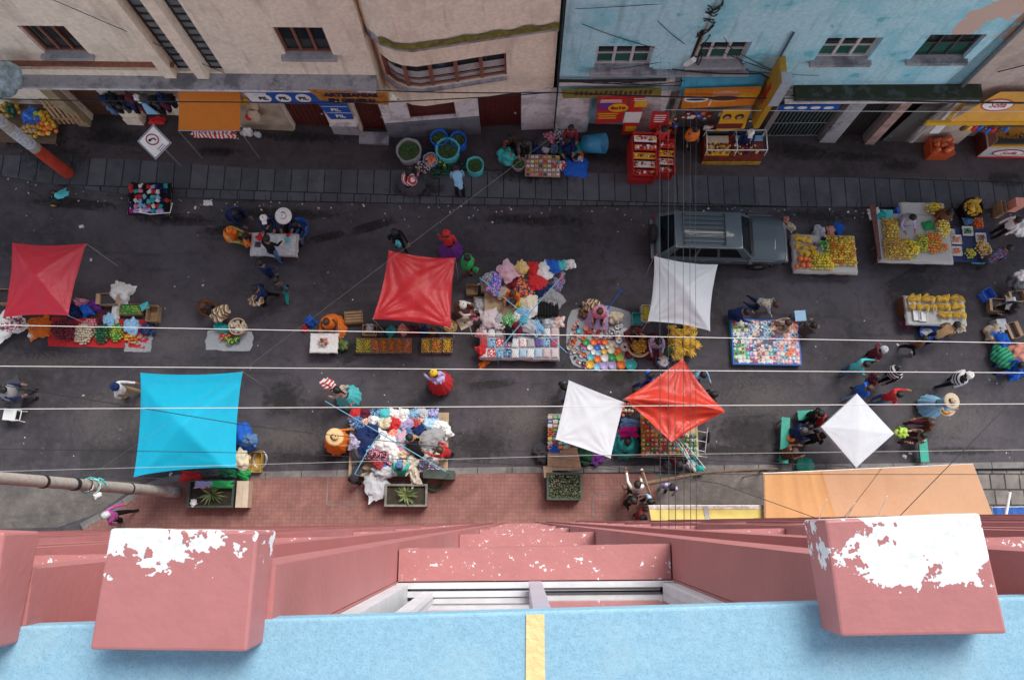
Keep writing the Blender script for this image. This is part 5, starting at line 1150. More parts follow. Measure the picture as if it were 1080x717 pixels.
def bowl(px, py, h, col, r, label, group, deep=.5, kind='bowl', inside=None):
    def f():
        q = MB(); d = r * deep; m = C(col, 'plastic'); q.lathe([(.001, .004), (r * .6, .004), (r * .9, d * .6), (r, d), (r * 1.04, d), (r * 1.04, d - .006), (r * .92, d - .012), (r * .84, d * .6), (r * .55, .012), (.001, .012)][::1], m, n=18)
        if inside: q.ball((0, 0, d * .5), r * .72, C(inside, 'fruit'), 2, (1, 1, .45), jit=.5)
        return q.mesh('bowl')
    return one(kind, label, kind, cache(('bowl', col, round(r, 3), deep, inside), f), frame(px, py, h, 0, True), group)
def sack(px, py, label, col, fill, r=.3, h=.6, group=None, cat='sack', base=0.0):
    root = thing('sack', label, cat, frame(px, py, base + .0, R.uniform(0, 3), seen=base + h), group); q = MB(); sd = R.random() * 30; n = 24; prof = ((.7, 0), (1.0, .2), (1.02, .5), (.92, .8), (.98, 1.0), (1.12, 1.05), (1.14, .97)); vs = []
    for (k, z) in prof: vs += [V((r * k * (1 + .10 * noise.noise(V((math.cos(6.283 * j / n) * 1.5 + sd, math.sin(6.283 * j / n) * 1.5, z * 2)))) * math.cos(6.283 * j / n), r * k * math.sin(6.283 * j / n), h * z + .03 * noise.noise(V((j * .7, sd, z))))) for j in range(n)]
    q.add(vs, [(i * n + j, i * n + (j + 1) % n, (i + 1) * n + (j + 1) % n, (i + 1) * n + j) for i in range(len(prof) - 1) for j in range(n)], C(col, 'cloth'), True); part('cloth', q, root)
    q = MB()
    if fill == 'leaves':
        for _ in range(90): a, b = R.uniform(0, 6.28), R.uniform(0, r * .85); c = V((b * math.cos(a), b * math.sin(a), h * .88 + R.uniform(-.03, .08))); t = V((R.uniform(-1, 1), R.uniform(-1, 1), R.uniform(0, .6))).normalized() * .07; s = t.cross(V((0, 0, 1))).normalized() * .025; q.add([c - t, c + s, c + t, c - s], [(0, 1, 2, 3)], LEAF)
        q.lathe([(.001, h * .86), (r * .9, h * .84)], LEAF, n=14)
    else:
        for _ in range(40): a, b = R.uniform(0, 6.28), r * .85 * math.sqrt(R.random()); q.ball((b * math.cos(a), b * math.sin(a), h * .88 + .06 * (1 - b / r)), .055, C(R.choice(fill), 'fruit'), 1)
    o = part('contents', q, root); o['kind'] = 'stuff'; return root
def bag(px, py, h, col, r, label, group=None, sc=(1, .85, .7), kind='bag', knot=True, cat=None, m=None):
    q = MB(); m = m or C(col, 'plastic'); q.ball((0, 0, r * sc[2] * .85), r, m, 3, sc, jit=.45)
    if knot: q.tube([(0, 0, r * sc[2] * 1.5), (.02, .01, r * sc[2] * 1.75 + .04), (.05, .03, r * sc[2] * 1.9 + .08)], [.05, .02, .045], m, 7)
    return one(kind, label, cat or kind, q, frame(px, py, h, R.uniform(0, 6), seen=h + r * .6), group)
def tray(px, py, h, w, d, label, col, group, rz=0):
    def f():
        q = MB(); m = C(col, 'plastic'); q.box((0, 0, .006), (w, d, .012), m)
        for c, s in (((w / 2, 0, .03), (.012, d, .05)), ((-w / 2, 0, .03), (.012, d, .05)), ((0, d / 2, .03), (w, .012, .05)), ((0, -d / 2, .03), (w, .012, .05))): q.box(c, s, m)
        return q.mesh('tray')
    return one('tray', label, 'tray', f(), frame(px, py, h, rz, True), group)
def mat_sheet(label, x0, y0, x1, y1, m, name='ground_sheet', cat='ground sheet', rnd=.0, rz=0, pts=None):
    w, d, M_ = rect(x0, y0, x1, y1, .02); q = MB(); sd = R.random() * 40
    def fn(u, v):
        a, b = 2 * u - 1, 2 * v - 1
        if rnd: a, b = a * (1 - rnd * b * b * .5), b * (1 - rnd * a * a * .5)
        return V((a * w / 2 + .04 * noise.noise(V((sd, b * 3, 0))), b * d / 2 + .04 * noise.noise(V((a * 3, sd, 0))), .022 + .012 * noise.noise(V((a * 4, b * 4, sd)))))
    q.grid(fn, 18, 18, m); return one(name, label, cat, q, M_ @ Matrix.Rotation(rz, 4, 'Z'))
WPL = plast('clear white plastic', (.42, .44, .46), .1, .35, .5, 6)
# --- vegetables on the ground under the pinkish canopy
mat_sheet('red cloth laid on the road under the heaps of vegetables', 52, 336, 158, 366, C('red'))
mat_sheet('white plastic sheet at the right end of the vegetable cloth', 132, 352, 160, 371, WPL)
for lab, x, y, w, d, cols, r in (('heap of dark red beans in the vegetable row', 70, 348, 1.0, .78, ['dark red', 'maroon', 'dark red'], .042), ('heap of cream potatoes in the vegetable row', 90, 352, .72, .8, ['cream', 'cream', 'beige'], .042), ('heap of dark green broad beans in the vegetable row', 109, 352, .55, .72, ['dark green', 'green', 'dark green'], .042), ('heap of bright green peas in the vegetable row', 124, 351, .5, .7, ['lime', 'green', 'lime'], .04), ('heap of orange peppers in the vegetable row', 140, 356, .55, .45, ['orange', 'orange', 'yellow'], .045), ('heap of pink onions behind the bean heap', 97, 342, .6, .35, ['pink', 'salmon'], .042)):
    fruit('vegetable_heap', lab, x, y, .05, w, d, r, cols, cat='vegetables', dome=.12)
garment(42, 345, .05, 'orange', .75, .75, .35, where='left of the red beans', kind='orange red plastic bundle', cat='bundle', label='orange red plastic bundle left of the dark red beans')
garment(87, 320, .05, 'pink', .4, .35, .4, kind='pink bundle', cat='bundle', label='pink cloth bundle right of the pinkish red canopy')
garment(78, 329, .05, 'navy', .5, .5, .3, kind='navy cloth', cat='bundle', label='navy cloth bundle under the corner of the pinkish red canopy')
garment(92, 327, .06, 'blue', .4, .5, .25, kind='blue cloth', cat='bundle', label='blue cloth bundle beside the pink bundle')
garment(101, 322, .05, 'purple', .4, .5, .25, kind='purple cloth', cat='bundle', label='dark purple cloth bundle behind the vegetables')
garment(108, 337, .06, 'maroon', .6, .3, .2, kind='maroon cloth', cat='bundle', label='maroon cloth between the cardboard box and the peas')
cbox(113, 315, .55, .4, .3, 'cardboard box behind the green beans', .05)
bag(115, 337, .04, 'light blue', .23, 'round light blue bag in the vegetable row'); bag(139, 344, .04, 'light blue', .30, 'large pale blue bag beside the orange peppers', knot=False)
garment(128, 309, .05, 'white', .75, .75, .35, kind='white sack', cat='sack', label='crumpled white sack above the crate of green pods'); garment(122, 331, .05, 'white', .3, .8, .15, rz=0, kind='white sack cloth', cat='sack', label='narrow white cloth left of the crate of green pods')
crate('wooden crate of green pods right of the white sack', 137, 326, .75, .36, .25); fruit('pods', 'small green pods filling the crate beside the white sack', 137, 326, .16, .68, .3, .03, ['lime', 'green'], cat='vegetables', dome=.03, seen=.25)
crate('tall empty wooden crate at the right end of the vegetable row', 159, 330, .38, .55, .4); garment(153, 323, .3, 'turquoise', .3, .25, .1, kind='turquoise cloth', cat='cloth', label='turquoise cloth tucked between two crates')
bag(156, 347, .03, 'navy', .24, 'dark navy bag at the right end of the vegetable row', knot=False)
garment(8, 342, .3, 'white', 1.1, .9, .25, kind='red and white goods', cat='bundle', label='white cloth heap at the left edge beneath the pinkish canopy'); cbox(4, 312, .5, .5, .4, 'tan box at the left edge beside the pinkish canopy')
fruit('vegetable_heap', 'dark red and white heap at the left edge below the pinkish canopy', 12, 341, .45, .9, .6, .035, ['white', 'maroon', 'pink'], cat='vegetables', dome=.03)
bag(33, 353, .02, 'white', .12, 'little white bag in front of the orange bundle', knot=False)
# --- goods table black merchandise by the far kerb
table('low table of small toys and clothes by the far kerb with a white edge', 134, 193, 179, 226, .55, cloth=C('black'), hang=.05)
for i in range(9):
    for j in range(6):
        c = R.choice(['white', 'light blue', 'pink', 'turquoise', 'navy', 'magenta', 'black', 'teal', 'lilac', 'black', 'red']); garment(139 + i * 4.5 + R.uniform(-1, 1), 197 + j * 5 + R.uniform(-1, 1), .56, c, .17, .14, .07, where='on the low table by the far kerb', kind='small toy', cat='toy')
w_, d_, M_ = rect(134, 219, 179, 226, .6); q = MB(); q.tube([(-.72, .35, .53), (-.7, .02, .53), (0, -.09, .53), (.68, -.02, .53), (.72, .35, .53)], .022, WHP, 6); one('table_trim', 'white curved pipe along the front of the toy table', 'rail', q, M_)
# --- two wheeled hand cart by the far kerb
def cart(label, px, py, rz, rim='gold', s=1.0, group=None):
    STEEL = mat('dark cart steel', (.06, .06, .065), .5, .2, metal=.5) if s < .8 else _M['steel tube']; root = thing('hand_cart', label, 'cart', frame(px, py, 0, rz) @ Matrix.Scale(s, 4), group); q = MB()
    for a in (-.25, .25): q.tube([(-.5, a, .35), (.45, a, .30)], .02, STEEL, 6)
    for x in (-.45, -.1, .25): q.tube([(x, -.25, .34), (x, .25, .34)], .016, STEEL, 6)
    q.tube([(-.5, -.25, .35), (-.7, -.25, .8), (-.7, .25, .8), (-.5, .25, .35)], .018, STEEL, 6); part('frame', q, root)
    for a in (-.33, .33):
        q = MB(); Mx = Matrix.Rotation(rad(90), 4, 'X'); wv = MB(); wv.lathe([(.13, -.03), (.20, -.035), (.22, 0), (.20, .035), (.13, .03)], RUBBER, n=18); me = wv.mesh('wheel'); me.transform(Matrix.Translation((.1, a, .22)) @ Mx); w = link('wheel', me, root)
        wv = MB(); wv.lathe([(.001, -.02), (.13, -.025), (.13, .025), (.001, .02)], C(rim, 'paint'), n=14); me = wv.mesh('rim'); me.transform(Matrix.Translation((.1, a, .22)) @ Mx); link('rim', me, w)
    return root
cart('small hand cart with a yellow wheel near the foot of the red pole', 57, 212, .1, s=.75); garment(65, 205, .45, 'turquoise', .45, .3, .1, kind='pale cloth', cat='cloth', label='turquoise and white cloth on the small hand cart')
cart('metal hand cart standing right of the toy stall near the cement pavement', 736, 463, rad(80), 'dark grey', .95)
# --- white table group
WTC = mat('printed white tablecloth', (.55, .58, .60), .7, .25, 9)
table('white covered table with people around it near the far kerb', 263, 246, 311, 268, .75, cloth=WTC, hang=.2)
for (x, y, c, s_) in ((274, 250, 'red', .25), (279, 249, 'pink', .2), (303, 253, 'turquoise', .18), (272, 258, 'dark grey', .2), (296, 255, 'white', .25), (304, 248, 'red', .14)): garment(x, y, .76, c, s_, s_, .06, where='on the white table near the far kerb', kind='folded cloth', cat='cloth')
def tub(px, py, label, col, r=.3, h=.28, inside=None, sq=(1, 1), base=0):
    root = thing('tub', label, 'tub', frame(px, py, base, .3, seen=base + h)); q = MB(); m = C(col, 'plastic'); q.lathe([(r * .8, 0), (r, h), (r * 1.07, h), (r * 1.07, h - .02), (r * .95, h - .02), (r * .76, .02), (.001, .02)], m, n=22, sq=sq); part('body', q, root)
    if inside:
        q = MB()
        for _ in range(26): a, b = R.uniform(0, 6.28), r * .65 * math.sqrt(R.random()); q.ball((b * math.cos(a), b * math.sin(a), h * .55), .07, C(R.choice(inside), 'fruit'), 1, jit=.3)
        o = part('contents', q, root); o['kind'] = 'stuff'
    return root
tub(315, 240, 'bright blue tub at the right end of the white table', 'blue', .33, .3, ['navy', 'dark green'], (1, 1.1)); tub(246, 226, 'dark blue round basin near the far kerb', 'navy', .3, .2)
# --- melon mat
mat_sheet('pale plastic sheet under the melons in the open road', 217, 348, 267, 370, WPL, rnd=.15)
for i, (x, y, c, r) in enumerate(((244, 361, 'lime', .13), (251, 359, 'lime', .12), (239, 356, 'lime', .10))): q = MB(); q.ball((0, 0, r * .9), r, STRIPES.setdefault('melon', stripes('melon', ('dark green', 'lime'), 14)), 2); one('melon', 'round green striped melon on the pale plastic sheet', 'melon', q, frame(x, y, .03), 'melons on the pale sheet')
fruit('tomato_heap', 'small heap of red tomatoes on the pale plastic sheet', 239, 355, .04, .5, .35, .05, ['red', 'red', 'orange'], cat='vegetables', dome=.08); sack(250, 344, 'open beige sack standing above the melons', 'beige', ['cream', 'beige'], .27, .4); garment(235, 346, .1, 'teal', .6, .35, .2, kind='teal cloth', cat='cloth', label='teal cloth beside the beige sack above the melons')
# --- orange hat seller group
garment(328, 339, .05, 'blue', .35, .4, .3, kind='blue bag', cat='bag', label='blue bag left of the seller wrapped in orange'); garment(322, 347, .05, 'red', .2, .25, .2, kind='red bag', cat='bag', label='small red bag beside the blue bag')
garment(353, 347, .05, 'silver', .7, .5, .3, kind='grey plastic', cat='sheet', label='grey pointed plastic sheet right of the seller wrapped in orange')
table('square white cloth table with meat below the seller wrapped in orange', 326, 352, 354, 371, .6, cloth=C('white'), hang=.1); fruit('meat_heap', 'heap of pinkish meat pieces on the square white cloth', 341, 361, .6, .34, .28, .045, ['salmon', 'brown', 'beige'], cat='meat', dome=.06)
crate('empty slatted crate left of the shiny red canopy', 372, 334, .62, .42, .28, .1); q = MB()
for i in range(4): q.box((0, -.15 + i * .1, .285), (.58, .06, .012), WOOD)
one('slatted_board', 'slatted wooden board lying on the empty crate', 'board', q, frame(372, 334, 0, .1, True, seen=.28))
bag(361, 364, .02, 'lime', .22, 'greenish clear bag beside the first orange crate', m=plast('green clear bag', (.14, .22, .06), .2, .3)); crate('dark open crate just under the shiny red canopy', 389, 348, .5, .36, .3); garment(390, 346, .15, 'silver', .3, .25, .12, kind='grey bag', cat='bag', label='grey bag inside the dark open crate')
for i, (x, cs, l) in enumerate(((379, ['lime', 'yellow'], 'lime green citrus'), (387, ['lime', 'yellow'], 'yellow green citrus'), (395.5, ['orange', 'salmon'], 'deep orange fruit'), (404, ['gold', 'orange'], 'golden oranges'), (412.5, ['gold', 'orange'], 'golden oranges'), (421, ['gold', 'orange'], 'golden oranges'), (429.5, ['orange', 'salmon'], 'deep orange fruit'), (449, ['gold', 'yellow'], 'golden peaches'), (460, ['gold', 'orange'], 'golden peaches'), (471.5, ['gold', 'yellow'], 'golden peaches'))):
    wd = .255 if i < 7 else .33; crate(f'wooden crate of {l} in the row below the shiny red canopy', x, 364, wd, .5, .24, base=.0, group=f'crates of {l}')
    fruit('fruit_layer', f'layer of {l} in a crate below the shiny red canopy', x, 364, .14, wd - .03, .46, .034, cs, dome=.03, group=f'layers of {l}', seen=.24)
fruit('fruit_heap', 'round basket heap of pale golden fruit at the corner of the shiny red canopy', 475, 344, .25, .42, .42, .035, ['gold', 'cream'], dome=.06, seen=.3); tub(475, 344, 'round straw basket at the corner of the shiny red canopy', 'straw', .23, .24)
for (x, y, c) in ((401, 350, 'dark grey'), (412, 349, 'teal'), (425, 348, 'salmon'), (437, 349, 'maroon'), (447, 350, 'navy'), (456, 350, 'brown'), (464, 349, 'dark grey')): garment(x, y, .05, c, .4, .35, .25, where='behind the orange crates', kind='bundle', cat='bundle')
# --- tall heap of bright clothes
table('large low table under the heap of bright clothes', 506, 342, 589, 378, .5, cloth=C('silver'), hang=.25)
table('second low table behind the heap of bright clothes', 510, 290, 582, 340, .45, name='stall_table')
gw = 'on the big clothes table'
for j in range(3):
    for i in range(10):
        c = R.choice(['red', 'white', 'light blue', 'pink', 'cream', 'silver', 'white', 'light blue', 'salmon', 'purple', 'white']) if not (i > 1 and j == 0 and i < 5) else 'silver'
        one('garment_pack', f'{c} wrapped garment pack in the rows {gw}', 'garment', pack_mesh(c, .24, .30, .09), frame(510 + i * 8.3 + R.uniform(-.4, .4), 350.5 + j * 11 + R.uniform(-.5, .5), .48, R.uniform(-.06, .06), True), f'wrapped garment packs {gw}')
for (x, y, h, c, w, d) in ((551, 283, .9, 'yellow', .5, .5), (535, 287, .9, 'pink', .7, .6), (522, 298, .8, 'blue', .8, .5), (516, 294, .8, 'navy', .4, .4), (567, 298, .9, 'red', .7, .6), (563, 283, .9, 'red', .5, .4), (573, 286, .85, 'white', .7, .6), (584, 281, .9, 'blue', .5, .5), (593, 280, .9, 'turquoise', .4, .35), (601, 279, .9, 'white', .4, .35), (553, 307, .8, 'orange', .8, .8), (546, 301, .7, 'dark red', .6, .5), (540, 312, .5, 'dark grey', .6, .6), (582, 316, .75, 'grey', .8, .7), (557, 318, .8, 'cream', .6, .7), (562, 325, .8, 'white', .5, .6), (571, 304, .8, 'navy', .7, .5), (537, 338, .7, 'green', .5, .45), (545, 335, .7, 'white', .3, .4), (516, 336, .65, 'cream', .6, .7), (524, 338, .6, 'silver', .35, .6), (553, 329, .75, 'light blue', .4, .5), (557, 343, .7, 'silver', .5, .8), (566, 345, .65, 'light blue', .4, .6), (545, 345, .65, 'dark red', .3, .5), (536, 350, .65, 'black', .25, .7), (552, 339, .8, 'turquoise', .3, .3), (588, 300, .7, 'lilac', .4, .5), (530, 308, .6, 'tan', .5, .5), (548, 322, .7, 'lime', .3, .3), (588, 340, .5, 'white', .4, .5), (578, 340, .55, 'cream', .5, .4), (508, 353, .5, 'red', .3, .4), (508, 370, .5, 'red', .35, .4), (529, 345, .6, 'brown', .25, .4), (592, 293, .8, 'red', .5, .15)): garment(x, y, h, c, w, d, .16, where='in the tall heap', kind='garment')
for i in range(7): q = MB(); q.ball((0, 0, .12), .085, C('black'), 2, (1, 3.4, 1.2), jit=.15); one('garment', 'black ribbed trousers hanging in a row in the tall heap', 'garment', q, frame(568 + i * 3.1, 327, .7, .05), 'black ribbed trousers in the tall heap')
crate('open wooden crate of white goods left of the tall heap of clothes', 507, 321, .55, .55, .3); garment(507, 321, .22, 'silver', .45, .45, .1, kind='white goods', cat='cloth', label='crumpled silver plastic in the crate left of the tall heap')
cbox(518, 301, .75, .45, .35, 'flat cardboard box behind the tall heap of clothes', 0, .1, open_=False); crate('slatted crate behind the clothes stall', 497, 305, .38, .35, .3); crate('slatted crate beside the silver plastic crate', 523, 320, .45, .6, .3)
q = MB(); q.tube([(0, 0, 0), (0, 0, 1.9)], .02, WHP, 6); one('post', 'white upright post left of the crates', 'post', q, frame(498, 354, 0)); bag(502, 285, .9, 'green', .16, 'green bag hanging behind the crates', knot=False, sc=(.7, .5, 1.2))
garment(497, 329, .05, 'pink', .3, .7, .12, rz=.5, kind='pink cloth', cat='cloth', label='pink cloth trailing between the white seller and the clothes table'); q = MB(); q.box((0, 0, .01), (.48, .42, .012), C('cream', 'paint')); q.box((0, -.02, .02), (.06, .06, .01), C('brown', 'paint')); one('paper_sheet', 'square cream paper lying beside the clothes table', 'paper', q, frame(490, 340, .02, .5, True)); garment(511, 383, .02, 'orange', .45, .22, .12, rz=.7, kind='orange red cloth', cat='cloth', label='orange red cloth dropped at the corner of the clothes table')
# --- crockery on the sheet
mat_sheet('translucent plastic sheet under the bowls and cups', 597, 322, 671, 391, WPL, rnd=.35)
BW = [(665, 385, 'teal', .20), (655, 385, 'orange', .155), (645.5, 385.5, 'lilac', .14), (637, 386, 'lilac', .14), (629.5, 387, 'light blue', .13), (622, 384.5, 'yellow', .15), (663, 374.5, 'dark red', .155), (653.5, 377.5, 'lime', .14), (637.5, 378, 'white', .13), (630, 379, 'orange', .13), (622.5, 377, 'turquoise', .12), (652.5, 370, 'orange', .11), (645.5, 377, 'green', .13), (630.5, 372.5, 'light blue', .10), (626, 371.5, 'white', .10), (618, 361, 'green', .13), (644, 369.5, 'cream', .13), (637, 371, 'yellow', .10), (622, 366.5, 'white', .10), (630, 366.5, 'blue', .10), (611, 349, 'turquoise', .10), (618, 346, 'salmon', .11), (626, 361, 'orange', .12), (632, 360, 'red', .11), (638, 361, 'orange', .11), (645, 363, 'beige', .11)]
for x, y, c, r in BW: bowl(x, y, .04, c, r, f'{c} plastic bowl on the crockery sheet', 'plastic bowls on the crockery sheet')
for x, y, r in ((659, 351, .18), (659, 366, .17), (653, 359, .13), (652, 352, .12), (645, 350, .12), (651, 345, .10), (655, 344, .08)):
    q = MB(); q.lathe([(.001, .012), (r * .6, .012), (r, .035), (r, .028), (r * .6, 0), (.001, 0)], C('white', 'plastic'), n=20); q.lathe([(.001, .014), (r * .3, .016)], C('navy', 'plastic'), n=12); one('plate', 'white plate with a dark centre beside the pink seller', 'plate', q, frame(x, y, .05, 0, True), 'white plates beside the pink seller')
n = 0
while n < 95:
    x, y = R.uniform(599, 650), R.uniform(330, 389)
    if x < 606 and y < 345 or (610 < x < 645 and y < 346) or any(math.hypot(x - b[0], y - b[1]) < 4.2 for b in BW) or (x - 640) ** 2 / 42 ** 2 + (y - 362) ** 2 / 34 ** 2 > 1: continue
    c = R.choice(['white', 'white', 'cream', 'silver', 'red', 'pink', 'orange', 'light blue', 'white', 'lilac', 'salmon', 'navy']); bowl(x, y, .04, c, R.choice([.05, .06, .07]), f'small {c} cup among the crockery', 'small cups among the crockery', 1.3, 'cup'); n += 1
bundle(623, 322, .3, 'cream and brown bundle behind the crockery', STRIPES['brown and cream stripes'], .27); bundle(648, 335, .2, 'cream cloth bundle with rope beside the pink seller', C('cream'), .26); bag(616, 331, .02, 'brown', .2, 'brown bag behind the crockery', knot=False)
q = MB(); q.tube([(-.3, -.4, .3), (.3, .4, .5)], .02, BLP, 6); q.tube([(.05, .5, .5), (.45, .2, .5)], .016, BLP, 6); one('folding_stand', 'thin blue crossed stand behind the pink seller', 'stand', q, frame(646, 320, 0))
# --- bananas under the white canopy
crate('green plastic crate under the edge of the greyish white canopy', 672, 336, .36, .45, .3, m=C('teal', 'plastic')); crate('tall white crate of yellow goods under the greyish white canopy', 681, 330, .32, .6, .35, m=C('cream', 'paint')); fruit('fruit_layer', 'layer of yellow fruit in the tall white crate', 681, 330, .25, .26, .5, .035, ['yellow', 'lime'], dome=.03, seen=.35)
def banana_mesh(s, n=7):
    q = MB()
    for i in range(n):
        a = (i - n / 2) * .17; p = [V((math.sin(a) * t * .7 + (i - n / 2) * .012, t * 1.0 - .15 + .02 * (i % 2), .04 + .05 * (i % 2) + .10 * math.sin(t * 5.5))) * s for t in (0, .1, .2, .3)]; q.tube(p, [.016 * s, .032 * s, .032 * s, .012 * s], C(R.choice(['yellow', 'gold', 'yellow']), 'fruit'), 5)
    return q.mesh('bananas')
for i in range(60):
    x, y = R.uniform(706, 734), R.uniform(345, 378)
    if x > 728 and y > 370: continue
    one('banana_bunch', 'ripe banana bunch on the ground below the greyish white canopy', 'bananas', banana_mesh(1.0, 6), frame(x, y, .05 + R.random() * .15, R.uniform(0, 6.3), True), 'ripe banana bunches below the greyish white canopy')
sack(706, 369, 'dark green sack between the striped seller and the bananas', 'dark green', 'leaves', .2, .35); tub(674, 364, 'wide straw basket of yellow bananas', 'straw', .42, .22, ['yellow', 'gold']); tub(671, 349, 'small dark red bowl of fruit behind the straw basket', 'dark red', .26, .15, ['maroon', 'red'])
fruit('fruit_heap', 'round yellow heap inside the wide straw basket', 674, 364, .2, .6, .5, .045, ['yellow', 'gold'], dome=.08, seen=.25); tub(700, 380, 'navy basin with a white bundle beside the red ridge canopy', 'navy', .28, .2, ['white', 'cream']); garment(712, 377, .05, 'white', .5, .25, .15, kind='white cloth', cat='cloth', label='white cloth at the top corner of the coral red canopy')
garment(726, 345, .2, 'orange', .4, .25, .15, kind='orange cloth', cat='cloth', label='orange cloth behind the ripe bananas'); garment(732, 350, .1, 'green', .2, .2, .1, kind='green cloth', cat='cloth', label='small green cloth right of the bananas')
# --- disc mat
w_, d_, M_ = rect(772, 337, 843, 384, .25); root = thing('low_platform', 'low platform with a turquoise edge covered in colourful discs', 'platform', M_); q = MB(); q.box((0, 0, .12), (w_, d_, .22), C('teal', 'paint')); part('body', q, root); q = MB(); q.box((0, 0, .234), (w_ + .03, d_ + .03, .02), C('blue', 'paint')); part('top', q, root)
for j in range(11):
    for i in range(17):
        u, v = (i + .5) / 17, (j + .5) / 11
        if u > .66: c = R.choice(['salmon', 'orange', 'salmon', 'pink', 'white', 'light blue']) if v < .85 else R.choice(['blue', 'salmon', 'turquoise'])
        elif u < .18: c = R.choice(['lime', 'white', 'green', 'silver', 'navy'])
        else: c = R.choice(['white', 'navy', 'light blue', 'teal', 'salmon', 'silver', 'dark grey', 'cream', 'magenta', 'lilac', 'denim blue'])
        def f(c=c):
            q = MB(); q.box((0, 0, .006), (.15, .14, .011), C(c, 'plastic')); q.box((R.uniform(-.03, .03), R.uniform(-.03, .03), .0135), (R.uniform(.04, .11), R.uniform(.03, .10), .003), C(R.choice(['black', 'white', 'yellow', 'red', 'white', 'navy']), 'plastic'), rz=R.uniform(-.6, .6)); return q.mesh('disc_case')
        one('disc_case', f'{c} disc case on the low turquoise edged platform', 'disc case', cache(('cd', c, R.randint(0, 4)), f), M_ @ Matrix.Translation(((u - .5) * w_ * .97 + R.uniform(-.01, .01), (.5 - v) * d_ * .95 + R.uniform(-.01, .01), .246 + R.random() * .004)) @ Matrix.Rotation(R.uniform(-.5, .5), 4, 'Z'), 'disc cases on the low platform')
garment(779, 341, .26, 'white', .25, .2, .08, kind='white cloth', cat='cloth', label='white cloth at the far corner of the disc platform')
root = thing('stool', 'pale grey blue stool beside the disc platform', 'stool', frame(840, 336, 0, .05)); q = MB(); q.box((0, 0, .42), (.40, .40, .03), C('light blue', 'plastic')); part('seat', q, root)
for a in (-1, 1):
    for b in (-1, 1): q = MB(); q.box((a * .16, b * .16, .2), (.035, .035, .41), C('silver', 'plastic')); part('leg', q, root)
# --- fruit tables upper right
FT = plast('white oilcloth', (.50, .50, .48), .05, .4, .2)
table('fruit table with a white edge between the car and the big fruit table', 836, 248, 902, 287, .6, cloth=FT, hang=.15)
def FR(l, x, y, w, d, cs, r=.046, n='fruit_heap', dome=.14, h=.6): fruit(n, l, x, y, h, w * (1.12 if w > .36 else 1), d * (1.12 if w > .36 else 1), r * 1.08, cs, dome=dome)
FR('big heap of yellow orange mandarins on the white edged table', 886, 265, 1.0, 1.05, ['lemon', 'gold', 'lemon', 'gold', 'orange'], n='fruit_spread'); FR('heap of yellow lemons in the middle of the white edged table', 866, 276, .8, .6, ['lemon', 'lemon', 'lime green'], n='fruit_spread'); FR('heap of green limes at the top of the white edged table', 868, 260, .4, .36, ['lime', 'green'])
FR('row of orange papayas at the corner of the white edged table', 845.5, 278, .52, .40, ['orange'], .085, 'fruit_spread', .03)
for k, (x, y) in enumerate(((840, 252), (847, 253), (853, 254), (841, 260), (848, 262), (855, 262), (844, 267), (851, 268), (858, 267))): one('banana_bunch', 'yellow banana bunch on the white edged fruit table', 'bananas', banana_mesh(.8, 8), frame(x, y, .62, R.uniform(0, 6.3)), 'yellow banana bunches on the white edged table')
q = MB(); q.ball((0, 0, .08), .09, C('purple', 'fruit'), 2, (.8, 1.7, .8)); one('aubergine', 'dark purple aubergine beside the green limes', 'vegetable', q, frame(859.5, 260, .62, .3)); bag(864, 245, .05, 'silver', .26, 'grey white bag behind the white edged fruit table'); garment(876, 244, .2, 'salmon', .4, .3, .15, kind='salmon cloth', cat='cloth', label='salmon cloth behind the white edged fruit table'); garment(884, 241, .2, 'blue', .4, .4, .15, kind='blue cloth', cat='cloth', label='blue cloth behind the white edged fruit table')
garment(829, 232, .05, 'salmon', .25, .2, .15, kind='pink litter', cat='litter', label='pink scraps heaped by the car bonnet'); garment(834, 240, .05, 'cream', .35, .3, .15, kind='cream cabbage', cat='litter', label='cream scraps heaped by the car headlight')
garment(880, 252, .6, 'navy', 1.0, .15, .12, rz=0, kind='navy bag', cat='bag', label='navy cloth roll along the back of the mandarins')
table('big fruit table with white cloths and many heaps of citrus', 925, 226, 1002, 276, .62, cloth=FT, hang=.12); table('narrow table at the back of the big fruit table', 950, 214, 995, 228, .6, cloth=FT)
root = thing('leaning_board', 'dark red plank leaning at the left end of the big fruit table', 'plank', frame(920, 246, 0)); q = MB(); p0, p1 = G(917, 216, .75) - root.location, G(926, 274, .75) - root.location; q.prism([p0, p0 + V((.22, 0, 0)), p1 + V((.12, 0, 0)), p1], (0, 0, .03), mat('dark red plank', (.13, .05, .045), .8, .3)); part('plank', q, root)
for x in (-.15, .15): q = MB(); q.box((x, (p0.y + p1.y) / 2 + x * 3, .36), (.04, .04, .72), DWOOD); part('leg', q, root)
FR('tall heap of small brown oranges at the left of the big fruit table', 939, 243, .55, .85, ['gold', 'tan', 'gold', 'lemon'], .036, 'fruit_spread', h=.64); FR('wide heap of small brown oranges at the front of the big fruit table', 946, 263, .95, .75, ['gold', 'lemon', 'gold', 'tan'], .036, 'fruit_spread', h=.64)
FR('heap of yellow lemons on the big fruit table', 962, 263, .45, .62, ['lemon', 'lemon', 'lime green'], .045, h=.64); FR('heap of green limes on the big fruit table', 971, 257, .48, .65, ['lime', 'gold', 'lime green'], .045, h=.64); FR('heap of bright orange mandarins on the big fruit table', 982, 257, .7, .75, ['orange', 'gold', 'orange', 'gold'], .046, h=.64); FR('small heap of mandarins at the front corner of the big fruit table', 993, 262, .4, .3, ['orange', 'gold'], .036, h=.64)
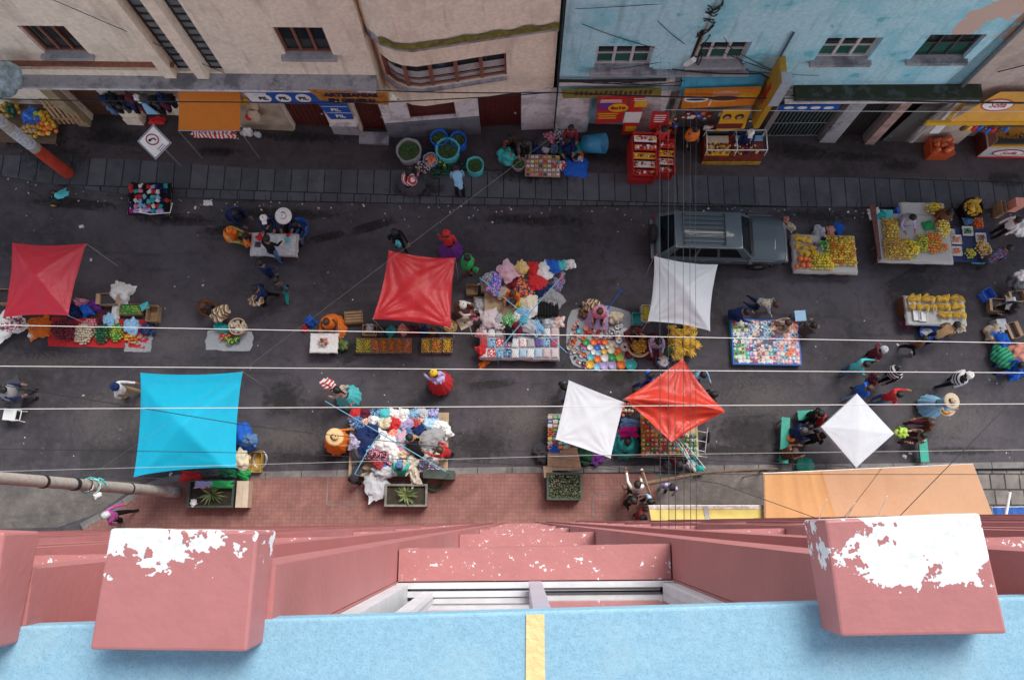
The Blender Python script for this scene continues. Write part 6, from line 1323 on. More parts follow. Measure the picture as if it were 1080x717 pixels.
FR('heap of yellow peaches at the back of the big fruit table', 984, 221, .6, .42, ['lemon', 'gold', 'lemon'], .048, h=.62); FR('heap of pale yellow apples at the right back of the big fruit table', 992, 240, .52, .78, ['lemon', 'cream', 'lemon'], .05, h=.64); garment(979, 238, .65, 'green', .35, .4, .1, kind='green leaves', cat='vegetables', label='light green leaves among the citrus heaps')
for (x, y, c, w) in ((922, 225, 'white', .4), (928, 227, 'teal', .3)): garment(x, y, .6, c, w, .5, .15, kind='cloth', cat='cloth', label=f'{c} cloth at the left back of the big fruit table')
cbox(935, 227, .42, .42, .6, 'square turquoise box behind the small brown oranges', 0, 0, 'turquoise', False); cbox(950, 226, .3, .6, .5, 'tall blue box left of the lilac fruit seller', .1, 0, 'blue', False)
# small table right of it
for (x, y, l, inn) in ((1008, 253, 'peach', ['salmon', 'gold']), (1008.5, 265, 'apricot', ['salmon', 'orange']), (1020, 244, 'grape', ['dark green', 'green']), (1034, 251, 'fig', ['tan', 'maroon']), (1001, 247, 'plum', ['silver', 'lilac'])):
    tray(x, y, .42, .4, .36, f'white tray of {l} coloured fruit right of the big table', 'white', None); FR(f'few {l} coloured fruits in a white tray right of the big table', x, y, .27, .22, inn, .035, 'fruit_spread', .02, .44)
table('small low table of trays right of the big fruit table', 1003, 240, 1045, 276, .4, name='stall_table', top=C('navy', 'paint')); FR('round heap of yellow green limes right of the big fruit table', 1022, 268, .38, .36, ['lime', 'yellow'], .036, h=.45); FR('round heap of golden pears at the corner of the small low table', 1036, 264, .58, .62, ['gold', 'yellow', 'cream'], .042, h=.45); garment(1034, 276, .2, 'turquoise', .7, .2, .1, rz=0, kind='turquoise cloth', cat='cloth', label='turquoise cloth hanging under the golden pears')
crate('small crate of red tomatoes behind the trays', 1031, 236, .42, .52, .3); FR('red orange tomatoes filling the small crate', 1031, 236, .36, .46, ['salmon', 'orange', 'red'], .04, 'fruit_spread', .03, .3); garment(1021, 233, .3, 'denim blue', .3, .4, .1, kind='blue cloth', cat='cloth', label='blue cloth left of the tomato crate')
sack(1026, 219, 'black sack brimming with yellow bananas by the far kerb', 'black', ['yellow', 'gold', 'yellow'], .36, .6)
for k in range(7): one('banana_bunch', 'banana bunch on top of the black sack', 'bananas', banana_mesh(.8, 7), frame(1026 + R.uniform(-5, 5), 218 + R.uniform(-5, 5), .62, R.uniform(0, 6)), 'banana bunches on the black sack')
cbox(1075, 213, .35, .35, .6, 'reddish box on end near the right edge by the far kerb', 0, 0, 'salmon', False); crate('tall narrow wooden crate near the right edge by the far kerb', 1058, 218, .18, .5, .6); bag(1074, 240, .5, 'white', .35, 'white bag near the right edge', knot=False)
# banana table right middle
table('small table with paper cups of bananas in the open road', 955, 313, 1017, 342, .6, cloth=FT, hang=.1); cbox(955, 322, .22, .65, .55, 'brown upright board box at the left end of the banana table', 0, 0, 'brown', False)
for j in range(3):
    for i in range(8):
        x, y = 960 + i * 7.4 + j * 1.5, 315.5 + j * 8.5
        if j == 2 and i < 4: continue
        one('banana_bunch', 'short yellow banana bunch on the small road table', 'bananas', banana_mesh(.85, 9), frame(x, y, .62, R.uniform(0, 6.3)), 'short banana bunches on the small road table')
for x, y in ((962, 319), (967, 333), (973, 334)): tray(x, y, .61, .3, .36, 'white paper tray at the left of the banana table', 'white', 'white paper trays at the left of the banana table')
tub(980, 350, 'round bright blue tub with a white cloth below the banana table', 'blue', .32, .3, ['white', 'silver']); garment(956, 341, .3, 'maroon', .4, .4, .2, kind='maroon cloth', cat='cloth', label='maroon cloth beside the white paper trays'); garment(1013, 346, .6, 'cream', .3, .3, .2, kind='cream hat', cat='cloth', label='cream cloth held beside the black hair of the banana seller')
# right edge boxes and sacks
crate('blue plastic crate standing alone at the right', 1043, 310, .42, .42, .32, .5, m=C('blue', 'plastic')); cbox(1056, 322, .75, .5, .35, 'brown cardboard box right of the blue plastic crate', -.05); garment(1066, 320, .4, 'white', .5, .4, .2, kind='white bag', cat='bag', label='white bag on the brown cardboard box'); cbox(1073, 312, .5, .4, .5, 'cardboard box at the right edge above the white bag', .1); bag(1071, 298, .4, 'dark grey', .32, 'dark bag on boxes at the right edge', knot=False); bag(1077, 292, .6, 'white', .25, 'white bag on top at the right edge', knot=False)
q = MB(); q.ball((0, 0, .32), .42, STRIPES.setdefault('green sack', stripes('green sack', ('green', 'teal', 'green', 'dark green'), 8, .2)), 3, (1.15, .8, .7), jit=.25); one('sack', 'long bright green sack lying at the right edge', 'sack', q, frame(1057, 377, 0, rad(-50), seen=.3))
bag(1049, 352, .02, 'beige', .38, 'beige cloth sack above the bright green one', m=C('beige')); garment(1056, 357, .45, 'blue', .45, .7, .2, rz=.5, kind='blue cloth', cat='cloth', label='blue cloth between the beige sack and the cardboard'); cbox(1069, 348, .28, .6, .4, 'narrow cardboard box leaning beside the blue cloth', .3); cbox(1056, 342, .36, .42, .4, 'pale grey box above the blue cloth', .1, 0, 'silver', False)
bag(1075, 372, .02, 'salmon', .4, 'pinkish sack at the right edge', m=C('salmon')); garment(1068, 395, .02, 'blue', .45, .4, .25, kind='blue bag', cat='bag', label='blue plastic bag at the lower right of the sacks'); garment(1079, 389, .1, 'blue', .5, .5, .3, kind='blue sheet', cat='sheet', label='blue plastic sheet at the right edge below the pinkish sack')
# --- turquoise canopy surroundings
bag(258, 460, .25, 'blue', .42, 'big blue bundle at the right edge of the turquoise canopy', sc=(.75, 1.2, .7), knot=False, m=C('blue')); garment(263, 464, .75, 'denim blue', .4, .5, .2, kind='jeans', cat='garment', label='denim garment lying on the big blue bundle')
crate('yellow plastic crate standing right of the turquoise canopy', 268, 487, .4, .68, .35, m=C('gold', 'plastic')); bag(253, 484, .3, 'white', .35, 'white sack between the turquoise canopy and the yellow crate', m=C('cream'), knot=False)
q = MB(); 
for k in range(2): q.tube([V((.22 * math.cos(t), .3 * math.sin(t), .2 + .12 * k)) for t in [i * math.pi / 8 for i in range(17)]], .015, STEEL, 6)
one('wire_hoops', 'pair of steel hoops beside the yellow plastic crate', 'hoops', q, frame(277, 485, 0)); garment(256, 499, .3, 'green', .5, .35, .2, kind='green bag', cat='bag', label='pale green bag below the yellow crate'); 
for (x, y, c, w) in ((205, 502, 'red', .8), (222, 500, 'dark grey', .9), (240, 499, 'dark green', .6)): garment(x, y, .5, c, w, .35, .2, rz=0, where='under the edge of the turquoise canopy', kind='cloth roll', cat='cloth')
def planter(label, x0, y0, x1, y1, h, kind, m, group='planters on the red pavement'):
    w, d, M_ = rect(x0, y0, x1, y1, h + .12); root = thing('planter', label, 'planter', M_ @ Matrix.Translation((0, 0, .12)), group); t = .07; q = MB()
    for c, s in (((0, 0, .05), (w, d, .1)), ((w / 2 - t / 2, 0, h / 2), (t, d, h)), ((-w / 2 + t / 2, 0, h / 2), (t, d, h)), ((0, d / 2 - t / 2, h / 2), (w - 2 * t - .004, t, h)), ((0, -d / 2 + t / 2, h / 2), (w - 2 * t - .004, t, h))): q.box(c, s, m)
    part('box', q, root); q = MB(); q.box((0, 0, h - .12), (w - 2 * t, d - 2 * t, .04), mat('potting soil', (.035, .028, .018), .95, .4, 8)); part('soil', q, root)
    q = MB()
    if kind == 'agave':
        for i in range(46):
            a = R.uniform(0, 6.283); L = R.uniform(.35, .62) * min(w, d) * 1.1; el = R.uniform(.15, 1.1); t_ = V((math.cos(a) * math.cos(el), math.sin(a) * math.cos(el), math.sin(el))); s = V((-math.sin(a), math.cos(a), 0)) * .022; b = V((0, 0, h - .1))
            q.add([b - s, b + s, b + t_ * L * .55 + s * 1.1, b + t_ * L * .55 - s * 1.1, b + t_ * L - V((0, 0, L * .2))], [(0, 1, 2, 3), (3, 2, 4)], mat('agave leaf ' + str(i % 3), ((.12, .17, .05), (.06, .11, .03), (.22, .22, .08))[i % 3], .6, .2))
        part('agave', q, root)
    else:
        for i in range(700):
            c = V((R.uniform(-.5, .5) * (w - .1), R.uniform(-.5, .5) * (d - .1), h - .08 + R.random() * .12)); t_ = V((R.uniform(-1, 1), R.uniform(-1, 1), R.uniform(-.2, .8))).normalized() * R.uniform(.02, .05); s = t_.cross(V((R.random(), R.random(), 1))).normalized() * .018
            q.add([c - t_, c + s, c + t_, c - s], [(0, 1, 2, 3)], mat('small leaf ' + str(i % 4), ((.05, .09, .03), (.02, .045, .015), (.12, .15, .06), (.20, .20, .14))[i % 4], .7, .3))
        o = part('foliage', q, root); o['kind'] = 'stuff'
    return root
PLM = mat('dark green planter', (.05, .07, .055), .7, .3, 6, .3); PLG = plaster('grey concrete planter', (.22, .21, .19), (.07, .08, .06), amt=.6, scale=3)
planter('concrete planter with a spiky agave below the clothes heap', 404, 510, 449, 534, .55, 'agave', PLG); planter('dark green planter full of small leaves below the cardboard pieces', 575, 498, 612, 527, .6, 'leaves', PLM); planter('concrete planter with stems and dry leaves beside the leaning concrete pole', 196, 506, 245, 535, .55, 'agave', PLM)
cbox(254, 521, .38, .85, .55, 'beige flat topped block at the right end of the stem planter', 0, .12, 'beige', False); garment(232, 511, .75, 'green', .8, .25, .1, rz=0, kind='green cloth', cat='cloth', label='light green cloth draped over the stem planter'); garment(217, 511, .75, 'lilac', .7, .22, .1, rz=0, kind='lilac cloth', cat='cloth', label='lilac cloth draped over the stem planter'); bag(204, 530, .6, 'white', .12, 'small white bag on the stem planter', knot=False)
# --- clothes heap by the planter
table('low table under the clothes heap by the agave planter', 368, 434, 472, 502, .42)
for j in range(2):
    for i in range(9):
        c = ['red', 'maroon', 'light blue', 'turquoise', 'white', 'white', 'light blue', 'silver', 'lilac'][i] if j == 0 else R.choice(['white', 'red', 'cream', 'red', 'light blue', 'teal', 'white', 'lilac'])
        garment(375 + i * 10.2, 436.5 + j * 9.5, .6, c, .38, .36, .12, R.uniform(-.2, .2), 'in the front rows of the clothes heap', 'folded garment')
for (x, y, h, c, w, d) in ((417, 449, .7, 'red', .5, .4), (428, 449, .7, 'lilac', .35, .5), (406, 447, .7, 'cream', .5, .4), (424, 466, .85, 'turquoise', .6, .7), (454, 462, .8, 'grey', .9, .6), (408, 468, .85, 'white', .8, .7), (386, 465, .75, 'navy', .7, .9), (376, 467, .7, 'light blue', .5, .5), (436, 466, .8, 'tan', .5, .6), (401, 479, .8, 'black', .9, .5), (399, 488, .7, 'red', .35, .5), (404, 490, .6, 'blue', .3, .4), (433, 488, .7, 'cream', .8, .5), (453, 496, .55, 'purple', .9, .4), (406, 497, .6, 'silver', .7, .5), (470, 455, .6, 'white', .5, .4), (392, 455, .7, 'navy', .5, .5), (441, 455, .75, 'navy', .5, .35), (416, 478, .8, 'white', .6, .4), (424, 478, .8, 'cream', .4, .4), (390, 474, .7, 'light blue', .4, .4), (446, 478, .7, 'dark grey', .7, .4), (460, 484, .6, 'white', .5, .25), (437, 500, .6, 'cream', .35, .8), (394, 443, .6, 'white', .4, .4), (452, 448, .7, 'light blue', .4, .4), (462, 449, .65, 'white', .4, .5), (378, 478, .6, 'dark grey', .7, .5), (414, 458, .75, 'salmon', .5, .3), (432, 457, .75, 'denim blue', .4, .3), (378, 446, .6, 'denim blue', .6, .5), (446, 489, .7, 'brown', .4, .4)): garment(x, y, h, c, w, d, .17, where='in the clothes heap by the agave planter', kind='garment')
garment(398, 512, .5, 'silver', .8, .9, .1, .3, kind='white sheet', cat='sheet', label='pale grey sheet hanging between the clothes heap and the agave planter'); q = MB(); q.box((0, 0, .4), (1.0, .25, .8), DWOOD); q.box((0, 0, .81), (1.05, .3, .03), PLM); one('bench', 'dark board bench at the lower right of the clothes heap', 'bench', q, frame(463, 500, 0, -.05, seen=.8)); tub(458, 508, 'dark green tub beside the agave planter', 'dark green', .28, .3)
# --- stall under plain white canopy
table('stall of bottles and packets at the left of the plain white canopy', 577, 436, 600, 478, .6)
for j in range(8):
    for i in range(4): c = R.choice(MIX); q = MB(); q.box((0, 0, .04), (.16, .12, .08), C(c, 'plastic')); q.box((0, 0, .083), (.1, .05, .004), C(R.choice(['white', 'yellow', 'black']), 'plastic')); one('packet', f'{c} packet on the stall left of the plain white canopy', 'packet', q, frame(580 + i * 5.4, 440 + j * 4.5, .6, R.uniform(-.3, .3), True), 'packets on the stall left of the plain white canopy')
garment(585, 473, .6, 'blue', .35, .35, .1, kind='blue cloth', cat='cloth', label='blue cloth on the packet stall above the cardboard')
for (x, y, w, d, rz) in ((584, 485, .42, .45, 0), (594, 484, .2, .6, .05), (604, 484, .45, .75, .2), (592, 492, .75, .25, 0), (578, 497, .3, .4, .1)): q = MB(); q.box((0, 0, .01), (w, d, .02), C('cardboard', 'paint')); q.box((0, 0, .022), (w * .1, d * .96, .003), C('tan', 'paint')); one('cardboard_piece', 'flat piece of brown cardboard between the packet stall and the leafy planter', 'cardboard', q, frame(x, y, .62, rz), 'flat cardboard pieces by the leafy planter')
table('low bench holding the flat cardboard pieces', 578, 480, 610, 494, .6); bag(573, 478, .02, 'dark green', .35, 'dark round bag behind the flat cardboard', m=C('dark grey')); bag(616, 480, .02, 'dark green', .35, 'dark green bag under the plain white canopy', m=C('dark green'), knot=False); bag(628, 482, .02, 'purple', .3, 'dark purple bag under the plain white canopy', m=C('purple'), knot=False)
fruit('food_heap', 'small heap of pinkish food between the white and coral canopies', 661, 432, .4, .6, .5, .06, ['salmon', 'cream', 'brown'], cat='food'); garment(664, 447, .4, 'denim blue', .6, .4, .15, kind='blue cloth', cat='cloth', label='blue cloth behind the teal seller'); garment(662, 456, .5, 'magenta', .7, .4, .15, kind='magenta cloth', cat='cloth', label='magenta cloth at the back of the teal seller')
table('toy stall under the lower edge of the coral red canopy', 675, 436, 735, 481, .6)
for j in range(9):
    for i in range(13):
        x, y = 678 + i * 4.6 + R.uniform(-.5, .5), 441 + j * 4.6 + R.uniform(-.5, .5)
        if y < 455 and x > 690: continue
        c = R.choice(['orange', 'yellow', 'red', 'green', 'lime', 'white', 'blue', 'salmon', 'teal', 'orange', 'red'] if i < 9 else ['silver', 'teal', 'white', 'magenta', 'green', 'light blue', 'brown']); q = MB(); q.box((0, 0, .045), (.12, .10, .09), C(c, 'plastic')); q.ball((0, 0, .10), .035, C(R.choice(['white', 'yellow', 'red']), 'plastic'), 1); one('packet', f'{c} packet on the toy stall below the coral red canopy', 'packet', q, frame(x, y, .6, R.uniform(-.4, .4), True), 'packets on the toy stall')
root = thing('pole_bundle', 'bundle of thin teal and white poles reaching over the toy stall to the kerb', 'poles', frame(725, 480, 0))
for i in range(7): q = MB(); a = G(704 + R.uniform(-4, 8), 455 + R.uniform(-3, 5), 1.5); b = G(742 + R.uniform(-10, 4), 497 + R.uniform(-6, 4), .8); q.tube([a - root.location, (a + b) / 2 - root.location + V((R.uniform(-.1, .1), R.uniform(-.1, .1), .1)), b - root.location], .016, C(R.choice(['teal', 'turquoise', 'white']), 'paint'), 6); part('pole', q, root)
for (x, y, c) in ((717, 492, 'dark grey'), (710, 487, 'maroon'), (704, 491, 'dark grey'), (732, 478, 'teal'), (728, 490, 'silver'), (738, 496, 'teal')): garment(x, y, .3, c, .35, .3, .2, where='among the teal poles', kind='rag', cat='cloth')
# --- timber beam, yellow, orange and blue tarpaulins
root = thing('timber_beam', 'long dark timber beam raised along the kerb between the people and the orange tarpaulin', 'beam', frame(738, 503, 0)); q = MB(); a, b, c_ = [G(x, y, 1.3) - root.location for x, y in ((657, 514), (745, 498), (820, 494))]; q.tube([a, b, c_], [.09, .05, .03], DWOOD, 8); part('beam', q, root)
for p in (a.lerp(b, .1), c_.lerp(b, .1)): q = MB(); q.tube([p, V((p.x, p.y, .02))], .04, DWOOD, 6); part('post', q, root)
root = thing('post', 'leaning white plastic pipe beside the yellow tarpaulin', 'pipe', frame(688, 528, .12)); q = MB(); a, b = G(677, 495, 2.2) - root.location, G(689, 532, .15) - root.location; q.tube([a, b], .045, C('beige', 'paint'), 8); part('pipe', q, root)
YT = plast('yellow tarpaulin cloth', (.66, .54, .16), .15, .7, .12); OT = plast('orange tarpaulin cloth', (.58, .33, .19), .15, .75, .12); BT = plast('blue tarpaulin cloth', (.015, .12, .46), .1, .4, .8, 9)
def tarp(label, pts, h, m, seams=(), seamm=None, h2=None):
    c = [G(x, y, hh) for (x, y), hh in zip(pts, h if isinstance(h, tuple) else (h,) * 4)]; ctr = sum(c, V()) / 4; base = V((ctr.x, ctr.y, gz(ctr.x) + .12)); root = thing('tarpaulin', label, 'tarpaulin', Matrix.Translation(base)); sd = R.random() * 30
    def fn(u, v): p = c[0] * (1 - u) * (1 - v) + c[1] * u * (1 - v) + c[2] * u * v + c[3] * (1 - u) * v; return p - base + V((0, 0, -.10 * math.sin(math.pi * u) * math.sin(math.pi * v) + .025 * math.sin(u * 60 + sd) * math.exp(-u * 3) + .012 * noise.noise(V((u * 9, v * 3, sd)))))
    q = MB(); q.grid(fn, 60, 24, m); part('cloth', q, root); e = MB()
    for i in range(4): e.tube([c[i] - base + V((0, 0, -.02)), c[(i + 1) % 4] - base + V((0, 0, -.02))], .02, STEEL, 6)
    part('edge_pipe', e, root)
    for p in c: q = MB(); f = p - base; q.tube([f, V((f.x, f.y, gz(p.x) - base.z + .12))], .022, STEEL, 6); part('pole', q, root)
    return root, fn
r, fn = tarp('wide orange tarpaulin roof over the near pavement', [(805, 499), (1026, 489), (1052, 556), (807, 556)], 2.5, OT)
q = MB(); q.tube([fn(.56 - .26 * t, t) + V((0, 0, .012)) for t in [i / 20 for i in range(21)]], .008, C('brown', 'paint'), 4); q.tube([fn(.01 + .36 * t, .48 + .45 * t) + V((0, 0, .012)) for t in [i / 20 for i in range(21)]], .007, C('brown', 'paint'), 4); part('seam', q, r)
YS = plast('bright orange cloth', (.62, .32, .13), .15, .7, .12); 
q = MB(); q.grid(lambda u, v: fn(.004 + u * (.27 + .04 * v), .01 + v * .98) + V((0, 0, .02 + .03 * max(0, math.sin(u * 26)) * u)), 40, 16, YS); part('overlapping_cloth', q, r)
r, fn = tarp('narrow pale yellow tarpaulin beside the orange one', [(684, 533), (806, 533), (812, 556), (688, 556)], 2.3, YT); q = MB(); q.grid(lambda u, v: fn(u, v * .16) + V((0, 0, .014)), 40, 2, mat('faded printed edge', (.45, .40, .35), .8, .5, 7)); part('printed_edge', q, r)
q = MB(); q.grid(lambda u, v: fn(.47 + u * .04, v) + V((0, 0, .02)), 3, 8, C('grey', 'paint')); part('grey_strap', q, r)
tarp('shiny blue tarpaulin at the lower right corner', [(1046, 535), (1130, 533), (1135, 560), (1052, 560)], 2.2, BT); q = MB(); a, b = ZP(1060, 546, 6), ZP(1064, 527, 6); q.tube([a, b], .06, C('white', 'paint'), 7); 
one('post', 'short white pipe end over the shiny blue tarpaulin', 'pipe', (lambda: (lambda qq: (qq.tube([(0, 0, 0), (.12, .85, .25)], .05, C('white', 'paint'), 8), qq)[1])(MB()))(), Matrix.Translation(G(1060, 547, 2.5)))
# --- green benches and table by the small white canopy
GP = mat('green bench paint', (.02, .34, .25), .5, .15)
def bench(label, pts, h, w=.28, m=GP):
    a, b = G(*pts[0], h), G(*pts[1], h); c = (a + b) / 2; rz = math.atan2(b.y - a.y, b.x - a.x); L = (b - a).length; root = thing('bench', label, 'bench', Matrix.Translation((c.x, c.y, gz(c.x))) @ Matrix.Rotation(rz, 4, 'Z')); q = MB(); q.box((0, 0, h - .03), (L, w, .04), m); q.box((0, w / 2 - .02, h - .08), (L - .2, .03, .06), m); q.box((0, -w / 2 + .02, h - .08), (L - .2, .03, .06), m); part('seat', q, root)
    for s in (-1, 1):
        for t in (-1, 1): q = MB(); q.box((s * (L / 2 - .12), t * (w / 2 - .05), (h - .06) / 2), (.05, .05, h - .06), m); part('leg', q, root)
    return root
bench('long green bench left of the small white canopy', ((829, 440), (827, 488)), .48, .30); bench('single green bench right of the small white canopy', ((973, 459), (976, 487)), .48, .30); bench('short green bench behind the navy sitter', ((842, 438), (858, 437)), .46, .34)
q = MB(); q.lathe([(.18, 0), (.2, .3), (.32, .34), (.33, .44), (.001, .45)], GP, n=8); one('stool', 'green octagonal stool touching the near kerb', 'stool', q, frame(845, 492, 0)); bowl(834, 462, .5, 'orange', .13, 'orange plate on the long green bench', None, .2, 'plate'); bag(951, 456, .7, 'lime', .22, 'bright green helmet shaped bag left of the maroon sitter', knot=False, m=C('lime', 'plastic'))
tub(999, 430, 'round basket of orange bread rolls carried by the woman in pale blue', 'beige', .28, .12, ['orange', 'salmon', 'gold'], base=.85)
# stool and bag of the left seller
root = thing('stool', 'white plastic stool at the left edge of the road', 'stool', frame(10, 437, 0, -.08, seen=.45)); q = MB(); q.box((0, 0, .44), (.42, .38, .03), C('white', 'plastic')); part('seat', q, root)
for a in (-1, 1):
    for b in (-1, 1): q = MB(); q.tube([(a * .16, b * .14, .43), (a * .2 + .1, b * .18, .01)], .02, C('white', 'plastic'), 6); part('leg', q, root)
q = MB(); q.tube([(.2, .18, .42), (.36, .16, .42), (.36, -.16, .42), (.2, -.18, .42)], .02, C('white', 'plastic'), 6); part('rail', q, root)
bag(14, 413, .3, 'dark grey', .45, 'dark grey bundle right of the navy and yellow seller', sc=(1.1, .75, .7), knot=False, m=C('dark grey')); garment(11, 415, .85, 'yellow', .28, .25, .1, kind='yellow cloth', cat='cloth', label='yellow cloth on the dark grey bundle at the left edge')
# --- far pavement goods
sack(431, 158, 'grey open sack of green leaves against the curved building', 'grey', 'leaves', .42, .65); sack(472, 157, 'bright blue open sack with dark leaves on the far pavement', 'turquoise', 'leaves', .40, .7); sack(463, 145, 'blue sack standing close to the plinth of the curved building', 'blue', 'leaves', .30, .7); sack(483, 147, 'second blue sack close to the plinth beside the wooden door', 'blue', 'leaves', .28, .7); sack(454, 168, 'blue round sack of orange carrots on the far pavement', 'light blue', ['orange', 'salmon'], .25, .35); sack(501, 174, 'light blue open sack of green leaves at the right of the group', 'turquoise', 'leaves', .30, .55)
for (x, y, c) in ((460, 185, 'dark green'), (470, 182, 'dark green'), (465, 173, 'lime'), (475, 173, 'green'), (492, 175, 'dark green')): fruit('vegetable_heap', 'heap of dark green leaves beside the blue sacks', x, y, .13, .4, .35, .05, [c, 'dark green'], cat='vegetables', group='heaps of dark green leaves beside the blue sacks')
fruit('bean_heap', 'speckled heap of white and dark beans in front of the carrots', 446, 177, .2, .55, .5, .03, ['white', 'maroon', 'navy', 'cream'], cat='vegetables'); garment(441, 197, .15, 'teal', .25, .6, .15, rz=-.5, kind='teal bag', cat='bag', label='long teal bag beside the striped shawl seller')
bag(534, 165, .13, 'teal', .36, 'teal bag with a green square on the far pavement', sc=(.85, .95, .8)); sack(547, 172, 'dark sack with a pale rim beside the shoe tray', 'grey', 'leaves', .24, .4); table('tilted tray of small shoes and toys on the far pavement', 553, 163, 590, 186, .35)
for j in range(5):
    for i in range(8): c = R.choice(['white', 'red', 'white', 'pink', 'teal', 'navy', 'yellow', 'silver', 'salmon']); q = MB(); q.ball((0, 0, .035), .05, C(c, 'plastic'), 1, (.55, 1.3, .6)); q.ball((.06, 0, .035), .05, C(c, 'plastic'), 1, (.55, 1.3, .6)); one('pair_of_shoes', f'pair of small {c} shoes on the tilted tray', 'shoes', q, frame(556 + i * 4.5, 166 + j * 4.6, .36 + .12, R.uniform(-.3, .3)), 'small shoes on the tilted tray')
bag(590, 175, .13, 'pink', .22, 'pink and white bag right of the shoe tray', m=STRIPES['red and white stripes']); tub(609, 164, 'orange bucket on the blue cloth of the far pavement', 'orange', .22, .3); bag(600, 155, .3, 'navy', .3, 'navy bundle behind the orange bucket', m=C('navy')); bag(611, 155, .2, 'teal', .2, 'teal bundle beside the leaning blue barrel', m=C('teal'))
q = MB(); q.lathe([(.001, .01), (.30, .0), (.36, .8), (.38, .8), (.32, -.02), (.001, -.02)], mat('blue barrel plastic', (.04, .28, .48), .4, .15, 3), n=20); me = q.mesh('b'); me.transform(Matrix.Rotation(rad(62), 4, 'Y') @ Matrix.Rotation(.2, 4, 'X')); one('barrel', 'light blue barrel leaning over on the far pavement', 'barrel', me, frame(617, 152, .45)); garment(607, 177, .14, 'blue', .95, .75, .12, rz=0, kind='blue cloth', cat='cloth', label='deep blue cloth spread out under the orange bucket'); bag(594, 160, .2, 'green', .17, 'green bag left of the orange bucket', m=C('green'))
def rack(label, x0, y0, x1, y1, h, m, rows, tops):
    w, d, M_ = rect(x0, y0, x1, y1, h); root = thing('display_stand', label, 'stand', M_ @ Matrix.Translation((0, 0, .12))); q = MB(); q.box((0, d / 2 - .03, h / 2), (w, .06, h), m); q.box((-w / 2 + .02, 0, h * .42), (.04, d, h * .8), m); q.box((w / 2 - .02, 0, h * .42), (.04, d, h * .8), m); q.box((0, 0, .2), (w - .09, d - .08, .4), m); part('frame', q, root)
    for k in range(rows):
        y = d / 2 - .1 - (d - .14) * (k + .5) / rows; z = h * (1 - .5 * (k + .5) / rows); q = MB(); q.box((0, y, z), (w - .09, (d - .14) / rows * .85, .04), tops[k % len(tops)]); s = part('shelf', q, root); q = MB()
        for i in range(int(w / .035)): q.box((R.uniform(-.5, .5) * (w - .14), y + R.uniform(-.05, .05), z + .04), (R.uniform(.04, .09), R.uniform(.04, .12), R.uniform(.03, .07)), C(R.choice(['white', 'red', 'yellow', 'dark red', 'cream', 'red', 'maroon', 'orange']), 'plastic'), rz=R.uniform(-.5, .5))
        part('sweets', q, s)
    return root
rack('tall red and white sweets stand left of the red price board', 665, 141, 691, 182, 1.2, RDP, 5, [WHP, RDP, YEP]); rack('low red sweets stand beside the tall one', 692, 148, 710, 180, 1.0, RDP, 4, [RDP, YEP, WHP]); rack('small red counter under the red price board', 690, 126, 712, 138, 1.1, RDP, 2, [PLY])
r = thing('food_stand', 'yellow and white glass fronted food stand under the yellow poster', 'stand', frame(769, 165, .12)); w_ = G(799, 176, .2).x - G(739, 176, .2).x; q = MB(); q.box((0, .1, .35), (w_, .9, .7), mat('dark red counter', (.22, .035, .02), .5, .5, 4)); q.box((-w_ * .28, -.10, .72), (w_ * .38, .42, .03), C('yellow', 'plastic')); q.box((-w_ * .28, .3, .78), (w_ * .36, .25, .14), C('cream', 'plastic')); q.box((w_ * .12, -.1, .74), (w_ * .3, .4, .05), C('maroon', 'plastic')); q.box((0, .57, .42), (w_, .03, .8), C('navy', 'paint')); q.box((w_ * .25, .35, .8), (w_ * .46, .2, .06), C('light blue', 'plastic')); q.box((0, -.36, .16), (w_ + .01, .03, .25), mat('yellow print', (.62, .30, .03), .5, .5, 7)); part('counter', q, r); q = MB()
for x in (-w_ / 2, 0, w_ / 2): q.tube([(x, -.3, .7), (x, -.3, 1.15), (x, .5, 1.15), (x, .5, .7)], .02, WHP, 5)
for y in (-.3, .5): q.tube([(-w_ / 2, y, 1.15), (w_ / 2, y, 1.15)], .022, WHP, 5)
part('rails', q, r); q = MB()
for i in range(90): q.ball((R.uniform(-.46, .46) * w_, R.uniform(-.28, .2), .76), R.uniform(.03, .06), C(R.choice(['gold', 'brown', 'red', 'cream', 'maroon', 'yellow']), 'fruit'), 1)
part('food', q, r)['kind'] = 'stuff'; q = MB(); q.box((0, .5, .95), (w_ - .1, .01, .35), GLASS); part('glass', q, r)
# clothes shop, orange awning, left fruit stall
root = thing('awning', 'bright orange awning over the stall on the left of the far pavement', 'awning', frame(220, 130, .12)); h1, h0 = 2.95, 2.25; c = [G(188, 97, h1), G(253, 97, h1), G(253, 138, h0), G(188, 138, h0)]; q = MB(); OA = plast('orange awning cloth', (.72, .22, .01), .2, .6, .15)
q.grid(lambda u, v: (c[0].lerp(c[1], u)).lerp(c[3].lerp(c[2], u), v) - root.location + V((0, 0, -.05 * math.sin(math.pi * v))), 16, 12, OA); part('cloth', q, root); q = MB(); q.tube([c[3] - root.location, c[2] - root.location], .02, STEEL, 6); part('bar', q, root)
for p in (c[3], c[2]): q = MB(); f = p - root.location; q.tube([f, V((f.x, f.y, gz(p.x) - root.location.z + .12))], .02, STEEL, 6); part('pole', q, root)
garment(226, 141, .45, STRIPES['red and white stripes'], 1.6, .35, .2, rz=0, kind='striped cloth', cat='cloth', name='cloth', label='long red and white cloth showing below the orange awning')
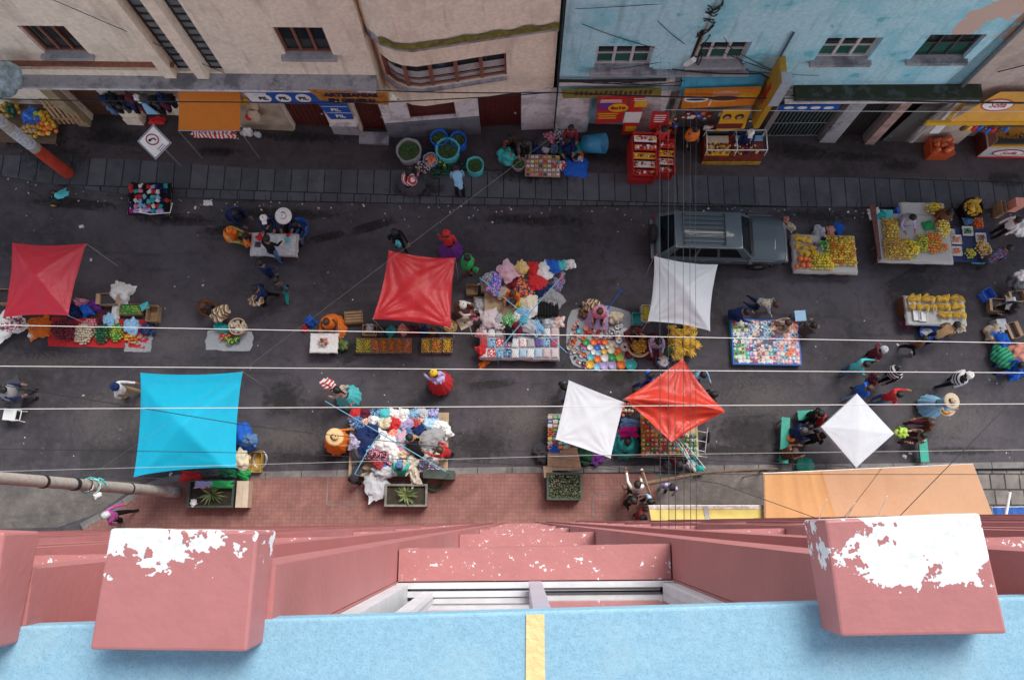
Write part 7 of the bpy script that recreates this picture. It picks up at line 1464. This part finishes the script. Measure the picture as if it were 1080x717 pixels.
for (x, y, c, w, hh) in ((259, 108, 'yellow', .4, 2.2), (266, 111, 'beige', .6, 2.0), (262, 124, 'red', .3, 1.6), (268, 122, 'beige', .6, 1.6), (262, 139, 'white', .5, .4), (272, 142, 'silver', .35, .4), (257, 141, 'white', .3, .4)): q = MB(); q.ball((0, 0, 0), w / 2, C(c), 2, (.8, .4, 1.1), jit=.4); q.tube([(0, 0, w * .5), (0, .02, w * .5 + .25)], .01, STEEL, 5); one('hanging_bag', f'{c} bag hung beside the orange awning', 'bag', q, frame(x, y, hh), 'bags hung beside the orange awning')
for i in range(26): c = R.choice(['black', 'navy', 'black', 'dark grey', 'dark grey', 'denim blue', 'black', 'maroon', 'white']); x = 111 + i * 2.9 + R.uniform(-1, 1); q = MB(); q.ball((0, 0, 0), R.uniform(.16, .24), C(c), 2, (R.uniform(.5, .9), .5, R.uniform(1.0, 1.7)), jit=.6); q.tube([(0, 0, .3), (0, 0, .5)], .01, STEEL, 4); one('hanging_garment', f'{c} garment hanging in the shop left of the orange awning', 'garment', q, Matrix.Translation(A.W(A.pt(x, 104 + (i % 3) * 5, .15)[0], A.pt(x, 104 + (i % 3) * 5, .15)[1], .16) ), 'garments hanging in the shop left of the awning')
q = MB(); q.prism([V((-.07, 0, .25)), V((.07, 0, .25)), V((.20, 0, -.45)), V((-.20, 0, -.45))], (0, .05, 0), C('light blue')); one('dress', 'pale blue dress hanging over the shop front', 'dress', q, Matrix.Translation(A.W(*A.pt(155, 114, .35), .35))); garment(166, 128, .3, 'red', .6, .3, .2, rz=.1, kind='red patterned bag', cat='bag', label='red and white patterned bag on the pavement left of the awning')
# diamond road sign on a post
mm = frame(163, 150, 0, seen=2.3); root = thing('road_sign', 'white diamond road sign with a red circle and black arrow', 'sign', mm)
q = MB(); q.tube([(0, .12, .12), (0, .12, 2.2)], .03, STEEL, 7); part('post', q, root)
Ms = Matrix.Translation((0, 0, 2.3)) @ Matrix.Rotation(rad(28), 4, 'X') @ Matrix.Rotation(rad(-3), 4, 'Z'); s = .58; q = MB(); q.prism([V((0, s, 0)), V((-s, 0, 0)), V((0, -s, 0)), V((s, 0, 0))], (0, 0, .012), C('silver', 'paint')); me = q.mesh('b'); me.transform(Ms); link('plate', me, root)
q = MB(); e_ = [V((0, s, .014)), V((-s, 0, .014)), V((0, -s, .014)), V((s, 0, .014))]
for sc_, m, z in ((.95, INK, .014), (.89, WHP, .018)): q.prism([V((p.x * sc_, p.y * sc_, z)) for p in e_], (0, 0, .003), m)
me = q.mesh('b'); me.transform(Ms); link('border', me, root); RG = mat('sign ring red', (.35, .015, .02), .5)
q = MB(); q.tube([V((-.06 + .21 * math.cos(t), .08 + .17 * math.sin(t), .024)) for t in [i * math.pi / 12 for i in range(25)]], .022, RG, 6, cap=False); me = q.mesh('b'); me.transform(Ms); link('ring', me, root)
q = MB(); q.tube([(-.16, .04, .026), (-.08, .10, .026), (0, .12, .026), (.06, .06, .026)], .025, INK, 6); q.ball((-.15, .05, .026), .05, INK, 1, (1, 1, .3)); me = q.mesh('b'); me.transform(Ms); link('arrow', me, root)
for dy, wd in ((-.16, .30), (-.24, .26)):
    for k in range(5): q = MB(); q.box((k * .06 - wd / 2 + .02, 0, .022), (.032, .045, .004), INK); me = q.mesh('b'); me.transform(Ms @ Matrix.Rotation(rad(45), 4, 'Z') @ Matrix.Translation((.05, dy - .08, 0))); link('lettering', me, root)
# left market corner
for (x, y, c, l) in ((44, 127, ['yellow', 'lime'], 'yellow green mangoes'), (50, 137, ['orange', 'yellow'], 'orange and yellow papayas'), (36, 140, ['gold', 'tan'], 'golden fruit'), (12, 118, ['dark green', 'gold'], 'dark leafy produce')): fruit('fruit_heap', f'heap of {l} in the dim corner by the red pole', x, y, .5, .8, .6, .085, c, dome=.2)
bag(33, 123, .5, 'blue', .35, 'light blue bag among the fruit by the ochre pillar'); root = thing('pallet', 'wooden slatted pallet leaning on the wall beside the ochre pillar', 'pallet', Matrix.Translation(A.W(*A.pt(60, 118, .4), .4) + V((0, 0, -.5)))); 
for k in range(6): q = MB(); q.prism([V((-.45 + k * .17, 0, -.4)), V((-.35 + k * .17, 0, -.4)), V((-.35 + k * .17, .25, .9)), V((-.45 + k * .17, .25, .9))], (0, .03, 0), WOOD); part('slat', q, root)
q = MB(); q.box((0, .05, -.1), (1.0, .03, .08), WOOD); q.box((0, .18, .5), (1.0, .03, .08), WOOD); part('rail', q, root)
table('long dim fruit stall by the red pole', 0, 108, 60, 150, .48, top=DWOOD)
# more small goods in front of the far shops
for i, (x, y, c, r) in enumerate(((571, 150, 'dark grey', .28), (580, 146, 'maroon', .26), (566, 158, 'navy', .22), (590, 143, 'black', .26), (543, 157, 'dark grey', .22), (585, 157, 'denim blue', .2), (604, 160, 'teal', .16), (612, 168, 'white', .12), (575, 158, 'silver', .16))): bag(x, y, .13, c, r, f'{c} bundle heaped behind the tray of small shoes', 'bundles heaped behind the tray of small shoes', m=PRINT(c) if i % 2 else C(c), knot=i % 3 == 0)
for i in range(26):
    c = R.choice(['orange', 'red', 'yellow', 'maroon', 'white', 'salmon', 'blue', 'dark red', 'brown']); x = 700 + i * 3.9; s_ = Cc.pt(x, 118, .3)[0]; q = MB(); q.box((0, 0, 0), (R.uniform(.12, .3), .05, R.uniform(.15, .45)), C(c, 'plastic')); q.box((0, -.03, .02), (.1, .01, .08), C(R.choice(['white', 'yellow', 'cream']), 'plastic'))
    one('hanging_packet', f'{c} packet hung in the shop doorway under the orange fast food sign', 'packet', q, Matrix.Translation(Cc.W(s_, R.uniform(.9, 2.0) - .02 * i, .25)), 'packets hung in the doorway under the fast food sign')
for i in range(9):
    c = R.choice(['red', 'yellow', 'orange', 'white', 'blue', 'brown']); x = 1032 + i * 6; q = MB(); q.ball((0, 0, 0), .13, C(c, 'plastic'), 2, (.8, .5, 1.2), jit=.4); one('hanging_bag', f'{c} snack bag hanging under the sloping orange awning', 'bag', q, Matrix.Translation(Cc.W(Cc.pt(x, 118, .6)[0], 1.25 + R.uniform(-.1, .15), .7)), 'snack bags hanging under the orange awning')
# ================================================================ OFF-ROAD CAR
def car():
    a, b = G(688, 252, .6), G(824, 252, .6); L = (b - a).length; ctr = (a + b) / 2
    y0 = G(760, 281, .35).y; W = 1.78; cy = y0 + W / 2
    root = thing('parked_car', 'dark blue grey off-road car with a roof rack parked against the far kerb', 'car', Matrix.Translation((ctr.x, cy, gz(ctr.x))) @ TILT)
    BODY = mat('blue grey car paint', (.085, .115, .135), .45, .06, 2, metal=.15, spec=.4, coat=.15); SIDE = BODY; BLK = mat('black trim', (.012, .013, .015), .45, .1); GL = mat('car glass', (.006, .008, .010), .12, .05, 2, spec=.25); CHR = mat('dull chrome', (.22, .23, .25), .5, .1, 3, metal=.4)
    hx = L / 2
    # lower body: loft of cross sections from rear to front (x, half width, z low, z top, half width top)
    S = [(-hx, .78, .55, 1.00, .74), (-hx + .06, .86, .45, 1.06, .80), (-hx + .5, .89, .42, 1.10, .83), (.0, .89, .42, 1.10, .84), (.75, .89, .42, 1.10, .84), (1.0, .89, .42, 1.09, .83), (hx - .5, .87, .45, 1.02, .80), (hx - .12, .83, .45, .96, .74), (hx - .02, .76, .5, .84, .68), (hx, .70, .55, .74, .64)]
    vs = []; q = MB()
    for x, w, zl_, zt_, wt in S: vs += [V((x, -w * .94, zl_)), V((x, -w, zl_ + .15)), V((x, -w, zt_ - .16)), V((x, -wt, zt_ - .02)), V((x, -wt * .6, zt_ + .02)), V((x, 0, zt_ + .03)), V((x, wt * .6, zt_ + .02)), V((x, wt, zt_ - .02)), V((x, w, zt_ - .16)), V((x, w, zl_ + .15)), V((x, w * .94, zl_))]
    n = 11; q.add(vs, [(i * n + j, i * n + (j + 1) % n, (i + 1) * n + (j + 1) % n, (i + 1) * n + j) for i in range(len(S) - 1) for j in range(n)], BODY, True)
    q.add(vs[:n], [tuple(range(n))], BODY); q.add(vs[-n:], [tuple(range(n - 1, -1, -1))], BODY); o = part('body', q, root)
    # cabin
    x0, x1, xa, xb = -hx + .10, 1.02, -hx + .52, .45; zb, zt = 1.09, 1.74; wb, wt = .83, .66
    cab = [V((x0, -wb, zb)), V((x1, -wb, zb)), V((x1, wb, zb)), V((x0, wb, zb)), V((xa, -wt, zt)), V((xb, -wt, zt)), V((xb, wt, zt)), V((xa, wt, zt))]
    q = MB(); q.add(cab, [(0, 1, 5, 4), (1, 2, 6, 5), (2, 3, 7, 6), (3, 0, 4, 7)], BODY); o = part('cabin', q, root)
    q = MB(); q.grid(lambda u, v: V((xa - .02 + (xb - xa + .04) * u, -wt - .02 + (2 * wt + .04) * v, zt + .035 * (1 - (2 * v - 1) ** 4) * (1 - (2 * u - 1) ** 8) )), 14, 14, BODY); q.prism([V((xa - .02, -wt - .02, zt - .04)), V((xb + .02, -wt - .02, zt - .04)), V((xb + .02, wt + .02, zt - .04)), V((xa - .02, wt + .02, zt - .04))], (0, 0, .042), BODY); rf = part('roof', q, root)
    def face(ids, us, vs_, nm, m=GL, off=.012):
        p = [cab[i] for i in ids]; nrm = (p[1] - p[0]).cross(p[3] - p[0]).normalized()
        f = lambda u, v: (p[0].lerp(p[1], u)).lerp(p[3].lerp(p[2], u), v) + nrm * off
        q = MB(); q.add([f(us[0], vs_[0]), f(us[1], vs_[0]), f(us[2] if len(us) > 2 else us[1], vs_[1]), f(us[3] if len(us) > 2 else us[0], vs_[1])], [(0, 1, 2, 3)], m); return part(nm, q, root)
    for ids, sw in (((0, 1, 5, 4), 0), ((3, 2, 6, 7), 0)):
        for u0, u1 in ((.08, .35), (.39, .62), (.655, .90)): face(ids, (u0, u1), (.12, .86), 'side_window', off=.012 if ids[0] == 0 else -.012)
    face((1, 2, 6, 5), (.06, .94), (.08, .92), 'windscreen'); face((3, 0, 4, 7), (.08, .92), (.06, .94), 'rear_window')
    q = MB()
    for k in range(7): y = -.52 + k * .165; q.tube([(xa + .25, y, zt + .11), (xb - .62, y, zt + .11)], .014, BLK, 6)
    for x in (xa + .25, xb - .62): q.tube([(x, -.60, zt + .10), (x, .60, zt + .10)], .02, BLK, 6)
    for x in (xa + .3, xb - .66):
        for y in (-.56, .56): q.tube([(x, y, zt - .01), (x, y, zt + .1)], .016, BLK, 6)
    part('roof_rack', q, root)
    for x, s in ((-hx - .05, 1), (hx + .03, -1)): q = MB(); q.box((x + .0, 0, .55), (.16, 1.6, .2), BLK); q.box((x - .03 * s, 0, .665), (.12, 1.5, .025), CHR); part('bumper', q, root)
    for y in (-.58, .58): q = MB(); q.box((hx - .005, y, .73), (.03, .26, .14), mat('headlight glass', (.5, .52, .54), .15, .05)); part('headlight', q, root)
    for y in (-.74, .74): q = MB(); q.box((-hx - .01, y, .85), (.03, .1, .3), mat('tail light', (.35, .01, .01), .3)); part('tail_light', q, root)
    q = MB(); q.lathe([(.001, .10), (.20, .10), (.33, .08), (.35, 0), (.33, -.08), (.001, -.08)], RUBBER, n=24); me = q.mesh('w'); me.transform(Matrix.Translation((-hx - .13, .1, .95)) @ Matrix.Rotation(rad(90), 4, 'Y')); link('spare_wheel', me, root)
    for y in (-.60, .60): q = MB(); q.tube([(1.03, y - .02, zb + .03), (.82, y * .55, zb + .28)], .012, BLK, 5); part('wiper', q, root)
    for s in (-1, 1):
        q = MB(); q.box((.92, s * .97, 1.12), (.10, .18, .13), BLK); q.box((.868, s * .97, 1.12), (.008, .15, .10), CHR); part('mirror', q, root)
        for x in (.15, -.75): q = MB(); q.box((x, s * .905, .95), (.16, .02, .03), CHR); part('handle', q, root)
        q = MB(); q.box((-.1, s * .90, .62), (3.0, .03, .07), BLK); q.box((-.1, s * .885, 1.035), (L - .9, .012, .02), CHR); part('side_trim', q, root)
        for x in (-hx + .95, hx - .9):
            wv = MB(); wv.lathe([(.20, -.11), (.33, -.12), (.36, -.06), (.36, .06), (.33, .12), (.20, .11)], RUBBER, n=26); Mx = Matrix.Translation((x, s * .80, .36)) @ Matrix.Rotation(rad(90), 4, 'X'); me = wv.mesh('wheel'); me.transform(Mx); w = link('wheel', me, root)
            wv = MB(); wv.lathe([(.001, -.09), (.10, -.10), (.20, -.08), (.20, .08), (.10, .10), (.001, .09)], CHR, n=18); me = wv.mesh('rim'); me.transform(Mx); link('rim', me, w)
            q = MB(); q.tube([V((x + .44 * math.cos(t), s * .885, .40 + .42 * math.sin(t))) for t in [i * math.pi / 10 for i in range(11)]], .045, BLK, 6); part('wheel_arch', q, root)
    q = MB(); q.box((hx - .9, 0, 1.035), (.9, .9, .02), BODY); part('bonnet_bulge', q, root).modifiers.new('b', 'BEVEL').width = .01
    q = MB(); q.box((1.06, 0, 1.115), (.12, 1.45, .012), BLK); part('cowl', q, root)
car()
# ================================================================ POLES AND WIRES
CONP = plaster('concrete pole', (.38, .34, .30), (.20, .18, .16), amt=.4, scale=3); WIRE = mat('black cable', (.012, .012, .014), .6, .05); WW = mat('white cable', (.62, .62, .60), .5, .05)
def pole(label, bx, by, h, r0, r1, m, bands=(), name='utility_pole'):
    p = G(bx, by, .12); p = V((p.x, p.y, gz(p.x) + .1)); root = thing(name, label, 'pole', Matrix.Translation(p)); q = MB(); q.tube([(0, 0, 0), (0, 0, h * .5), (0, 0, h)], [r0, (r0 + r1) / 2, r1], m, 16); part('shaft', q, root)
    for z0, z1, mm_, dr in bands: q = MB(); k = lambda z: r0 + (r1 - r0) * z / h + dr; q.tube([(0, 0, z0), (0, 0, z1)], [k(z0), k(z1)], mm_, 16, cap=True); part('band', q, root)
    return root
pl = pole('thick grey concrete pole beside the turquoise canopy', 186, 519, 11.5, .17, .13, CONP, ((.05, .9, mat('peeling white wrap', (.45, .45, .46), .8, .4, 9), .008), (6.2, 6.35, WIRE, .02), (7.6, 7.7, WIRE, .02), (3.3, 3.35, WIRE, .02)))
q = MB()
for k in range(9): q.tube([V(((.17 + R.uniform(0, .08)) * math.cos(t + k), (.17 + R.uniform(0, .05)) * math.sin(t + k), 5.0 + .06 * k + .06 * t)) for t in [i * .5 for i in range(12)]], .016, C(R.choice(['teal', 'black', 'dark grey', 'white']), 'paint'), 5)
part('cable_tangle', q, pl)
tp = pole('pole with an orange red foot and posted bills on the far pavement', 72, 183, 9, .20, .15, CONP, ((.02, 2.0, mat('orange red pole paint', (.42, .045, .02), .6, .3, 4), .012), (2.3, 3.4, mat('posted bills', (.42, .46, .50), .7, .5, 12), .01), (3.8, 5.0, mat('torn posters', (.38, .40, .44), .7, .5, 9), .01)))
q = MB(); q.ball((0, 0, 0), .55, mat('crumpled clear plastic', (.28, .38, .42), .25, .5, 6), 3, (1, 1, .8), jit=.4); one('plastic_bundle', 'big pale blue plastic bundle hanging at the upper left', 'bundle', q, Matrix.Translation(A.W(*A.pt(3, 84, .9), .9)))
cp = pole('thin dark pole wrapped in tangled cables against the blue building', 702, 140, 8.4, .10, .08, CONP)
q = MB(); 
for k in range(16):
    z = 3.6 + R.random() * 4.4; a = R.uniform(0, 6.3); pts_ = [V(((.12 + R.uniform(0, .16)) * math.cos(a + t), (.10 + R.uniform(0, .14)) * math.sin(a + t), z + .25 * math.sin(t * .7 + k) + .12 * t)) for t in [i * .6 for i in range(10)]]; q.tube(pts_, .022, WIRE, 5)
for k in range(7): a = R.uniform(0, 6.3); q.tube([V((.14 * math.cos(a + t * .1), .13 * math.sin(a + t * .1), 3.0 + t * .42)) for t in range(10)], .022, WIRE, 5)
part('cable_tangle', q, cp); q = MB(); q.tube([(-.22, -.1, 4.9), (-.05, -.2, 5.35)], .09, WHP, 10); part('junction_box', q, cp)
def wire(label, pts, r=.014, m=WIRE, sag=.25, group=None):
    q = MB(); out = []
    for a, b in zip(pts, pts[1:]):
        L = (b - a).length
        for i in range(13): t = i / 12; p = a.lerp(b, t); out.append(p - V((0, 0, sag * 4 * t * (1 - t) * L / 20))) if not (out and i == 0) else None
    q.tube(out, r, m, 6); return one('overhead_cable', label, 'cable', q, Matrix.Identity(4), group)
ZC = 13.0
for i, (yl, yr) in enumerate(((342, 361), (385.5, 392.5), (431, 425.5))): wire(('upper', 'middle', 'lower')[i] + ' of the three long white cables over the market', [ZP(-1100, yl - (yr - yl) * 1.0, ZC), ZP(2200, yr + (yr - yl) * 1.04, ZC)], .0075, WW, .02, 'long white cables over the market')
top = V((cp.location.x, cp.location.y, cp.location.z + 8.1))
for i, (x, hz) in enumerate(((697, 0), (706, .1), (713, .2), (722, .3), (729, -.2), (735, .05))): wire('thin dark cable running from the cable pole across to the pink building', [Cc.W(Cc.pt(x, 60 + i * 5, .7)[0], Cc.pt(x, 60 + i * 5, .7)[1], .7), ZP(x, 655, 22 - i * .3)], .0035, WIRE, .1, 'thin cables crossing to the pink building')
for lab, a, b, s in (('dark cable sagging along the cream building', A.W(-8, 4.95, .5), A.W(14, 4.55, .5), .3), ('second dark cable along the cream building', A.W(-8, 4.6, .8), A.W(14.2, 4.3, .8), .2)): wire(lab, [a, b, FB.W(6.0, 3.75, .6), Cc.W(8.5, 3.55, .7), Cc.W(22, 3.3, .8)], .02, WIRE, s)
for i in range(7): wire('black cable strung from the cable pole to the far facades', [top + V((R.uniform(-.2, .2), 0, -R.uniform(0, 3.5))), (Cc.W(R.uniform(.2, 3), R.uniform(3.9, 7.5), .1) if i % 2 else Cc.W(R.uniform(6.2, 9), R.uniform(3.7, 4.2), .1))], .012, WIRE, .9, 'black cables from the cable pole')
for i in range(3): wire('loose black cable hanging along the blue and white walls', [Cc.W(.1 + i, 3.9 - .08 * i, .16), Cc.W(3.3 + i * .9, 3.95 - .1 * i, .2)], .016, WIRE, 1.6, 'loose black cables on the blue and white walls')
wire('thick black cable bundle along the white shop wall', [Cc.W(.0, 3.80, .14), Cc.W(3.6, 3.86, .16)], .06, WIRE, .25); wire('thin white cable along the front of the blue building', [Cc.W(3.6, 3.2, .9), Cc.W(26, 2.9, .9)], .01, WW, .1)
wire('dark cable looping below the windows of the blue building', [Cc.W(3.7, 4.4, .1), Cc.W(6.6, 4.35, .25), Cc.W(7.6, 3.5, .1)], .025, WIRE, .8); wire('cable running up the joint of the curved and blue buildings', [Cc.W(.0, .4, .12), Cc.W(.0, 9, .12)], .03, WIRE, 0)
ptop = V((pl.location.x, pl.location.y, pl.location.z + 6)); wire('dark cable from the concrete pole across the turquoise canopy', [V((-22, 4.7, 9)), ZP(257, 448, 8), ZP(470, 472, 7), ZP(900, 492, 6)], .010, WIRE, .1)
wire('long thin grey cable slanting over the dark road', [ZP(20, 552, 7), ZP(230, 410, 7), top + V((0, 0, -.8))], .003, mat('grey cable', (.16, .16, .17), .6), .08)
wire('thin cable slanting up from the orange tarpaulin', [ZP(945, 548, 8), ZP(1085, 405, 8), ZP(1300, 180, 8)], .010, WIRE, .05); wire('long thin cable above the near kerb', [ZP(-300, 505, 7), ZP(620, 480, 7), ZP(1400, 470, 7)], .004, WW, .02); wire('dark slack cable over the orange tarpaulin', [ZP(570, 480, 7), ZP(760, 510, 7), ZP(900, 560, 7)], .009, WIRE, .1); wire('second long thin cable over the orange tarpaulin', [ZP(-200, 470, 6.5), ZP(300, 478, 6.5), ZP(760, 500, 6.5), ZP(1300, 500, 6.5)], .008, WIRE, .05)
wire('thin wire fastened to the blue wall above the first window', [Cc.W(0.3, 7.6, .1), top], .010, WIRE, .2); wire('loop of cable on the brown building', [Cc.W(14.5, 4.1, .1), Cc.W(17, 5.8, .1), Cc.W(20, 6.8, .1)], .02, WIRE, .4)
wire('thin wire hanging over the upper wall of the cream building', [A.W(9.4, 4.8, .1), A.W(5.8, 8.6, .1)], .012, WIRE, .05)
# ================================================================ LITTER
q = MB(); cols = [C(c, 'paint') for c in ('white', 'cream', 'dark grey', 'tan', 'turquoise', 'grey', 'beige')]
for i in range(420):
    x = R.uniform(-19, 21); y = fk_y(x) - abs(R.gauss(0, .28)) - .02; s = R.uniform(.012, .045); a = R.uniform(0, 3); p = V((x, y, gz(x) + .012 + R.random() * .02)); u = V((math.cos(a), math.sin(a), R.uniform(-.3, .3))) * s; v = V((-math.sin(a), math.cos(a), R.uniform(-.3, .3))) * s * R.uniform(.4, 1); q.add([p - u - v, p + u - v * .6, p + u + v, p - u * .7 + v], [(0, 1, 2, 3)], R.choice(cols + [mat('leaf litter', (.05, .035, .02))] * 9))
one('gutter_litter', 'scattered leaves and scraps along the foot of the far kerb', 'litter', q, Matrix.Identity(4), None, 'stuff')
q = MB()
for i in range(160):
    px_, py_ = R.uniform(-20, 1100), R.uniform(225, 488); p = G(px_, py_, .012); s = R.uniform(.008, .024); a = R.uniform(0, 3); u = V((math.cos(a), math.sin(a), .1)) * s; v = V((-math.sin(a), math.cos(a), .1)) * s; q.add([p - u - v, p + u - v * .6, p + u + v, p - u * .7 + v], [(0, 1, 2, 3)], R.choice(cols))
one('road_litter', 'tiny scraps strewn over the open road', 'litter', q, Matrix.Identity(4), None, 'stuff')
for x, y, w in ((86, 239, .16), (219, 214, .3), (206, 219, .12), (96, 274, .10), (201, 166, .12), (88, 417, .08), (103, 522, .25), (214, 301, .08), (505, 300, .1), (318, 545, .1), (954, 481, .15), (960, 478, .12), (180, 500, .12)): one('paper_scrap', 'crumpled white paper scrap lying on the ground', 'litter', heap_mesh('white', w, w * .7, .05), frame(x, y, .01, R.uniform(0, 3), True), 'crumpled white paper scraps')
# a metal access cover and a frame set into the red pavement
for (x0, y0, x1, y1, l) in ((345, 502, 377, 532, 'large square access cover in the red pavement'), (625, 522, 648, 544, 'small rectangular access cover in the red pavement')):
    w, d, M_ = rect(x0, y0, x1, y1, .13); q = MB(); q.box((0, 0, .125), (w, d, .008), REDT); 
    for a in (-1, 1): q.box((a * w / 2, 0, .128), (.03, d, .012), KERBM); q.box((0, a * d / 2, .128), (w - .04, .03, .010), KERBM)
    one('access_cover', l, 'cover', q, M_)
# ================================================================ CAMERA, LIGHT, RENDER
cam = bpy.data.cameras.new('camera'); co = bpy.data.objects.new('camera', cam); COLL.objects.link(co)
co.matrix_world = Matrix(((Xc.x, Xc.y, Xc.z, 0), (Yc.x, Yc.y, Yc.z, 0), (Zc.x, Zc.y, Zc.z, H), (0, 0, 0, 1)))
cam.sensor_fit = 'HORIZONTAL'; cam.sensor_width = 36; cam.lens = 28.0; cam.clip_end = 600; cam.clip_start = .05; scene.camera = co
wd = bpy.data.worlds.new('World'); scene.world = wd; wd.use_nodes = True; nt = wd.node_tree; sk = nt.nodes.new('ShaderNodeTexSky'); sk.sky_type = 'NISHITA'; sk.sun_disc = False
SD = V(SUNDIR).normalized(); el = math.asin(SD.z); sk.sun_elevation = el; sk.sun_rotation = math.atan2(SD.x, SD.y); sk.air_density = 1.0; sk.dust_density = 3.0; sk.altitude = 3600
bw = nt.nodes.new('ShaderNodeRGBToBW'); nt.links.new(sk.outputs[0], bw.inputs[0]); nt.links.new(mixc(nt, .78, sk.outputs[0], bw.outputs[0]), nt.nodes['Background'].inputs['Color']); nt.nodes['Background'].inputs['Strength'].default_value = SKYS
sl_ = bpy.data.lights.new('sun', 'SUN'); sl_.energy = SUNS; sl_.angle = rad(SUNA); sl_.color = (1.0, .95, .88); so = bpy.data.objects.new('sun', sl_); COLL.objects.link(so); so.rotation_euler = SD.to_track_quat('Z', 'Y').to_euler()
scene.view_settings.view_transform = 'Standard'; scene.view_settings.look = 'None'; scene.view_settings.exposure = EXPO; scene.view_settings.gamma = 1
